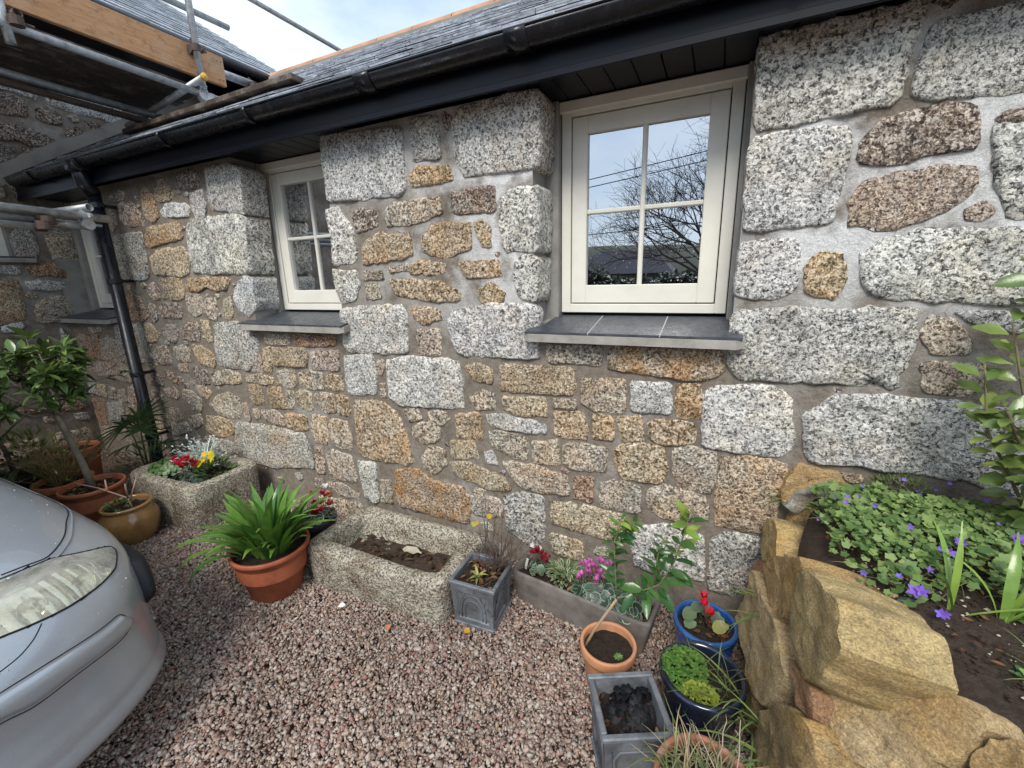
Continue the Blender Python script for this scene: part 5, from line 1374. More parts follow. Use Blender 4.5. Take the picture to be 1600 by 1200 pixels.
# ------------------------------------------------------------------ raised bed with its rock wall
FA = (V((.225, 0, 0)), V((0, -1, 0)), V((.1386, 0, .9903)), V((-.9903, 0, .1386)))
FF = ((0.4, -0.775, 0.76), (0.4837, -0.8752, 0.0), (0.4301, 0.2377, 0.8709), (-0.7623, -0.4212, 0.4915))
FF = tuple(V(q) for q in FF)
rw = thing('rock_retaining_wall', 'dry wall of big ochre rocks holding up the flower bed at right', 'retaining wall', (.38, -.45, 0))
RT = {'o': (.60, .40, .19), 'G': (.48, .45, .40), 'y': (.62, .46, .22), 'r': (.46, .26, .14), 't': (.66, .49, .275), 'b': (.42, .30, .15)}
random.seed(21)
def rock_mesh(poly, fr, depth, bulge, seed):
    # front made of a few flat cleavage planes meeting in ridges, worn by noise
    o, ex, ey, n = fr
    P = outline(poly, .016, .007, 90+seed*2.3, 1, .006)
    c = sum(P, V((0, 0)))/len(P); R0 = max((p-c).length for p in P)
    r2 = random.Random(500+seed); pl = []
    for k in range(6):
        a = r2.uniform(0, 6.28) if k else 0; tl = r2.uniform(.3, .9)*(.7 if depth == .12 else 1) if k else r2.uniform(0, .08)
        if seed == 8 and k: tl *= .6
        pl.append((V((math.cos(a), math.sin(a)))*tl, bulge*(1 if k == 0 else 1+tl*R0*(r2.uniform(1.0, 1.5) if seed == 8 else r2.uniform(.62, .95) if depth == .12 else r2.uniform(.45, .80))/max(bulge, .01))))
    def hgt(w, s_):
        q = w-c
        h = min(b - t_.dot(q) for t_, b in pl)
        h += .010*noise.noise(V((w.x*14, w.y*14, seed*3.1))) + .006*noise.noise(V((w.x*38, w.y*38, seed))) + .004*noise.noise(V((w.x*5, w.y*60, seed+7)))
        return max(h, -.02)*min(1, (1-s_)/.06+.15) if s_ < 1 else 0
    rings = (.985, .95, .88, .76, .62, .46, .28, .12)
    m = len(P); vs = []
    def put(q, h): return o + ex*q.x + ey*q.y + n*h
    for q in P: vs.append(put(c+(q-c)*.9, -depth))
    for q in P: vs.append(put(q, -depth*.45 + .008*noise.noise(V((q.x*30, q.y*30, seed+3)))))
    for q in P: vs.append(put(q, .0 + .006*noise.noise(V((q.x*30, q.y*30, seed)))))
    for s_ in rings:
        for q in P:
            w = c+(q-c)*s_; vs.append(put(w, hgt(w, s_)))
    vs.append(put(c, hgt(c, 0)))
    nr_ = len(rings)+3; fs = []
    for r_ in range(nr_-1):
        for k in range(m):
            a = r_*m; fs.append((a+k, a+(k+1) % m, a+m+(k+1) % m, a+m+k))
    a = (nr_-1)*m
    for k in range(m): fs.append((a+k, a+(k+1) % m, len(vs)-1))
    me = MB().add(vs, fs).mesh('rock', M['rock'], True)
    bm = bmesh.new(); bm.from_mesh(me); bmesh.ops.recalc_face_normals(bm, faces=bm.faces); bm.to_mesh(me); bm.free()
    me.set_sharp_from_angle(angle=R(32))
    return me
for i, (kd, fl, poly) in enumerate(ROCKS):
    fr = FF if fl == 'f' else FA if fl == 'a' else (V((0, -.13 if kd == 'o' else -.16, 0)), V((1, 0, 0)), V((0, .17, .985)), V((0, -.985, .17)))
    big = max(max(p[0] for p in poly)-min(p[0] for p in poly), max(p[1] for p in poly)-min(p[1] for p in poly))
    me = rock_mesh(poly, fr, {'a': .16, 'f': .12, 'w': .10}[fl], .02+big*.075, i)
    link('rock', me, rw, RT[kd])
for i in range(6):        # rocks carrying on along the front of the bed, out to the right
    x = .82 + i*.26; y = -1.13 - .03*i
    poly = [(-.14, 0), (-.12, .3), (-.02, .52+.04*(i % 2)), (.10, .5), (.14, .2), (.12, -.02)]
    fr = (V((x, y, .02)), V((1, 0, 0)), V((0, .15, .99)), V((0, -.99, .15)))
    link('rock', rock_mesh(poly, fr, .16, .04, 40+i), rw, RT['otyb'[i % 4]])
for i, (px_, py_) in enumerate(((.80, -.98),)):
    poly = [(-.09, -.30), (-.10, .0), (-.03, .06), (.08, .05), (.11, -.02), (.09, -.30)]
    link('rock', rock_mesh(poly, (V((px_, py_, .70)), V((.9, .42, 0)).normalized(), V((-.1, .2, .97)).normalized(), V((-.40, -.86, .22)).normalized()), .12, .03, 60), rw, RT['o'])
bed_edge = [(.56, .02), (.54, -.03), (.43, -.15), (.385, -.30), (.372, -.42), (.368, -.58), (.388, -.69), (.412, -.81), (.445, -.91), (.505, -.98), (.56, -1.05), (.65, -1.10), (.95, -1.14), (1.3, -1.16), (2.4, -1.2)]
def bed_z(x, y): return .775 + .05*max(-.9, y)*.9 + .006*noise.noise(V((x*9, y*9, 3)))
vs, fs = [], []
NB = 40
for i in range(len(bed_edge)*3-2):
    a = bed_edge[i//3]; b = bed_edge[min(i//3+1, len(bed_edge)-1)]; k = (i % 3)/3
    ex_, ey_ = a[0]+(b[0]-a[0])*k, a[1]+(b[1]-a[1])*k
    for j in range(NB+1):
        s_ = (j/NB)**1.3
        x = ex_+(2.45-ex_)*s_; y = ey_+( -1.2*(i/(len(bed_edge)*3-3)) - ey_)*s_
        vs.append((x, y, bed_z(x, y) - .03*(1-min(1, j/4)) + .012*noise.noise(V((x*40, y*40, 1))) + .006*noise.noise(V((x*110, y*110, 1)))))
nr = len(bed_edge)*3-2
for i in range(nr-1):
    for j in range(NB):
        a = i*(NB+1)+j
        fs.append((a, a+NB+1, a+NB+2, a+1))
base = len(vs)
for i in range(nr): 
    x, y, z = vs[i*(NB+1)]
    vs.append((x-.045 if y > -.7 else x, y, z-.05)); vs.append((x-.10 if y > -.7 else x-.02, y, -.02))
for i in range(nr-1):
    fs += [(i*(NB+1), base+2*i, base+2*i+2, (i+1)*(NB+1)), (base+2*i, base+2*i+1, base+2*i+3, base+2*i+2)]
MB().add(vs, fs).build('soil', M['bedsoil'], None, True, kind='structure')
# crumbs and pebbles on the soil
mb = MB(); mb2 = MB()
r_ = random.Random(4)
for k in range(3200):
    x, y = r_.uniform(.38, 1.2), r_.uniform(-1.08, -.02)
    if y < -.60-1.55*(x-.37) and x < .70: continue
    s_ = r_.lognormvariate(math.log(.0030), .45)
    z = bed_z(x, y)+.006
    tgt = mb2 if k % 6 == 0 else mb
    vs = [V((x, y, z)) + V(d)*s_*r_.uniform(.7, 1.3) for d in ((1, 0, 0), (0, 1, 0), (-1, 0, 0), (0, -1, 0), (0, 0, .8), (0, 0, -.8))]
    tgt.add(vs, [(0, 1, 4), (1, 2, 4), (2, 3, 4), (3, 0, 4), (1, 0, 5), (2, 1, 5), (3, 2, 5), (0, 3, 5)])
mb.build('soil_crumb', M['bedsoil'], kind='stuff'); mb2.build('pebble', M['plaincol'], color=(.42, .35, .26), kind='stuff')
for k, (x, y, s_, c_) in enumerate(((.505, -.68, .018, (.09, .10, .11)), (.482, -.66, .012, (.60, .45, .24)))):
    fr = (V((x, y, bed_z(x, y)+.002)), V((1, 0, 0)), V((0, 1, 0)), V((0, 0, 1)))
    o = link('pebble', stone_mesh([(-s_*1.2, -s_*.6), (-s_*.5, s_*.7), (s_*.9, s_*.6), (s_*1.3, -s_*.4), (0, -s_)], fr, .006, s_*.5, .001, k, M['plaincol'], step=.006), None, c_)
    tag(o, ('dark grey pebble lying on the soil at the rock edge', 'pale yellow pebble on the soil at the rock edge')[k], 'pebble')

# ------------------------------------------------------------------ plants
random.seed(31)
def arch_pts(p, az, el, L, droop, n=8, twist=0.0):
    pts = [V(p)]; e = el; a = az
    for i in range(n):
        d = V((math.cos(a)*math.cos(e), math.sin(a)*math.cos(e), math.sin(e)))
        pts.append(pts[-1] + d*L/n)
        e -= droop/n*(.5+i/n); a += twist/n
    return pts
def strap(p, az, el, L, w, droop, mat, parent, col, name='leaf', fold=.25, twist=0.0, tip=.08):
    n = 9
    pts = arch_pts(p, az, el, L, droop, n, twist)
    wid = [w*(.62+.38*min(1, i/3))*(1 if i < n-3 else max(tip, (n-i)/3.6)) for i in range(n+1)]
    return MB().ribbon(pts, wid, (0, 0, 1), fold).build(name, M[mat], parent, True, col)
# agapanthus
ag = thing('agapanthus_plant', 'bushy agapanthus with long arching green strap leaves', 'plant', (A_C[0], A_C[1], .24))
r_ = random.Random(7)
for k in range(78):
    az = k*2.399 + r_.uniform(-.3, .3); q = (k/78)**.6
    el = R(90) - q*R(34) + r_.uniform(-.10, .10)
    L = r_.uniform(.30, .42)*(1-.18*q)
    p = (A_C[0]+math.cos(az)*.10*q, A_C[1]+math.sin(az)*.10*q, .235)
    g = r_.uniform(.75, 1.25)
    strap(p, az, el, L, r_.uniform(.020, .029), r_.uniform(.45, 1.35)+.25*q, 'glossleaf', ag, (.115*g, .25*g, .045*g), fold=r_.uniform(.15, .35), twist=r_.uniform(-.5, .5))
for az, L, dr in ((R(222), .46, 2.6), (R(205), .42, 3.0), (R(238), .38, 3.0), (R(255), .32, 3.0), (R(190), .36, 2.6)):
    p = (A_C[0]+math.cos(az)*.13, A_C[1]+math.sin(az)*.13, .25)
    strap(p, az, R(45), L, .017, dr, 'glossleaf', ag, (.10, .22, .04))

def tree(parent, nodes, mat, col, name='trunk'):
    mb_ = MB()
    for pts, rads in nodes: mb_.tube(pts, rads, 8)
    return mb_.build(name, M[mat], parent, True, col)
LEAFM = {}
def leaf_mesh(key, L, W, bend, fold, mat, wave=0.0):
    if key not in LEAFM: LEAFM[key] = MB().leaf(Matrix.Identity(4), L, W, bend, fold, wave).mesh('leaf', M[mat], True)
    return LEAFM[key]
def leafobj(parent, p, d, up, key, col, s=1.0, roll=0.0, name='leaf'):
    return link(name, LEAFM[key], parent, col, M=frame_at(p, d, up, roll) @ Matrix.Scale(s, 4))
# bay tree
bay = thing('bay_tree', 'standard bay tree with bare pale trunk and round glossy crown', 'tree', (-3.80, -.77, .27))
TOP = V((-3.855, -.825, .82)); CC = V((-3.90, -.88, 1.09))
nodes = [([(-3.80, -.77, .25), (-3.81, -.783, .45), (-3.835, -.808, .65), tuple(TOP)], [.024, .020, .018, .020])]
for k, (b, bend_) in enumerate((('a', .08), ('b', .10), ('c', .14))): leaf_mesh('bay'+b, .092+.01*k, .040, .12+bend_, .18, 'glossleaf', .03)
tips = []
r_ = random.Random(12)
for k in range(14):
    az = k*2.4; el = r_.uniform(-.1, 1.4)
    d = V((math.cos(az)*math.cos(el), math.sin(az)*math.cos(el), math.sin(el)))
    m_ = TOP + d*.13 + V((0, 0, .02)); e_ = CC + V((d.x*.24, d.y*.24, (d.z-.45)*.26))
    nodes.append(([TOP, m_, e_], [.011, .008, .004]))
    for j in range(6):
        a2 = az + r_.uniform(-1, 1); ee = r_.uniform(-.2, 1.2)
        d2 = V((math.cos(a2)*math.cos(ee), math.sin(a2)*math.cos(ee), math.sin(ee)))
        s_ = (m_.lerp(e_, r_.uniform(.3, 1.0)))
        t_ = s_ + d2*r_.uniform(.07, .15)
        q = t_-CC; q = V((q.x/.36, q.y/.36, q.z/.29))
        if q.length > 1: t_ = CC + V((q.x*.36, q.y*.36, q.z*.29))/q.length
        nodes.append(([s_, t_], [.004, .0025])); tips.append((t_, (t_-s_).normalized()))
tree(bay, nodes, 'bark', (.20, .18, .135))
cnt = 0; extra = MB()
for (p, d) in tips:
    for j in range(9):
        az = j*2.4 + r_.uniform(-.3, .3)
        o_ = d.orthogonal().normalized(); o2 = d.cross(o_)
        dd = (d*r_.uniform(.15, .9) + o_*math.cos(az) + o2*math.sin(az)).normalized() + V((0, 0, .15))
        base_ = p - d*.012*j*.6
        if cnt < 300:
            g = r_.uniform(.7, 1.5)
            leafobj(bay, base_, dd, (0, 0, 1), 'bay'+'abc'[j % 3], (.115*g, .185*g, .050*g), r_.uniform(.75, 1.2), r_.uniform(-.5, .5)); cnt += 1
        else: extra.leaf(frame_at(base_, dd, (0, 0, 1), r_.uniform(-.5, .5)), .08, .034, .15, .18)
extra.build('foliage', M['glossleaf'], bay, True, (.075, .135, .038), kind='stuff')
# one straggling shoot towards the downpipe
sp = V((-3.86, -.60, .98)); ep = V((-3.80, -.40, 1.02))
MB().tube([CC+V((0, .1, -.05)), sp, ep], [.004, .003, .002], 6).build('twig', M['bark'], bay, True, (.14, .12, .09))
for j in range(7): leafobj(bay, sp.lerp(ep, .3+.1*j), (r_.uniform(-.7, .7), .6, r_.uniform(-.5, .8)), (0, 0, 1), 'baya', (.035, .085, .03), .8)

def bush(parent, c, rx, rz, n, L, W, mat, col, seed, up=.5, name='foliage', shell=.45):
    r2 = random.Random(seed); m_ = MB()
    for _ in range(n):
        u_ = r2.uniform(0, 6.283); v_ = r2.uniform(-.9, 1); q = r2.uniform(shell, 1)**.5
        s_ = math.sqrt(max(0, 1-v_*v_))
        d = V((math.cos(u_)*s_, math.sin(u_)*s_, v_))
        p = V(c) + V((d.x*rx*q, d.y*rx*q, d.z*rz*q))
        m_.leaf(frame_at(p, d + V((r2.uniform(-.6, .6), r2.uniform(-.6, .6), up*r2.uniform(0, 1.5))), (r2.uniform(-.5, .5), r2.uniform(-.5, .5), 1)), L*r2.uniform(.7, 1.25), W*r2.uniform(.7, 1.2), r2.uniform(0, .3), .2)
    return m_.build(name, M[mat], parent, True, col, kind='stuff')
# small tree at far left
lt = thing('small_tree', 'small dark stemmed shrub with low leafy shoots in the black pot at far left', 'shrub', (-4.78, -.86, .2))
tree(lt, [([(-4.78, -.86, .15), (-4.80, -.87, .42), (-4.82, -.90, .60)], [.018, .015, .013]), ([(-4.82, -.90, .58), (-4.78, -.80, .72), (-4.76, -.76, .85)], [.01, .007, .004]), ([(-4.82, -.90, .60), (-4.86, -1.0, .75), (-4.86, -1.05, .9)], [.01, .007, .004]), ([(-4.80, -.88, .52), (-4.74, -.80, .62), (-4.70, -.70, .70)], [.008, .006, .003])], 'bark', (.08, .06, .05))
bush(lt, (-4.70, -.80, .38), .20, .17, 130, .09, .032, 'leaf', (.12, .165, .055), 5)
bush(lt, (-4.86, -.95, .95), .22, .14, 110, .07, .03, 'leaf', (.075, .10, .04), 6)
# feathery shrub
fs_ = thing('feathery_shrub', 'fine leaved olive green feathery shrub behind the bay trunk', 'shrub', (-4.15, -.80, .25))
r_ = random.Random(15); mt = MB(); ml = MB()
for k in range(75):
    az = r_.uniform(0, 6.28); el = r_.uniform(.5, 1.5)
    pts = arch_pts((-4.15+r_.uniform(-.06, .06), -.80+r_.uniform(-.06, .06), .25), az, el, r_.uniform(.25, .48), r_.uniform(0, .5), 6)
    mt.tube(pts, [.0022]*6+[.001], 4)
    for q in range(26):
        i = r_.randrange(2, 6); p = pts[i].lerp(pts[i+1], r_.random())
        ml.leaf(frame_at(p, (r_.uniform(-1, 1), r_.uniform(-1, 1), r_.uniform(-.2, 1)), (0, 0, 1)), r_.uniform(.016, .032), .0045, .1, .1)
mt.build('stem', M['bark'], fs_, True, (.22, .17, .07), kind='stuff'); ml.build('foliage', M['mattleaf'], fs_, True, (.165, .17, .06), kind='stuff')
# palm
pm = thing('fan_palm', 'young fan palm with stiff green fronds in front of the black downpipe', 'palm', (-4.16, -.30, 0))
r_ = random.Random(16)
for hub, (ax_, ay_, az_), L in (((-4.12, -.29, .58), (.35, .45, .85), .30), ((-4.20, -.36, .53), (.4, -.35, .35), .27), ((-4.12, -.38, .40), (.5, -.6, .1), .24), ((-4.25, -.25, .45), (-.3, .3, .8), .22), ((-4.05, -.25, .36), (.6, .5, .2), .2)):
    hub = V(hub)
    MB().tube([(-4.16, -.30, .05), V((-4.16, -.30, .25)).lerp(hub, .5)+V((0, 0, .03)), hub], [.007, .005, .004], 6).build('stalk', M['leaf'], pm, True, (.12, .17, .06))
    d0 = V((ax_, ay_, az_)).normalized(); s0 = d0.orthogonal().normalized()
    s1 = V((-.28, .96, 0)) - d0*d0.dot(V((-.28, .96, 0))); s1.normalize()
    fan = MB()
    for k in range(13):
        a = R(-105+k*17.5)
        d = d0*math.cos(a) + s1*math.sin(a)
        l = L*(.72+.28*math.cos(a*.8))
        pts = [hub + d*l*t_ + V((0, 0, -.05*t_*t_)) for t_ in (0, .25, .5, .75, 1)]
        fan.ribbon(pts, [.004, .010, .010, .006, .001], d0.cross(s1), .45)
    fan.build('frond', M['leaf'], pm, True, (.065, .13, .045))
bush(pm, (-4.05, -.33, .24), .20, .12, 150, .07, .012, 'leaf', (.085, .14, .045), 18)

def disc_leaf(m_, p, up, rad, n=10, cup=.15, rot=None, off=0.0):
    z = V(up).normalized(); x = z.orthogonal().normalized()
    if rot is not None: x = Quaternion(z, rot) @ x
    y = z.cross(x)
    vs = [V(p) + z*off]
    for k in range(n):
        a = 2*math.pi*k/n; c_ = math.cos(a)
        q = rad*(1.12 if k == n//2 else .62 if k == 0 else .97 if k % 2 else 1.03)
        vs.append(V(p) + x*q*c_ + y*q*math.sin(a)*.92 + z*(cup*rad*(1 if k % 2 else .6) + off))
    m_.add(vs, [(0, 1+k, 1+(k+1) % n) for k in range(n)])
def flower_up(m_, p, s_, r2, n=5):            # swept-back cyclamen flower
    a0 = r2.uniform(0, 6.28); tilt = V((r2.uniform(-.3, .3), r2.uniform(-.5, .1), 0))
    for k in range(n):
        a = a0 + 2*math.pi*k/n
        d = V((math.cos(a)*.55, math.sin(a)*.55, .85)) + tilt
        m_.leaf(frame_at(p, d, (math.cos(a), math.sin(a), .2)), s_, s_*.62, r2.uniform(-.2, .2), .12, .06)
def flower_flat(m_, p, s_, nrm, n=5, w=.85, cup=.2):
    z = V(nrm).normalized(); x = z.orthogonal().normalized(); y = z.cross(x)
    for k in range(n):
        a = 2*math.pi*k/n
        m_.leaf(frame_at(p, x*math.cos(a)+y*math.sin(a)+z*cup, z), s_, s_*w, -.1, .1)
def cyclamen(label, c, rx, ry, z, n_leaf, lr, lcol, fl_pts, fcol, fs, seed, silver=None, group=None, name='cyclamen_plant', lh=.05):
    t_ = thing(name, label, 'flower', (c[0], c[1], z))
    r2 = random.Random(seed); m_ = MB(); ms = MB(); mst = MB()
    for k in range(n_leaf):
        a = r2.uniform(0, 6.28); q = math.sqrt(r2.random())
        p = V((c[0]+rx*q*math.cos(a), c[1]+ry*q*math.sin(a), z + lh*(1.1-q*q*.7) + r2.uniform(-.01, .012)))
        up = V((math.cos(a)*q*.9+r2.uniform(-.4, .4), math.sin(a)*q*.9+r2.uniform(-.4, .4), 1.0))
        rad = lr*r2.uniform(.7, 1.15)
        if silver:
            ro = r2.uniform(0, 6.28); disc_leaf(ms, p, up, rad, rot=ro); disc_leaf(m_, p, up, rad*.84, rot=ro, off=.0012)
        else: disc_leaf(m_, p, up, rad)
        mst.tube([p, (c[0]+(p.x-c[0])*.35, c[1]+(p.y-c[1])*.35, z-.005)], .0012, 4)
    m_.build('foliage', M['leaf'], t_, True, lcol, kind='stuff')
    if silver: ms.build('leaf_edge', M['leaf'], t_, True, silver, kind='stuff')
    for p in fl_pts:
        mf = MB(); flower_up(mf, V(p), fs*r2.uniform(.85, 1.15), r2)
        mf.build('flower', M['petal'], t_, True, fcol)
        mst.tube([p, (c[0]+(p[0]-c[0])*.5, c[1]+(p[1]-c[1])*.5, z)], .0015, 4)
    mst.build('stem', M['leaf'], t_, True, (.16, .07, .05), kind='stuff')
    return t_
def scatter_pts(c, rx, ry, z0, z1, n, seed):
    r2 = random.Random(seed)
    return [(c[0]+r2.uniform(-rx, rx), c[1]+r2.uniform(-ry, ry), r2.uniform(z0, z1)) for _ in range(n)]
# first trough
cyclamen('bright red cyclamen flowers over dark leaves in the far trough', (-3.26, -.44), .15, .07, .275, 90, .022, (.030, .052, .032), scatter_pts((-3.47, -.41), .04, .03, .36, .385, 5, 1)+scatter_pts((-3.29, -.44), .07, .04, .375, .42, 15, 2), (.52, .010, .022), .032, 41, (.10, .13, .10))
pr_ = thing('yellow_pansies', 'clear yellow pansies at the wall end of the far trough', 'flower', (-3.08, -.25, .27))
bush(pr_, (-3.17, -.33, .31), .12, .07, 150, .045, .02, 'leaf', (.075, .14, .035), 19)
r_ = random.Random(20)
for k in range(8):
    mf = MB(); flower_flat(mf, V((-3.22+r_.uniform(-.07, .07), -.35+r_.uniform(-.05, .05), .40+r_.uniform(-.03, .045))), .026, (r_.uniform(-.1, .7), r_.uniform(-.8, -.2), .6))
    mf.build('flower', M['petal'], pr_, True, (.80, .62, .02))
gi = thing('ivy_leaved_plant', 'fresh green rounded leaf plant spilling over the left of the far trough', 'plant', (-3.55, -.38, .27))
m_ = MB(); r_ = random.Random(22)
for k in range(260):
    a = r_.uniform(0, 6.28); q = math.sqrt(r_.random())
    disc_leaf(m_, (-3.54+.19*q*math.cos(a), -.38+.16*q*math.sin(a), .31+.05*(1-q*q)+r_.uniform(-.015, .015)), (math.cos(a)*.6+.3, math.sin(a)*.6-.3, 1), r_.uniform(.010, .020))
m_.build('foliage', M['leaf'], gi, True, (.085, .17, .05), kind='stuff')
dm = thing('silver_ragwort', 'silvery white felted foliage behind the red flowers in the far trough', 'plant', (-3.30, -.18, .28))
r_ = random.Random(23); m_ = MB()
for k in range(70):
    az = r_.uniform(0, 6.28); pts = arch_pts((-3.36+r_.uniform(-.06, .06), -.27+r_.uniform(-.04, .04), .29), az, r_.uniform(.4, 1.45), r_.uniform(.16, .25), r_.uniform(0, .9), 6)
    m_.ribbon(pts, [.003]*6+[.002], (0, 0, 1), .2)
    for i in range(2, 7):
        for sd in (-1, 1):
            d = (pts[i]-pts[i-1]).normalized(); s_ = d.cross(V((0, 0, 1)))*sd
            m_.leaf(frame_at(pts[i], d*.6+s_, (0, 0, 1)), r_.uniform(.016, .028), .011, .1, .2)
m_.build('foliage', M['mattleaf'], dm, True, (.56, .63, .60), kind='stuff')
# dark pot cyclamen behind agapanthus
cyclamen('deep red cyclamen with silver edged leaves behind the agapanthus', (-2.07, -.39), .11, .10, .225, 34, .028, (.035, .07, .035), scatter_pts((-2.02, -.40), .06, .06, .30, .39, 10, 5), (.42, .010, .022), .034, 43, (.42, .46, .42))
wh = thing('white_flower', 'white blooms half hidden among agapanthus leaves', 'flower', (-2.02, -.40, .24))
for k, p in enumerate(((-2.0, -.37, .43), (-2.06, -.49, .32))):
    mf = MB(); flower_up(mf, V(p), .035, random.Random(k)); mf.build('flower', M['petal'], wh, True, (.80, .78, .74))
    MB().tube([p, (-2.05, -.39, .23)], .0016, 4).build('stem', M['leaf'], wh, True, (.12, .15, .06))
# long planter: local frame along its length
def LP(u, v, z): return tuple(Matrix.Translation(V((-.485, -.248, 0))) @ Matrix.Rotation(LPR, 4, 'Z') @ V((u, v, z)))
c_ = LP(-.235, 0, 0)
cyclamen('dull crimson cyclamen at the left end of the long planter', c_, .055, .05, .145, 42, .017, (.05, .095, .05), [LP(-.235+random.uniform(-.045, .045), .03+random.uniform(-.03, .02), random.uniform(.215, .25)) for _ in range(9)], (.28, .012, .02), .026, 44, (.20, .26, .19), lh=.045)
wc = thing('white_cyclamen', 'three tiny white blooms at the left tip of the long planter', 'flower', LP(-.285, .03, .14))
for k in range(3):
    p = LP(-.295+.022*k, .035-.01*(k % 2), .255-.01*(k == 1)); mf = MB(); flower_flat(mf, V(p), .014, (.1, -.9, .4)); mf.build('flower', M['petal'], wc, True, (.82, .82, .80))
    MB().tube([p, LP(-.275, .03, .14)], .0013, 4).build('stem', M['leaf'], wc, True, (.12, .14, .07))
gl = thing('variegated_plant', 'small plant with narrow pale edged leaves in the middle of the long planter', 'plant', LP(-.085, 0, .14))
r_ = random.Random(26)
mA, mB_ = MB(), MB()
for k in range(110):
    a = r_.uniform(0, 6.28); q = math.sqrt(r_.random()); b_ = V(LP(-.085+.07*q*math.cos(a), .055*q*math.sin(a), .15+r_.uniform(0, .06)))
    Mx = frame_at(b_, (math.cos(a), math.sin(a), r_.uniform(.2, 1.2)), (0, 0, 1))
    mA.leaf(Mx, .038, .016, .3, .15); mB_.leaf(Matrix.Translation((0, 0, .0015)) @ Mx, .034, .008, .3, .15)
mA.build('leaf_edge', M['leaf'], gl, True, (.40, .46, .28), kind='stuff'); mB_.build('foliage', M['leaf'], gl, True, (.07, .13, .045), kind='stuff')
for k in range(14):
    az = r_.uniform(0, 6.28); p = LP(-.10+r_.uniform(-.03, .03), .02, .15)
    strap(p, az, r_.uniform(.8, 1.4), r_.uniform(.10, .17), .0035, r_.uniform(.6, 1.6), 'leaf', gl, (.12, .22, .06))
c_ = LP(.10, .005, 0)
cyclamen('magenta pink cyclamen with silver patterned leaves in the long planter', c_, .13, .075, .145, 110, .026, (.045, .085, .05), [LP(.06+random.uniform(-.065, .065), .01+random.uniform(-.05, .05), random.uniform(.205, .30)) for _ in range(24)], (.58, .16, .42), .024, 45, (.26, .33, .26), lh=.055)
c_ = LP(.225, -.02, 0)
cyclamen('flowerless cyclamen with silver leaves at the right end of the long planter', c_, .075, .07, .14, 46, .027, (.045, .08, .045), [], (.6, .1, .4), .03, 46, (.28, .34, .27))
MB().bbox((-.006, -.001, -.02), (.006, .001, .045), .0006, Matrix.Translation(V(LP(-.30, -.02, .165))) @ Matrix.Rotation(.2, 4, 'Y')).build('plant_tag', M['plaincol'], None, color=(.72, .70, .64))
tag(bpy.data.objects['plant_tag'], 'white plastic plant tag stuck at left in the long planter', 'plant tag')
# twiggy shrub in the gothic planter
tw = thing('bare_twiggy_shrub', 'leafless dark twiggy shrub with a few yellow leaves in the gothic planter', 'shrub', (-.89, -.37, .2))
r_ = random.Random(27); mt = MB()
tipsY = []
for k in range(26):
    az = r_.uniform(0, 6.28); el = r_.uniform(.5, 1.5); L = r_.uniform(.14, .34)
    pts = arch_pts((-.89+r_.uniform(-.03, .03), -.375+r_.uniform(-.03, .03), .20), az, el, L, r_.uniform(-.4, .5), 6, r_.uniform(-1.5, 1.5))
    mt.tube(pts, [.0026, .0024, .002, .0018, .0015, .0012, .0008], 5)
    tipsY.append(pts[-1])
    for j in range(4):
        i = r_.randrange(2, 6); q = arch_pts(pts[i], az+r_.uniform(-1.6, 1.6), el+r_.uniform(-.8, .8), r_.uniform(.05, .12), r_.uniform(-1, 1), 4)
        mt.tube(q, [.0014, .0012, .001, .0008, .0006], 4)
mt.build('stem', M['bark'], tw, True, (.10, .065, .05))
leaf_mesh('yl', .03, .026, .1, .15, 'mattleaf')
for p, c in (((-.99, -.36, .44), (.62, .36, .05)), ((-.945, -.38, .435), (.66, .27, .08)), ((-.915, -.33, .47), (.66, .42, .04)), ((-1.0, -.34, .41), (.45, .5, .08))):
    leafobj(tw, p, (r_.uniform(-1, 1), -.3, r_.uniform(-.3, .5)), (r_.uniform(-.2, .4), -.8, .6), 'yl', c)
sg = thing('pale_seedling', 'yellow green seedling with limp leaves in the gothic planter', 'plant', (-.935, -.455, .21))
for k in range(9): strap((-.935, -.455, .212), k*.7+.2, r_.uniform(.3, 1.0), r_.uniform(.05, .085), .006, 1.6, 'leaf', sg, (.32, .34, .10))
# dark heuchera in octagon planter
he = thing('dark_leaved_plant', 'crinkled near black leaves crowding the octagonal panel planter', 'plant', (-.14, -.83, .21))
r_ = random.Random(28)
for k in range(46):
    a = r_.uniform(0, 6.28); q = math.sqrt(r_.random())*.075
    p = Mx2 @ V((q*math.cos(a)+.014, q*math.sin(a)+.012, .215+r_.uniform(0, .045)))
    m_ = MB(); n = 11; up = V((math.cos(a)*.5+r_.uniform(-.5, .5), math.sin(a)*.5+r_.uniform(-.5, .5), .9)).normalized()
    x = up.orthogonal().normalized(); y = up.cross(x); rad = r_.uniform(.018, .030)
    vs = [p]
    for rr_, h_ in ((.5, .004), (1.0, .0)):
        for j in range(n):
            t_ = 2*math.pi*j/n; w_ = (.007 if j % 2 else -.006)*rr_
            vs.append(p + (x*math.cos(t_)+y*math.sin(t_))*rad*rr_*(1.0 if j % 2 else .88) + up*(h_+w_-.008*rr_*rr_))
    m_.add(vs, [(0, 1+j, 1+(j+1) % n) for j in range(n)] + [(1+j, 1+n+j, 1+n+(j+1) % n, 1+(j+1) % n) for j in range(n)])
    m_.build('leaf', M['mattleaf'], he, True, (.016, .016, .019))
litter((-.157, -.845), .085, .085, 0.205, pl2, 40, BROWN, 30, L=.022, rotz=R(27))
m_ = MB(); m_.leaf(frame_at(Mx2 @ V((-.005, -.07, .232)), (.3, -.5, .5), (-.2, -.6, .8)), .03, .022, .2, .2); m_.build('red_leaf', M['leaf'], he, True, (.45, .06, .05))
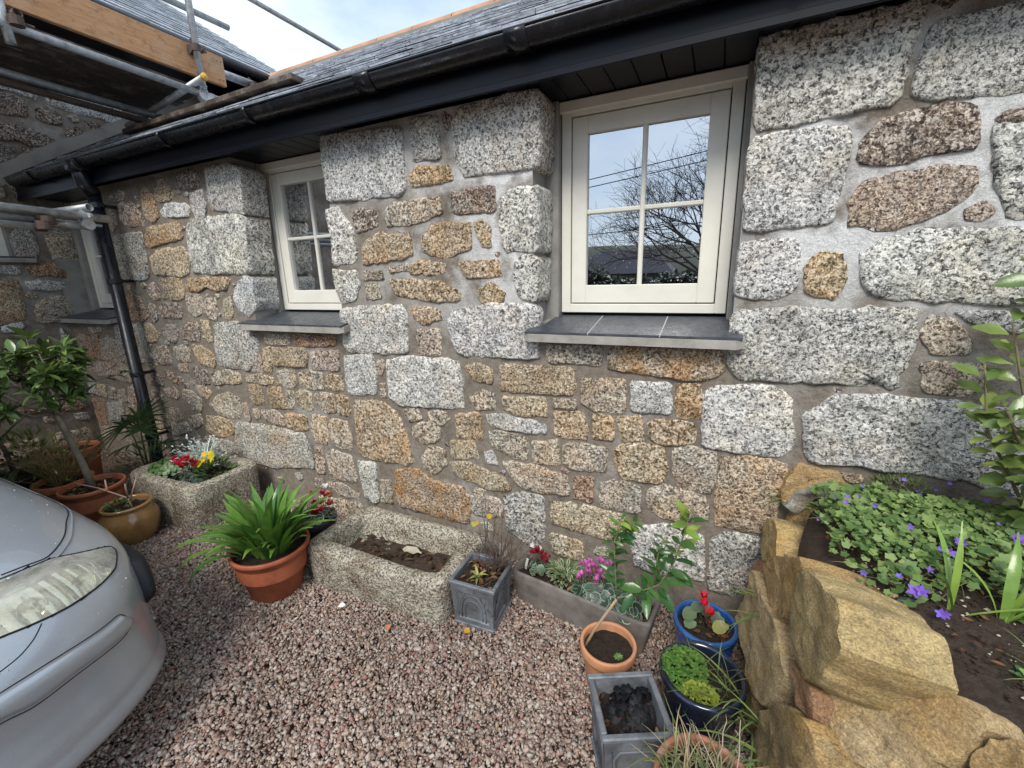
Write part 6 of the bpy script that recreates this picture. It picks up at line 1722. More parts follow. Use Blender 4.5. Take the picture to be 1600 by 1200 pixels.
# camellia sapling leaning out of the pale terracotta pot
cs = thing('camellia_sapling', 'leaning sapling with glossy green leaves growing out of the pale terracotta pot', 'plant', (-.36, -.585, .19))
STK = [(-.372, -.60, .17), (-.335, -.585, .26), (-.262, -.55, .395)]
m_ = MB(); m_.tube(STK, [.0065, .0058, .005], 8); m_.build('trunk', M['bark'], cs, True, (.36, .25, .15))
SA = [(-.262, -.55, .395), (-.275, -.53, .50), (-.285, -.52, .62), (-.26, -.51, .72)]
SA2 = [(-.285, -.52, .58), (-.25, -.50, .66), (-.215, -.50, .71)]
SB = [(-.262, -.55, .395), (-.19, -.51, .42), (-.115, -.50, .47), (-.07, -.50, .58), (-.045, -.50, .70), (-.03, -.50, .80)]
SB2 = [(-.13, -.50, .46), (-.13, -.49, .58), (-.11, -.48, .66)]
m_ = MB()
for s_ in (SA, SA2, SB, SB2): m_.tube(s_, [.0032]*(len(s_)-1)+[.0018], 6)
m_.build('stem', M['bark'], cs, True, (.13, .15, .06))
for k, (L, W) in enumerate(((.085, .036), (.065, .027), (.045, .019))): leaf_mesh('cam%d' % k, L, W, .22, .2, 'glossleaf', .02)
r_ = random.Random(33)
for s_, n, lo, hi, sz in ((SA, 26, .15, 1, 2), (SA2, 18, .2, 1, 2), (SB, 30, .18, 1, 1), (SB2, 10, .2, 1, 2)):
    P = [V(q) for q in s_]
    for k in range(n):
        t_ = (lo+(hi-lo)*k/n)*(len(P)-1); i = min(int(t_), len(P)-2); p = P[i].lerp(P[i+1], t_-i); d = (P[i+1]-P[i]).normalized()
        a = k*2.3 + r_.uniform(-.4, .4); o_ = d.orthogonal().normalized()
        dd = o_*math.cos(a) + d.cross(o_)*math.sin(a) + d*r_.uniform(.1, .8)
        hi_ = (p.z > .62)
        g = r_.uniform(.7, 1.3)
        col = (.15*g, .24*g, .04*g) if hi_ and r_.random() < .6 else (.045*g, .12*g, .032*g)
        leafobj(cs, p, dd, (r_.uniform(-.2, .2), -.3, 1), 'cam%d' % (sz if r_.random() < .7 else 1), col, r_.uniform(.75, 1.2), r_.uniform(-.6, .6))
for p, d, s_ in (((-.17, -.51, .43), (-1, -.2, .15), 1.15), ((-.10, -.50, .49), (1, -.3, .5), 1.1), ((-.16, -.51, .42), (.2, -1, -.5), 1.0), ((-.12, -.5, .45), (.8, -.5, -.55), 1.1), ((-.07, -.5, .55), (.9, -.1, -.5), 1.05), ((-.20, -.52, .42), (-.5, -.7, -.6), 1.0), ((-.035, -.5, .76), (-.4, -.2, .9), 1.0), ((-.14, -.5, .45), (-.2, -.5, -.8), 1.0), ((-.045, -.5, .70), (.7, 0, .8), .8)):
    leafobj(cs, p, d, (0, -.5, 1), 'cam0', (.05, .135, .035) if p[2] < .7 else (.22, .33, .05), s_)
se = thing('green_seedling', 'tiny green rosette weed on bare soil inside the pale terracotta pot', 'plant', (-.245, -.60, .185))
for k in range(9):
    a = k*.7; m_ = MB(); m_.leaf(frame_at((-.237, -.607, .186), (math.cos(a), math.sin(a), .5), (0, 0, 1)), .02, .011, .2, .1); m_.build('leaf', M['leaf'], se, True, (.13, .24, .07))
# blue pot
rc = thing('red_cyclamen', 'small red cyclamen with two blooms in the bright blue pot', 'flower', (.055, -.325, .19))
for k, p in enumerate(((.045, -.33, .30), (.075, -.345, .275), (.04, -.31, .315))):
    mf = MB(); flower_up(mf, V(p), .032, random.Random(k+3)); mf.build('flower', M['petal'], rc, True, (.66, .012, .045))
    MB().tube([p, (.06, -.32, .19)], .0016, 4).build('stem', M['leaf'], rc, True, (.22, .06, .05))
for k, (x, y, z, c, rad) in enumerate(((-.005, -.33, .24, (.075, .125, .06), .03), (.0, -.35, .215, (.08, .13, .06), .026), (.105, -.36, .24, (.26, .26, .07), .028), (.12, -.34, .235, (.20, .22, .06), .022), (.06, -.27, .23, (.06, .11, .05), .028), (.10, -.29, .22, (.06, .10, .05), .028), (.02, -.28, .24, (.06, .10, .05), .026))):
    m_ = MB(); disc_leaf(m_, (x, y, z), (.1*(k % 3)-.1, -.5, .8), rad); m_.tube([(x, y, z), (.06, -.32, .18)], .0013, 4); m_.build('leaf', M['leaf'], rc, True, c)
litter((.055, -.325), .08, .08, 0.185, bluepot, 30, BROWN+[(.35, .10, .07)], 31, L=.03)
# navy pot
pa = thing('parsley_plant', 'bright green parsley like foliage filling the left of the navy pot', 'plant', (.0, -.66, .23))
r_ = random.Random(35)
for col, n, cx, cy, z, rx, ry in (((.10, .215, .04), 260, -.005, -.635, .265, .07, .085), ((.24, .30, .045), 110, .045, -.715, .255, .055, .035)):
    m_ = MB()
    for k in range(n):
        a = r_.uniform(0, 6.28); q = math.sqrt(r_.random())
        p = V((cx+rx*q*math.cos(a), cy+ry*q*math.sin(a), z+.03*(1-q*q)+r_.uniform(-.01, .012)))
        for j in range(3):
            a2 = a + (j-1)*.9 + r_.uniform(-.3, .3)
            m_.leaf(frame_at(p, (math.cos(a2), math.sin(a2), r_.uniform(-.1, .6)), (0, 0, 1)), r_.uniform(.010, .017), .011, .2, .15, .1)
    m_.build('foliage', M['leaf'], pa, True, col, kind='stuff')
def grass(label, c, rx, z, n, L0, L1, w, col, seed, el=(.7, 1.5), droop=(.3, 2.0), name='grass_tuft', bias=None, dry=0.0, sep=12):
    t_ = thing(name, label, 'grass', (c[0], c[1], z)); r2 = random.Random(seed); rest = MB(); rd = MB()
    for k in range(n):
        az = r2.uniform(0, 6.28) if bias is None else bias + r2.gauss(0, .8)
        q = math.sqrt(r2.random())*rx; a = r2.uniform(0, 6.28)
        p = (c[0]+q*math.cos(a), c[1]+q*math.sin(a), z)
        g = r2.uniform(.7, 1.3); L = r2.uniform(L0, L1)
        if k < sep: strap(p, az, r2.uniform(*el), L, w, r2.uniform(*droop), 'leaf', t_, tuple(q_*g for q_ in col), name='blade', twist=r2.uniform(-.4, .4))
        else:
            pts = arch_pts(p, az, r2.uniform(*el), L*.9, r2.uniform(*droop), 6, r2.uniform(-.6, .6))
            (rd if r2.random() < dry else rest).ribbon(pts, [w, w, w*.9, w*.8, w*.6, w*.4, w*.1], (0, 0, 1), .3)
    if rest.v: rest.build('blades', M['leaf'], t_, True, col, kind='stuff')
    if rd.v: rd.build('dry_blades', M['mattleaf'], t_, True, (.40, .33, .19), kind='stuff')
    return t_
grass('few thin upright grass blades sprouting in the navy pot', (.075, -.63), .07, .225, 16, .10, .20, .0022, (.17, .22, .08), 51, (1.0, 1.5), (.1, .8))
grass('coarse arching grass between the navy pot and the rocks', (.20, -.66), .05, .16, 22, .18, .34, .0035, (.15, .21, .07), 52, (.7, 1.4), (1.2, 2.6), bias=R(200))
grass('tangled half dry grass filling the old terracotta pot', (.06, -1.005), .095, .27, 170, .07, .19, .0022, (.15, .19, .075), 53, (.3, 1.4), (.3, 2.2), dry=.45)
dt = thing('dead_stalks', 'pale dead thorny stalks standing in the old terracotta pot', 'plant', (.09, -.98, .27))
r_ = random.Random(54)
for p, d, L in (((.07, -.96, .27), (-.35, .25, 1), .13), ((.10, -.94, .27), (.05, .1, 1), .16), ((.12, -.98, .27), (-.55, .3, .75), .15), ((.03, -.97, .27), (-.1, .25, 1), .12), ((.14, -.97, .27), (.02, .25, 1), .19), ((.15, -1.02, .27), (.7, .3, .5), .14)):
    pts = [V(p) + V(d).normalized()*L*t_ + V((r_.uniform(-.004, .004), r_.uniform(-.004, .004), 0)) for t_ in (0, .25, .5, .75, 1)]
    m_ = MB(); m_.tube(pts, [.0022, .002, .0018, .0014, .0009], 5)
    for j in range(6):
        q = pts[1+j % 4]; m_.tube([q, q+V((r_.uniform(-1, 1), r_.uniform(-1, 1), r_.uniform(0, 1))).normalized()*.016], [.001, .0005], 4)
    m_.build('stalk', M['mattleaf'], dt, True, (.48, .40, .30))
for k, (c, z, n, L, bias, lab) in enumerate((((.30, -.80), .18, 14, .34, R(170), 'long green blades hanging over the rocks low at the front'), ((.31, -.40), .36, 8, .26, R(185), 'thin curved blades springing from the middle of the rock face'),
                                     ((.36, -.05), .66, 8, .22, R(175), 'grassy shoot at the top corner of the rocks against the wall'))):
    grass(lab, c, .03, z, n, L*.6, L, .0036, (.15, .23, .07), 60+k, (.3, 1.2), (.8, 2.2), bias=bias)
pw = thing('pennywort_leaf', 'single round pennywort leaf growing from the rock face', 'plant', (.33, -.52, .47))
m_ = MB(); disc_leaf(m_, (.325, -.52, .47), (-.7, -.6, .5), .022, 12, .1); m_.tube([(.325, -.52, .47), (.36, -.50, .45)], .0015, 5); m_.build('leaf', M['leaf'], pw, True, (.20, .33, .09))
# campanula mat
cp = thing('campanula_mat', 'low mat of toothed green leaves dotted with purple bellflowers over the bed', 'ground cover plant', (.75, -.35, .76))
r_ = random.Random(70)
def lobed(m_, p, up, rad):
    z = V(up).normalized(); a0 = r_.uniform(0, 6.28); x = z.orthogonal().normalized(); y = z.cross(x); n = 10; vs = [V(p)]
    for k in range(n):
        a = a0+2*math.pi*k/n; q = rad*(1.0 if k % 2 else .76)*(.6 if k == 0 else 1)
        vs.append(V(p) + x*q*math.cos(a)+y*q*math.sin(a) + z*rad*(.16 if k % 2 else -.02))
    m_.add(vs, [(0, 1+k, 1+(k+1) % n) for k in range(n)])
ma, mb_, mc = MB(), MB(), MB()
def mat_h(x, y):
    e = min(1, max(0, (x-.36-.22*max(0, -y-.50)-.25*max(0, y+.22))/.05)); e *= min(1, max(0, (y+.70+.12*noise.noise(V((x*7, 0, 0)))+.05*noise.noise(V((x*21, 3, 0)))-(x-.45)*.16)/.10)); e *= min(1, max(0, (noise.noise(V((x*9, y*9, 8)))+.62)/.25)); e *= min(1, max(0, (-.07+.04*noise.noise(V((x*7, 4, 0)))-y)/.12))
    return e
k = 0
while k < 3400:
    x, y = r_.uniform(.35, 1.45), r_.uniform(-.92, -.02)
    e = mat_h(x, y)
    if r_.random() > e*1.2: continue
    k += 1
    h_ = .10*e*(.75+.5*noise.noise(V((x*6, y*6, 2))))
    p = (x, y, bed_z(x, y) + .008 + h_*r_.uniform(.55, 1.05))
    lobed((ma, mb_, mc)[k % 3], p, (r_.uniform(-.6, .5), r_.uniform(-.9, .3), 1), r_.lognormvariate(math.log(.0105), .32))
for m_, c in ((ma, (.165, .26, .07)), (mb_, (.125, .215, .065)), (mc, (.20, .29, .105))): m_.build('foliage', M['mattleaf'], cp, True, c, kind='stuff')
FLW = [(0.716, -0.061, 0.014), (0.622, -0.198, 0.01), (0.757, -0.07, 0.008), (0.758, -0.142, 0.011), (0.886, 0.148, 0.017), (0.869, 0.002, 0.014), (0.878, -0.092, 0.016), (0.883, -0.169, 0.024), (0.632, -0.53, 0.018), (0.639, -0.548, 0.018), (0.416, -0.66, 0.014), (0.522, -0.705, 0.021), (0.552, -0.738, 0.018), (0.563, -0.617, 0.013), (0.773, -0.485, 0.02), (0.756, -0.431, 0.01), (0.54, -0.523, 0.012), (0.483, -0.301, 0.012), (0.426, -0.389, 0.013), (0.412, -0.435, 0.012), (0.455, -0.389, 0.011), (0.401, -0.357, 0.01), (0.358, -0.38, 0.01), (0.479, -0.692, 0.01), (0.857, -0.053, 0.012), (0.488, -0.422, 0.012), (0.892, -0.252, 0.014)]
for (x, y, s_) in FLW:
    h_ = .10*mat_h(x, y)*1.05
    p0 = V((x, y, bed_z(x, y)+.025+h_)); mf = MB()
    for j in range(2 if s_ > .017 else 1):
        flower_flat(mf, p0+V((r_.uniform(-.012, .012)*j, r_.uniform(-.012, .012)*j, r_.uniform(0, .01))), s_*r_.uniform(.75, 1.05), (r_.uniform(-.4, .3), r_.uniform(-1, -.3), r_.uniform(.5, 1)), 5, .5, r_.uniform(.2, 1.1))
    mf.build('flower', M['petal'], cp, True, (.27+r_.uniform(-.03, .06), .15, .60+r_.uniform(-.06, .08)))
mst = MB()
for k in range(260):
    x, y = r_.uniform(.38, 1.3), r_.uniform(-.85, -.05)
    if mat_h(x, y) < .15: continue
    mst.tube(arch_pts((x, y, bed_z(x, y)+.01), r_.uniform(0, 6.28), r_.uniform(.2, 1.3), r_.uniform(.05, .12), r_.uniform(.3, 1.8), 5), [.0011, .0011, .001, .0009, .0008, .0005], 4)
mst.build('stem', M['leaf'], cp, True, (.22, .24, .09), kind='stuff')
litter((.60, -.62), .24, .24, bed_z(.6, -.62)-.004, cp, 70, BROWN, 91, L=.018, name='dead_leaf')
# small weeds on the bed
for lab, c, n, L, W, col, nm in (('leafy green weed rosette on soil under the wall by the top rock', (.50, -.13, .785), 34, .035, .014, (.12, .21, .06), 'weed'), ('round leaved rosette on bare soil at the right edge', (.665, -.845, .725), 11, .034, .02, (.16, .27, .09), 'weed'),
                              ('tiny clover sprig on soil beside the large rock', (.475, -.50, .75), 12, .018, .013, (.14, .23, .06), 'weed'), ('low weed in the crack of the ochre rocks', (.385, -.20, .735), 26, .026, .014, (.12, .20, .065), 'weed')):
    t_ = thing(nm, lab, 'weed', c)
    for k in range(n):
        a = k*2.4; q = (k/n)
        m_ = MB(); m_.leaf(frame_at(V(c)+V((math.cos(a)*.012*q, math.sin(a)*.012*q, .01*(1-q)+.004)), (math.cos(a), math.sin(a), 1.4-1.3*q), (0, 0, 1)), L*(.6+.4*q), W, .3, .15, .05)
        m_.build('leaf', M['leaf'], t_, True, tuple(v*random.uniform(.8, 1.2) for v in col))
mo = thing('fine_leaved_weed', 'tuft of fine green weed against the foot of the wall', 'weed', (.66, -.08, .78))
bush(mo, (.66, -.09, .80), .10, .06, 380, .022, .006, 'mattleaf', (.11, .17, .045), 72)
grass('spray of grass beside the round leaved rosette at right', (.73, -.84), .04, .73, 40, .06, .14, .002, (.17, .25, .08), 75, (.4, 1.4), (.4, 1.8))
# alstroemeria / day-lily straps at right
dl = thing('strap_leaved_lily', 'clump of broad bright green strap leaves at the right of the bed', 'plant', (.66, -.66, .72))
for (x, y), az, el, L, w, dr in (((.60, -.66), R(80), 1.45, .20, .010, .9), ((.605, -.665), R(200), 1.2, .16, .008, .8), ((.60, -.66), R(95), 1.2, .22, .009, 1.6), ((.70, -.66), R(70), 1.35, .20, .015, 1.5), ((.70, -.66), R(20), 1.1, .26, .013, 1.9), ((.695, -.67), R(-10), .9, .24, .010, 1.5), ((.70, -.665), R(-35), .8, .26, .010, 1.6), ((.69, -.66), R(150), 1.2, .18, .008, 2.0), ((.70, -.67), R(45), .9, .24, .009, 1.8), ((.62, -.67), R(-5), .5, .28, .006, .9)):
    strap((x, y, bed_z(x, y)-.005), az, el+.1, L*1.2, w*.75, dr*.85, 'glossleaf', dl, (.20, .33, .06), tip=.1)
# evergreen shrub at right edge
sh = thing('evergreen_shrub', 'tall leafy evergreen shrub in front of the wall at the right edge', 'shrub', (.93, -.27, .76))
for k, (L, W) in enumerate(((.080, .042), (.068, .036), (.054, .030))): leaf_mesh('shr%d' % k, L, W, .12, .16, 'glossleaf', .04)
STM = [[(.93, -.27, .74), (.82, -.27, .95), (.73, -.27, 1.12), (.69, -.27, 1.32)], [(.93, -.27, .74), (.88, -.25, 1.15), (.82, -.24, 1.42), (.77, -.24, 1.60)], [(.93, -.27, .74), (.86, -.26, 1.02), (.79, -.25, 1.25), (.735, -.25, 1.44)], [(.93, -.27, .74), (.90, -.25, 1.1), (.85, -.24, 1.38), (.82, -.24, 1.66)], [(.94, -.27, .74), (.95, -.28, 1.1), (.93, -.28, 1.45), (.90, -.28, 1.72)], [(.95, -.27, .74), (.86, -.33, .92), (.80, -.36, 1.06)], [(.94, -.25, .74), (1.03, -.24, 1.2), (1.06, -.25, 1.6)], [(.86, -.26, 1.02), (.79, -.30, 1.10), (.74, -.31, 1.20)], [(.95, -.27, .75), (1.08, -.36, 1.1), (1.15, -.4, 1.4)]]
m_ = MB(); n_l = 0
for s_ in STM: m_.tube([V(q)+V((.03, 0, 0)) for q in s_], [.006, .0048, .0036, .0024][:len(s_)], 6)
m_.build('stem', M['bark'], sh, True, (.14, .12, .06))
r_ = random.Random(81)
for s_ in STM:
    P = [V(q)+V((.03, 0, 0)) for q in s_]
    for k in range(30):
        t_ = (.12+.9*k/30)*(len(P)-1); i = min(int(t_), len(P)-2); p = P[i].lerp(P[i+1], min(1, t_-i)); d = (P[i+1]-P[i]).normalized()
        a = k*2.4 + r_.uniform(-.4, .4); o_ = d.orthogonal().normalized()
        dd = o_*math.cos(a) + d.cross(o_)*math.sin(a) + d*r_.uniform(.1, .9)
        g = r_.uniform(.75, 1.35)
        leafobj(sh, p+dd.normalized()*.012, dd, (r_.uniform(-.3, .3), -.5, 1), 'shr%d' % (k % 3), (.15*g, .22*g, .055*g), r_.uniform(.75, 1.15), r_.uniform(-.6, .6))
# bare twig plant in mustard pot
bt = thing('bare_twig', 'bare pinkish twigs with a green seedling in the mustard pot', 'plant', (-3.35, -.78, .22))
m_ = MB()
for pts in ([(-3.33, -.76, .2), (-3.34, -.77, .29), (-3.50, -.84, .36), (-3.62, -.90, .40)], [(-3.335, -.765, .27), (-3.32, -.73, .36), (-3.33, -.70, .42)], [(-3.34, -.77, .29), (-3.30, -.78, .40)], [(-3.45, -.82, .34), (-3.50, -.80, .40)]):
    m_.tube(pts, [.006, .005, .004, .0025][:len(pts)], 6)
m_.build('stem', M['bark'], bt, True, (.42, .27, .20))
bush(bt, (-3.42, -.80, .235), .045, .03, 24, .04, .02, 'leaf', (.10, .20, .07), 82)
litter((-3.80, -.77), .11, .11, 0.262, baypot, 60, BROWN, 83, L=.035)
# fallen leaves on the gravel
r_ = random.Random(95); lit = [MB(), MB(), MB()]
for k in range(150):
    x, y = r_.uniform(-3.2, .22), -abs(r_.gauss(0, .5))-.05
    if k % 3 == 0: y = r_.uniform(-1.6, -.1)
    a = r_.uniform(0, 6.28); q = r_.uniform(.4, 1.0)
    lit[k % 3].leaf(frame_at((x, y, r_.uniform(.012, .022)), (math.cos(a), math.sin(a), r_.uniform(-.1, .2)), (r_.uniform(-.4, .4), r_.uniform(-.4, .4), 1)), .026*q, .012*q, r_.uniform(-.2, .4), .2)
for m_, c in zip(lit, ((.13, .07, .035), (.24, .15, .07), (.09, .10, .035))): m_.build('leaf_litter', M['mattleaf'], None, True, c, kind='stuff')
leaf_mesh('fall', .034, .028, .15, .2, 'mattleaf')
for k, (x, y, c, lab) in enumerate([(-0.941, -0.592, (0.66, 0.36, 0.05), 'yellow fallen leaf on the gravel in front of the gothic planter'), (-1.269, -0.735, (0.6, 0.24, 0.1), 'orange fallen leaf on gravel in front of the empty trough'), (-1.573, -0.692, (0.75, 0.72, 0.66), 'pale fallen petal on gravel below the empty trough')]):
    o = link('fallen_leaf', LEAFM['fall'], None, c, M=frame_at((x, y, .028), (math.cos(k*2), math.sin(k*2), .2), (.1, -.3, 1)))
    tag(o, lab, 'leaf')
# ------------------------------------------------------------------ car, nose towards the viewer's left
CAR_Z=[.17,.22,.28,.34,.40,.46,.52,.57,.62,.66,.70,.74,.78,.82,.86,.89]
CAR_N=[-1.67,-1.61,-1.60,-1.62,-1.64,-1.65,-1.67,-1.71,-1.78,-1.86,-1.96,-2.07,-2.22,-2.40,-2.62,-2.85]
CAR_W=[.74,.775,.785,.79,.795,.80,.81,.82,.82,.80,.775,.745,.71,.675,.645,.62]
CAR_L=[.42,.44,.45,.46,.47,.48,.52,.56,.60,.62,.63,.62,.60,.56,.50,.45]
CAR_YC=-2.07
def _ip(z,T):
    if z<=CAR_Z[0]: return T[0]
    if z>=CAR_Z[-1]: return T[-1]
    i=max(j for j in range(len(CAR_Z)) if CAR_Z[j]<=z); i=min(i,len(CAR_Z)-2)
    h=CAR_Z[i+1]-CAR_Z[i]; t=(z-CAR_Z[i])/h
    def m(k):
        a=max(k-1,0); b=min(k+1,len(T)-1)
        return (T[b]-T[a])/(CAR_Z[b]-CAR_Z[a])
    return (2*t**3-3*t*t+1)*T[i]+(t**3-2*t*t+t)*h*m(i)+(-2*t**3+3*t*t)*T[i+1]+(t**3-t*t)*h*m(i+1)
def car_S(s,z):
    import math
    N,W,L=_ip(z,CAR_N),_ip(z,CAR_W),_ip(z,CAR_L); e=2/2.5
    a=min(abs(s),1)*math.pi/2; sg=1 if s>0 else -1
    y=CAR_YC+sg*W*math.sin(a)**e if s else CAR_YC
    x=N-L*(1-max(math.cos(a),0)**e)
    if abs(s)>1: x-= (abs(s)-1)*(5.3+N-L)
    return (x,y,z)

CARF = {'gap': [(1.145, 0.731), (1.065, 0.724), (0.989, 0.717), (0.974, 0.693), (0.729, 0.705), (0.618, 0.693), (0.488, 0.685), (0.423, 0.695), (0.363, 0.702)], 'lamp_top': [(0.27, 0.708), (0.353, 0.697), (0.418, 0.69), (0.493, 0.681), (0.593, 0.654), (0.714, 0.623)], 'lamp_right': [(0.724, 0.606), (0.628, 0.589)], 'lamp_bot': [(0.16, 0.632), (0.258, 0.62), (0.303, 0.611), (0.353, 0.603), (0.408, 0.596), (0.533, 0.589)], 'line': [(0.12, 0.565), (0.227, 0.567), (0.268, 0.572), (0.303, 0.584), (0.333, 0.601)], 'strip_top': [(0.217, 0.526), (0.313, 0.519), (0.463, 0.5), (0.548, 0.495)], 'strip_r': [(0.603, 0.44)], 'strip_bot': [(0.202, 0.469), (0.258, 0.447), (0.358, 0.447), (0.543, 0.425)]}
car = thing('parked_car', 'silver hatchback nose with hazed headlamp and rain beads parked on the gravel', 'car', (-3.4, CAR_YC, 0))
def car_n(s, z, e=.004):
    a, b = V(car_S(s+e, z)), V(car_S(s-e, z)); c, d = V(car_S(s, min(.889, z+e))), V(car_S(s, max(.171, z-e)))
    n = (c-d).cross(a-b)
    n.normalize()
    p = V(car_S(s, z))
    ctr = V((-3.0, CAR_YC, .45))
    return n if n.dot(p-ctr) > 0 else -n
def inpoly(pt, poly):
    x, y = pt; c = False
    for i in range(len(poly)):
        (x1, y1), (x2, y2) = poly[i-1], poly[i]
        if (y1 > y) != (y2 > y) and x < (x2-x1)*(y-y1)/(y2-y1)+x1: c = not c
    return c
LAMP = CARF['lamp_top'] + CARF['lamp_right'] + CARF['lamp_bot'][::-1]
LAMPM = [(-s, z) for s, z in LAMP]
ss = [-1.0 - .02*i for i in range(50, 0, -1)] + [-1 + 2*i/190 for i in range(191)] + [1.0 + .02*i for i in range(1, 51)]
zz = [.17 + .72*j/84 for j in range(85)]
mb = MB(); vs = []; fs = []
def crease(s, z):       # lower spoiler lip, strip recess
    return 0.0
for s in ss:
    for z in zz:
        p = V(car_S(s, z))
        if z < .27: p += car_n(s, z)*.022*math.exp(-((z-.225)/.03)**2)*(1 if abs(s) < .95 else 0)
        vs.append(p)
nz = len(zz)
for i in range(len(ss)-1):
    for j in range(nz-1):
        c = ((ss[i]+ss[i+1])/2, (zz[j]+zz[j+1])/2)
        if inpoly(c, LAMP) or inpoly(c, LAMPM): continue
        x, y, z = car_S(*c)
        if abs(c[0]) > .98 and (math.hypot(x+2.42, z-.30) < .34 or math.hypot(x+4.75, z-.30) < .34): continue
        a = i*nz+j
        fs.append((a, a+nz, a+nz+1, a+1))
fs.append(tuple(i*nz+nz-1 for i in range(len(ss))))
fs.append(tuple([0, (len(ss)-1)*nz] + [(len(ss)-1)*nz+nz-1, nz-1]))
body = mb.add(vs, fs).build('body', M['car'], car, True)
def surf_line(pts, r_, off, name, mat, n=6, parent=car, dens=6):
    P = []
    for i in range(len(pts)-1):
        for k in range(dens): P.append((pts[i][0]+(pts[i+1][0]-pts[i][0])*k/dens, pts[i][1]+(pts[i+1][1]-pts[i][1])*k/dens))
    P.append(pts[-1])
    # soften corners
    for _ in range(3):
        P = [P[0]] + [((P[i-1][0]+2*P[i][0]+P[i+1][0])/4, (P[i-1][1]+2*P[i][1]+P[i+1][1])/4) for i in range(1, len(P)-1)] + [P[-1]]
    MB().tube([V(car_S(*q)) + car_n(*q)*off for q in P], r_, n).build(name, M[mat], parent, True)
    return P
def patch(top, bot, off, name, mat, nu=40, nv=10, crown=0.0, parent=car, edge=.012):
    def samp(L, t):
        d = [0]
        for i in range(1, len(L)): d.append(d[-1]+math.hypot(L[i][0]-L[i-1][0], L[i][1]-L[i-1][1]))
        q = t*d[-1]
        for i in range(1, len(L)):
            if q <= d[i]+1e-9:
                k = (q-d[i-1])/max(1e-9, d[i]-d[i-1]); return (L[i-1][0]+(L[i][0]-L[i-1][0])*k, L[i-1][1]+(L[i][1]-L[i-1][1])*k)
        return L[-1]
    vs, fs = [], []
    for i in range(nu+1):
        a, b = samp(top, i/nu), samp(bot, i/nu)
        for j in range(nv+1):
            t_ = j/nv; q = (a[0]+(b[0]-a[0])*t_, a[1]+(b[1]-a[1])*t_)
            e = 1.0
            if edge: e = min(1, j/1.5, (nv-j)/1.5, i/1.5, (nu-i)/1.5)
            vs.append(V(car_S(*q)) + car_n(*q)*(off*e - (.006 if edge and e == 0 else 0) + crown*math.sin(math.pi*t_)*math.sin(math.pi*i/nu)))
    for i in range(nu):
        for j in range(nv):
            a = i*(nv+1)+j; fs.append((a, a+nv+1, a+nv+2, a+1))
    return MB().add(vs, fs).build(name, M[mat], parent, True)
GAP = CARF['gap']
surf_line(GAP, .0024, .0006, 'bonnet_gap', 'rubber', 5)
surf_line([(s, z-.010) if i > 3 else (s+.012, z) for i, (s, z) in enumerate(GAP)], .0034, .0012, 'bonnet_edge', 'car', 8)
for mir in (1, -1):
    tp = [(mir*s, z) for s, z in CARF['lamp_top']]; bt_ = [(mir*s, z) for s, z in CARF['lamp_bot']]; rg = [(mir*s, z) for s, z in CARF['lamp_right']]
    top = tp + [rg[0]]; bot = bt_ + [rg[1]]
    lampo = patch(top, bot, .002, 'headlight', 'lens', 44, 14, .006, car, 0)
    patch([(s, z-.004) for s, z in top], [(s, z+.004) for s, z in bot], -.045, 'reflector', 'chrome', 30, 8, -.02, lampo, 0)
    surf_line(top + [rg[1]] + bot[::-1] + [top[0]], .0032, .0012, 'seal', 'rubber', 6, lampo)
    for k in range(9):       # stepped facets inside the lamp
        s0 = .24 + .045*k
        patch([(mir*s0, .672-.06*max(0, s0-.4)), (mir*(s0+.036), .668-.06*max(0, s0-.4))], [(mir*s0, .628-.02*k*.3), (mir*(s0+.030), .624-.02*k*.3)], -.030+.004*(k % 2), 'reflector_facet', 'chrome', 3, 3, .004, lampo, 0)
    for (s, z, q) in ((.36, .648, .036), (.52, .628, .032), (.62, .610, .022)):
        p = V(car_S(mir*s, z)); n_ = car_n(mir*s, z)
        c_ = p - n_*.040
        MB().lathe([(q*1.05, .030), (q, .03), (q*.8, .012), (q*.4, .003), (.001, 0)], (0, 0, 0), 20).build('lamp_bowl', M['chrome'], lampo, True).matrix_basis = Matrix.Translation(c_) @ V((1, -.1, .15)).to_track_quat('Z', 'Y').to_matrix().to_4x4()
    st_t = [(mir*s, z) for s, z in CARF['strip_top']]; st_b = [(mir*s, z) for s, z in CARF['strip_bot']]; st_r = (mir*CARF['strip_r'][0][0], CARF['strip_r'][0][1])
    st_t = [(mir*.03, .53)] + st_t; st_b = [(mir*.03, .475)] + st_b
    patch(st_t + [(st_r[0], st_r[1]+.012)], st_b + [(st_r[0], st_r[1]-.004)], .011, 'bumper_strip', 'car', 50, 8, .004)
    surf_line([(s, z+.004) for s, z in st_t] + [st_r] + [(s, z-.004) for s, z in st_b[::-1]], .0020, -.0004, 'strip_shadow_gap', 'rubber', 5)
    patch([(mir*.765, .555), (mir*.83, .57), (mir*.95, .57), (mir*1.05, .565)], [(mir*.765, .425), (mir*.81, .395), (mir*.95, .39), (mir*1.05, .40)], .034, 'corner_moulding', 'rubber', 24, 10, .008)
    surf_line([(mir*s, z) for s, z in [(.0, .56)] + CARF['line']], .0018, -.0003, 'panel_gap', 'rubber', 5)
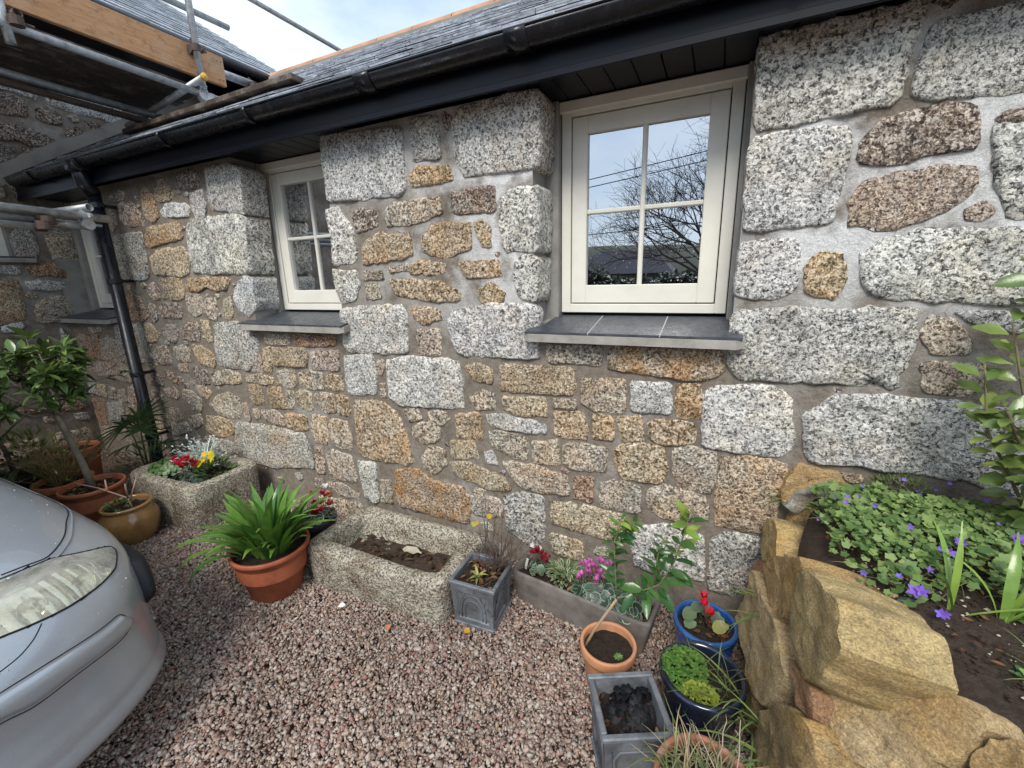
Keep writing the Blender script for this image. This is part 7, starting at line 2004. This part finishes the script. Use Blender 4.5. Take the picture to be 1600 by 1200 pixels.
# lower intake, number-plate recess, wheels, cabin
patch([(-.15, .36), (.0, .365), (.15, .36)], [(-.13, .28), (0, .275), (.13, .28)], .004, 'lower_grille', 'rubber', 24, 6, 0, car, 0)
for sx in (-2.42, -4.75):
    for sy in (-1, 1):
        y = CAR_YC + sy*.70
        w = MB().lathe([(.20, -.085), (.285, -.085), (.305, -.06), (.305, .06), (.285, .085), (.20, .085)], (0, 0, 0), 36).build('wheel', M['rubber'], car, True)
        w.matrix_basis = Matrix.Translation((sx, y, .29)) @ Matrix.Rotation(R(90), 4, 'X')
        rim_ = MB().lathe([(.20, .07), (.19, .05), (.06, .06), (.03, .075), (.001, .075)], (0, 0, 0), 28).build('rim', M['galv'], None, True)
        rim_.parent = w
        if sy > 0: rim_.matrix_basis = Matrix.Rotation(R(180), 4, 'X')
zb = .885
def cab_ring(xf, xb, hw, z, n=10):
    pts = []
    for k in range(n+1):
        t_ = -1+2*k/n; pts.append((xf - .18*t_*t_, CAR_YC+hw*t_, z))
    for k in range(n+1):
        t_ = 1-2*k/n; pts.append((xb + .10*t_*t_, CAR_YC+hw*t_, z))
    return pts
r0, r1, r2_ = cab_ring(-2.80, -5.15, .63, zb), cab_ring(-3.55, -4.95, .56, 1.36), cab_ring(-3.8, -4.8, .45, 1.43)
n = len(r0)
MB().add(r0+r1, [(k, (k+1) % n, n+(k+1) % n, n+k) for k in range(n)]).build('window_glass', M['glaze'], car, True, (.012, .014, .016, 0))
MB().add([(p[0], p[1], p[2]+.002) for p in r1]+r2_, [(k, (k+1) % n, n+(k+1) % n, n+k) for k in range(n)]+[tuple(n+k for k in range(n))]).build('roof_panel', M['car'], car, True)
MB().tube([(-2.86, CAR_YC+.63, zb), (-3.6, CAR_YC+.57, 1.36)], .03, 8).tube([(-2.86, CAR_YC-.63, zb), (-3.6, CAR_YC-.57, 1.36)], .03, 8).tube([(-4.2, CAR_YC+.64, zb), (-4.25, CAR_YC+.57, 1.36)], .03, 8).tube([(-4.2, CAR_YC-.64, zb), (-4.25, CAR_YC-.57, 1.36)], .03, 8).build('pillar', M['car'], car, True)
# rain beads
r_ = random.Random(90); mb = MB()
k = 0
while k < 340:
    s, z = r_.uniform(.05, .95), r_.uniform(.50, .88)
    p = V(car_S(s, z)); n_ = car_n(s, z)
    q = r_.lognormvariate(math.log(.0013), .42)
    if inpoly((s, z), LAMP): p += n_*.006
    if .03 < z-.44 < .09 and .2 < s < .6: continue
    x = n_.orthogonal().normalized(); y = n_.cross(x)
    vs = [p + n_*q*.75]
    for rr_, h_ in ((.7, .5), (1, -.1)):
        for j in range(7):
            a = 2*math.pi*j/7; vs.append(p + (x*math.cos(a)+y*math.sin(a))*q*rr_ + n_*q*h_)
    mb.add(vs, [(0, 1+j, 1+(j+1) % 7) for j in range(7)] + [(1+j, 8+j, 8+(j+1) % 7, 1+(j+1) % 7) for j in range(7)])
    k += 1
mb.build('rain_bead', M['beads'], car, True, kind='stuff')

# ------------------------------------------------------------------ what the panes reflect: the far side of the yard
bt2 = thing('bare_winter_tree', 'leafless spreading winter tree mirrored in the right panes of the larger window', 'tree', (.1, -11.5, 0))
r_ = random.Random(6)
mk = MB(); fine = MB()
def grow(p, d, L, rad, lvl):
    n = 4; pts = [V(p)]; dd = V(d)
    for i in range(n):
        dd = (dd + V((r_.uniform(-.16, .16), r_.uniform(-.10, .10), r_.uniform(-.10, .13)))).normalized()
        pts.append(pts[-1] + dd*L/n)
    (mk if lvl < 3 else fine).tube(pts, [rad*(1-.45*i/n) for i in range(n+1)], 6 if lvl < 3 else 3, False)
    if lvl >= 6: return
    for j in range(4 if lvl in (1, 2, 3) else 3):
        i = r_.randrange(2, n+1)
        o_ = dd.orthogonal().normalized(); a = r_.uniform(0, 6.28)
        nd = (dd*r_.uniform(.6, 1) + (o_*math.cos(a)+dd.cross(o_)*math.sin(a))*r_.uniform(.4, .9) + V((0, 0, .12))).normalized()
        grow(pts[i], nd, L*r_.uniform(.62, .82), max(.0045, rad*.54), lvl+1)
grow((.1, -11.5, 0), (-.12, 0, 1), 2.3, .115, 0)
grow((.3, -11.6, 0), (-.35, 0, .95), 2.7, .09, 1)
grow((.9, -11.3, 0), (-.3, 0, .95), 2.7, .09, 1)
mk.build('trunk', M['bark'], bt2, True, (.07, .062, .055)); fine.build('twigs', M['bark'], bt2, True, (.075, .068, .06), kind='stuff')
for k, (za, zb_, lab) in enumerate(((4.05, 6.2, 'upper overhead wire mirrored across the larger window'), (3.85, 5.9, 'lower overhead wire mirrored across the larger window'), (2.75, 3.6, 'faint low wire mirrored in the bottom panes of the larger window'))):
    pts = [(-9+18*i/12, -12, za + (zb_-za)*i/12 - .12*math.sin(math.pi*i/12)) for i in range(13)]
    tag(MB().tube(pts, .014, 5).build('overhead_wire', M['rubber'], None, True), lab, 'wire')
hd = thing('hedge', 'dark far hedge mirrored along the bottom of the larger window', 'hedge', (-2, -15, 0))
mb = MB(); r_ = random.Random(61)
def hedge_h(x): return 1.55 + .45*noise.noise(V((x*.5, 1, 0))) + .5*math.exp(-((x+5.1)/.8)**2) + 3.2*max(0, min(1, (-9-x)/4))  # tall far-left end added so the smaller window mirrors something dark
for k in range(14000):
    x = r_.uniform(-27, 8); y = -15 + r_.uniform(-.7, .7); z = hedge_h(x)*r_.uniform(0, 1)
    mb.leaf(frame_at((x, y, z), (r_.uniform(-1, 1), r_.uniform(-.3, 1), r_.uniform(-.3, 1)), (0, .3, 1)), .20, .12, .2, .2)
mb.build('foliage', M['leaf'], hd, False, (.028, .04, .02), kind='stuff')
hv, hf = [], []
for i in range(60):
    x = -27+35*i/59; hv += [(x, -14.9, -.02), (x, -14.9, hedge_h(x)*.9), (x, -15.5, hedge_h(x)*.9), (x, -15.5, -.02)]
for i in range(59): hf += [(4*i+q, 4*i+4+q, 4*i+5+q, 4*i+1+q) for q in range(3)]
MB().add(hv, hf).build('branches', M['bark'], hd, False, (.02, .025, .015))
fh = thing('far_house', 'dim gabled house outline mirrored at the lower left of the larger window', 'house', (-4.2, -19, 0))
MB().box((-6.5, -21, 0), (-2.2, -18.6, 1.7)).build('wall', M['bark'], fh, False, (.16, .15, .15))
MB().add([(-6.8, -18.3, 1.65), (-1.9, -18.3, 1.65), (-2.9, -19.8, 2.75), (-5.6, -19.8, 2.75), (-6.8, -21.3, 1.65), (-1.9, -21.3, 1.65)], [(0, 1, 2, 3), (3, 2, 5, 4), (0, 3, 4), (1, 5, 2)]).build('roof', M['bark'], fh, False, (.07, .07, .085))
hv, hf = [], []
for i in range(41):
    a = R(-180*i/40); 
    for j in range(3):
        d = (42, 50, 60)[j]; h_ = (0, 4.2+1.6*noise.noise(V((i*.35, 0, 0))), 5.5+1.2*noise.noise(V((i*.3, 4, 0))))[j]
        hv.append((d*math.cos(a), d*math.sin(a), h_-.05))
for i in range(40): hf += [(3*i+q, 3*i+3+q, 3*i+4+q, 3*i+1+q) for q in range(2)]
MB().add(hv, hf).build('hills', M['bark'], None, True, (.035, .05, .03), kind='structure')

GROUPS = {'stone_trough': 'granite troughs along the wall', 'flower_pot': 'plant pots around the gravel', 'square_planter': 'square planters on the gravel',
          'overhead_wire': 'overhead wires mirrored in the window', 'fallen_leaf': 'fallen leaves on the gravel', 'grass_tuft': 'grass tufts among the pots and rocks', 'weed': 'weeds on the raised bed', 'pebble': 'pebbles on the bed soil'}
for o in SC.objects:
    if o.parent is None and 'label' in o and o.name.split('.')[0] in GROUPS: o['group'] = GROUPS[o.name.split('.')[0]]
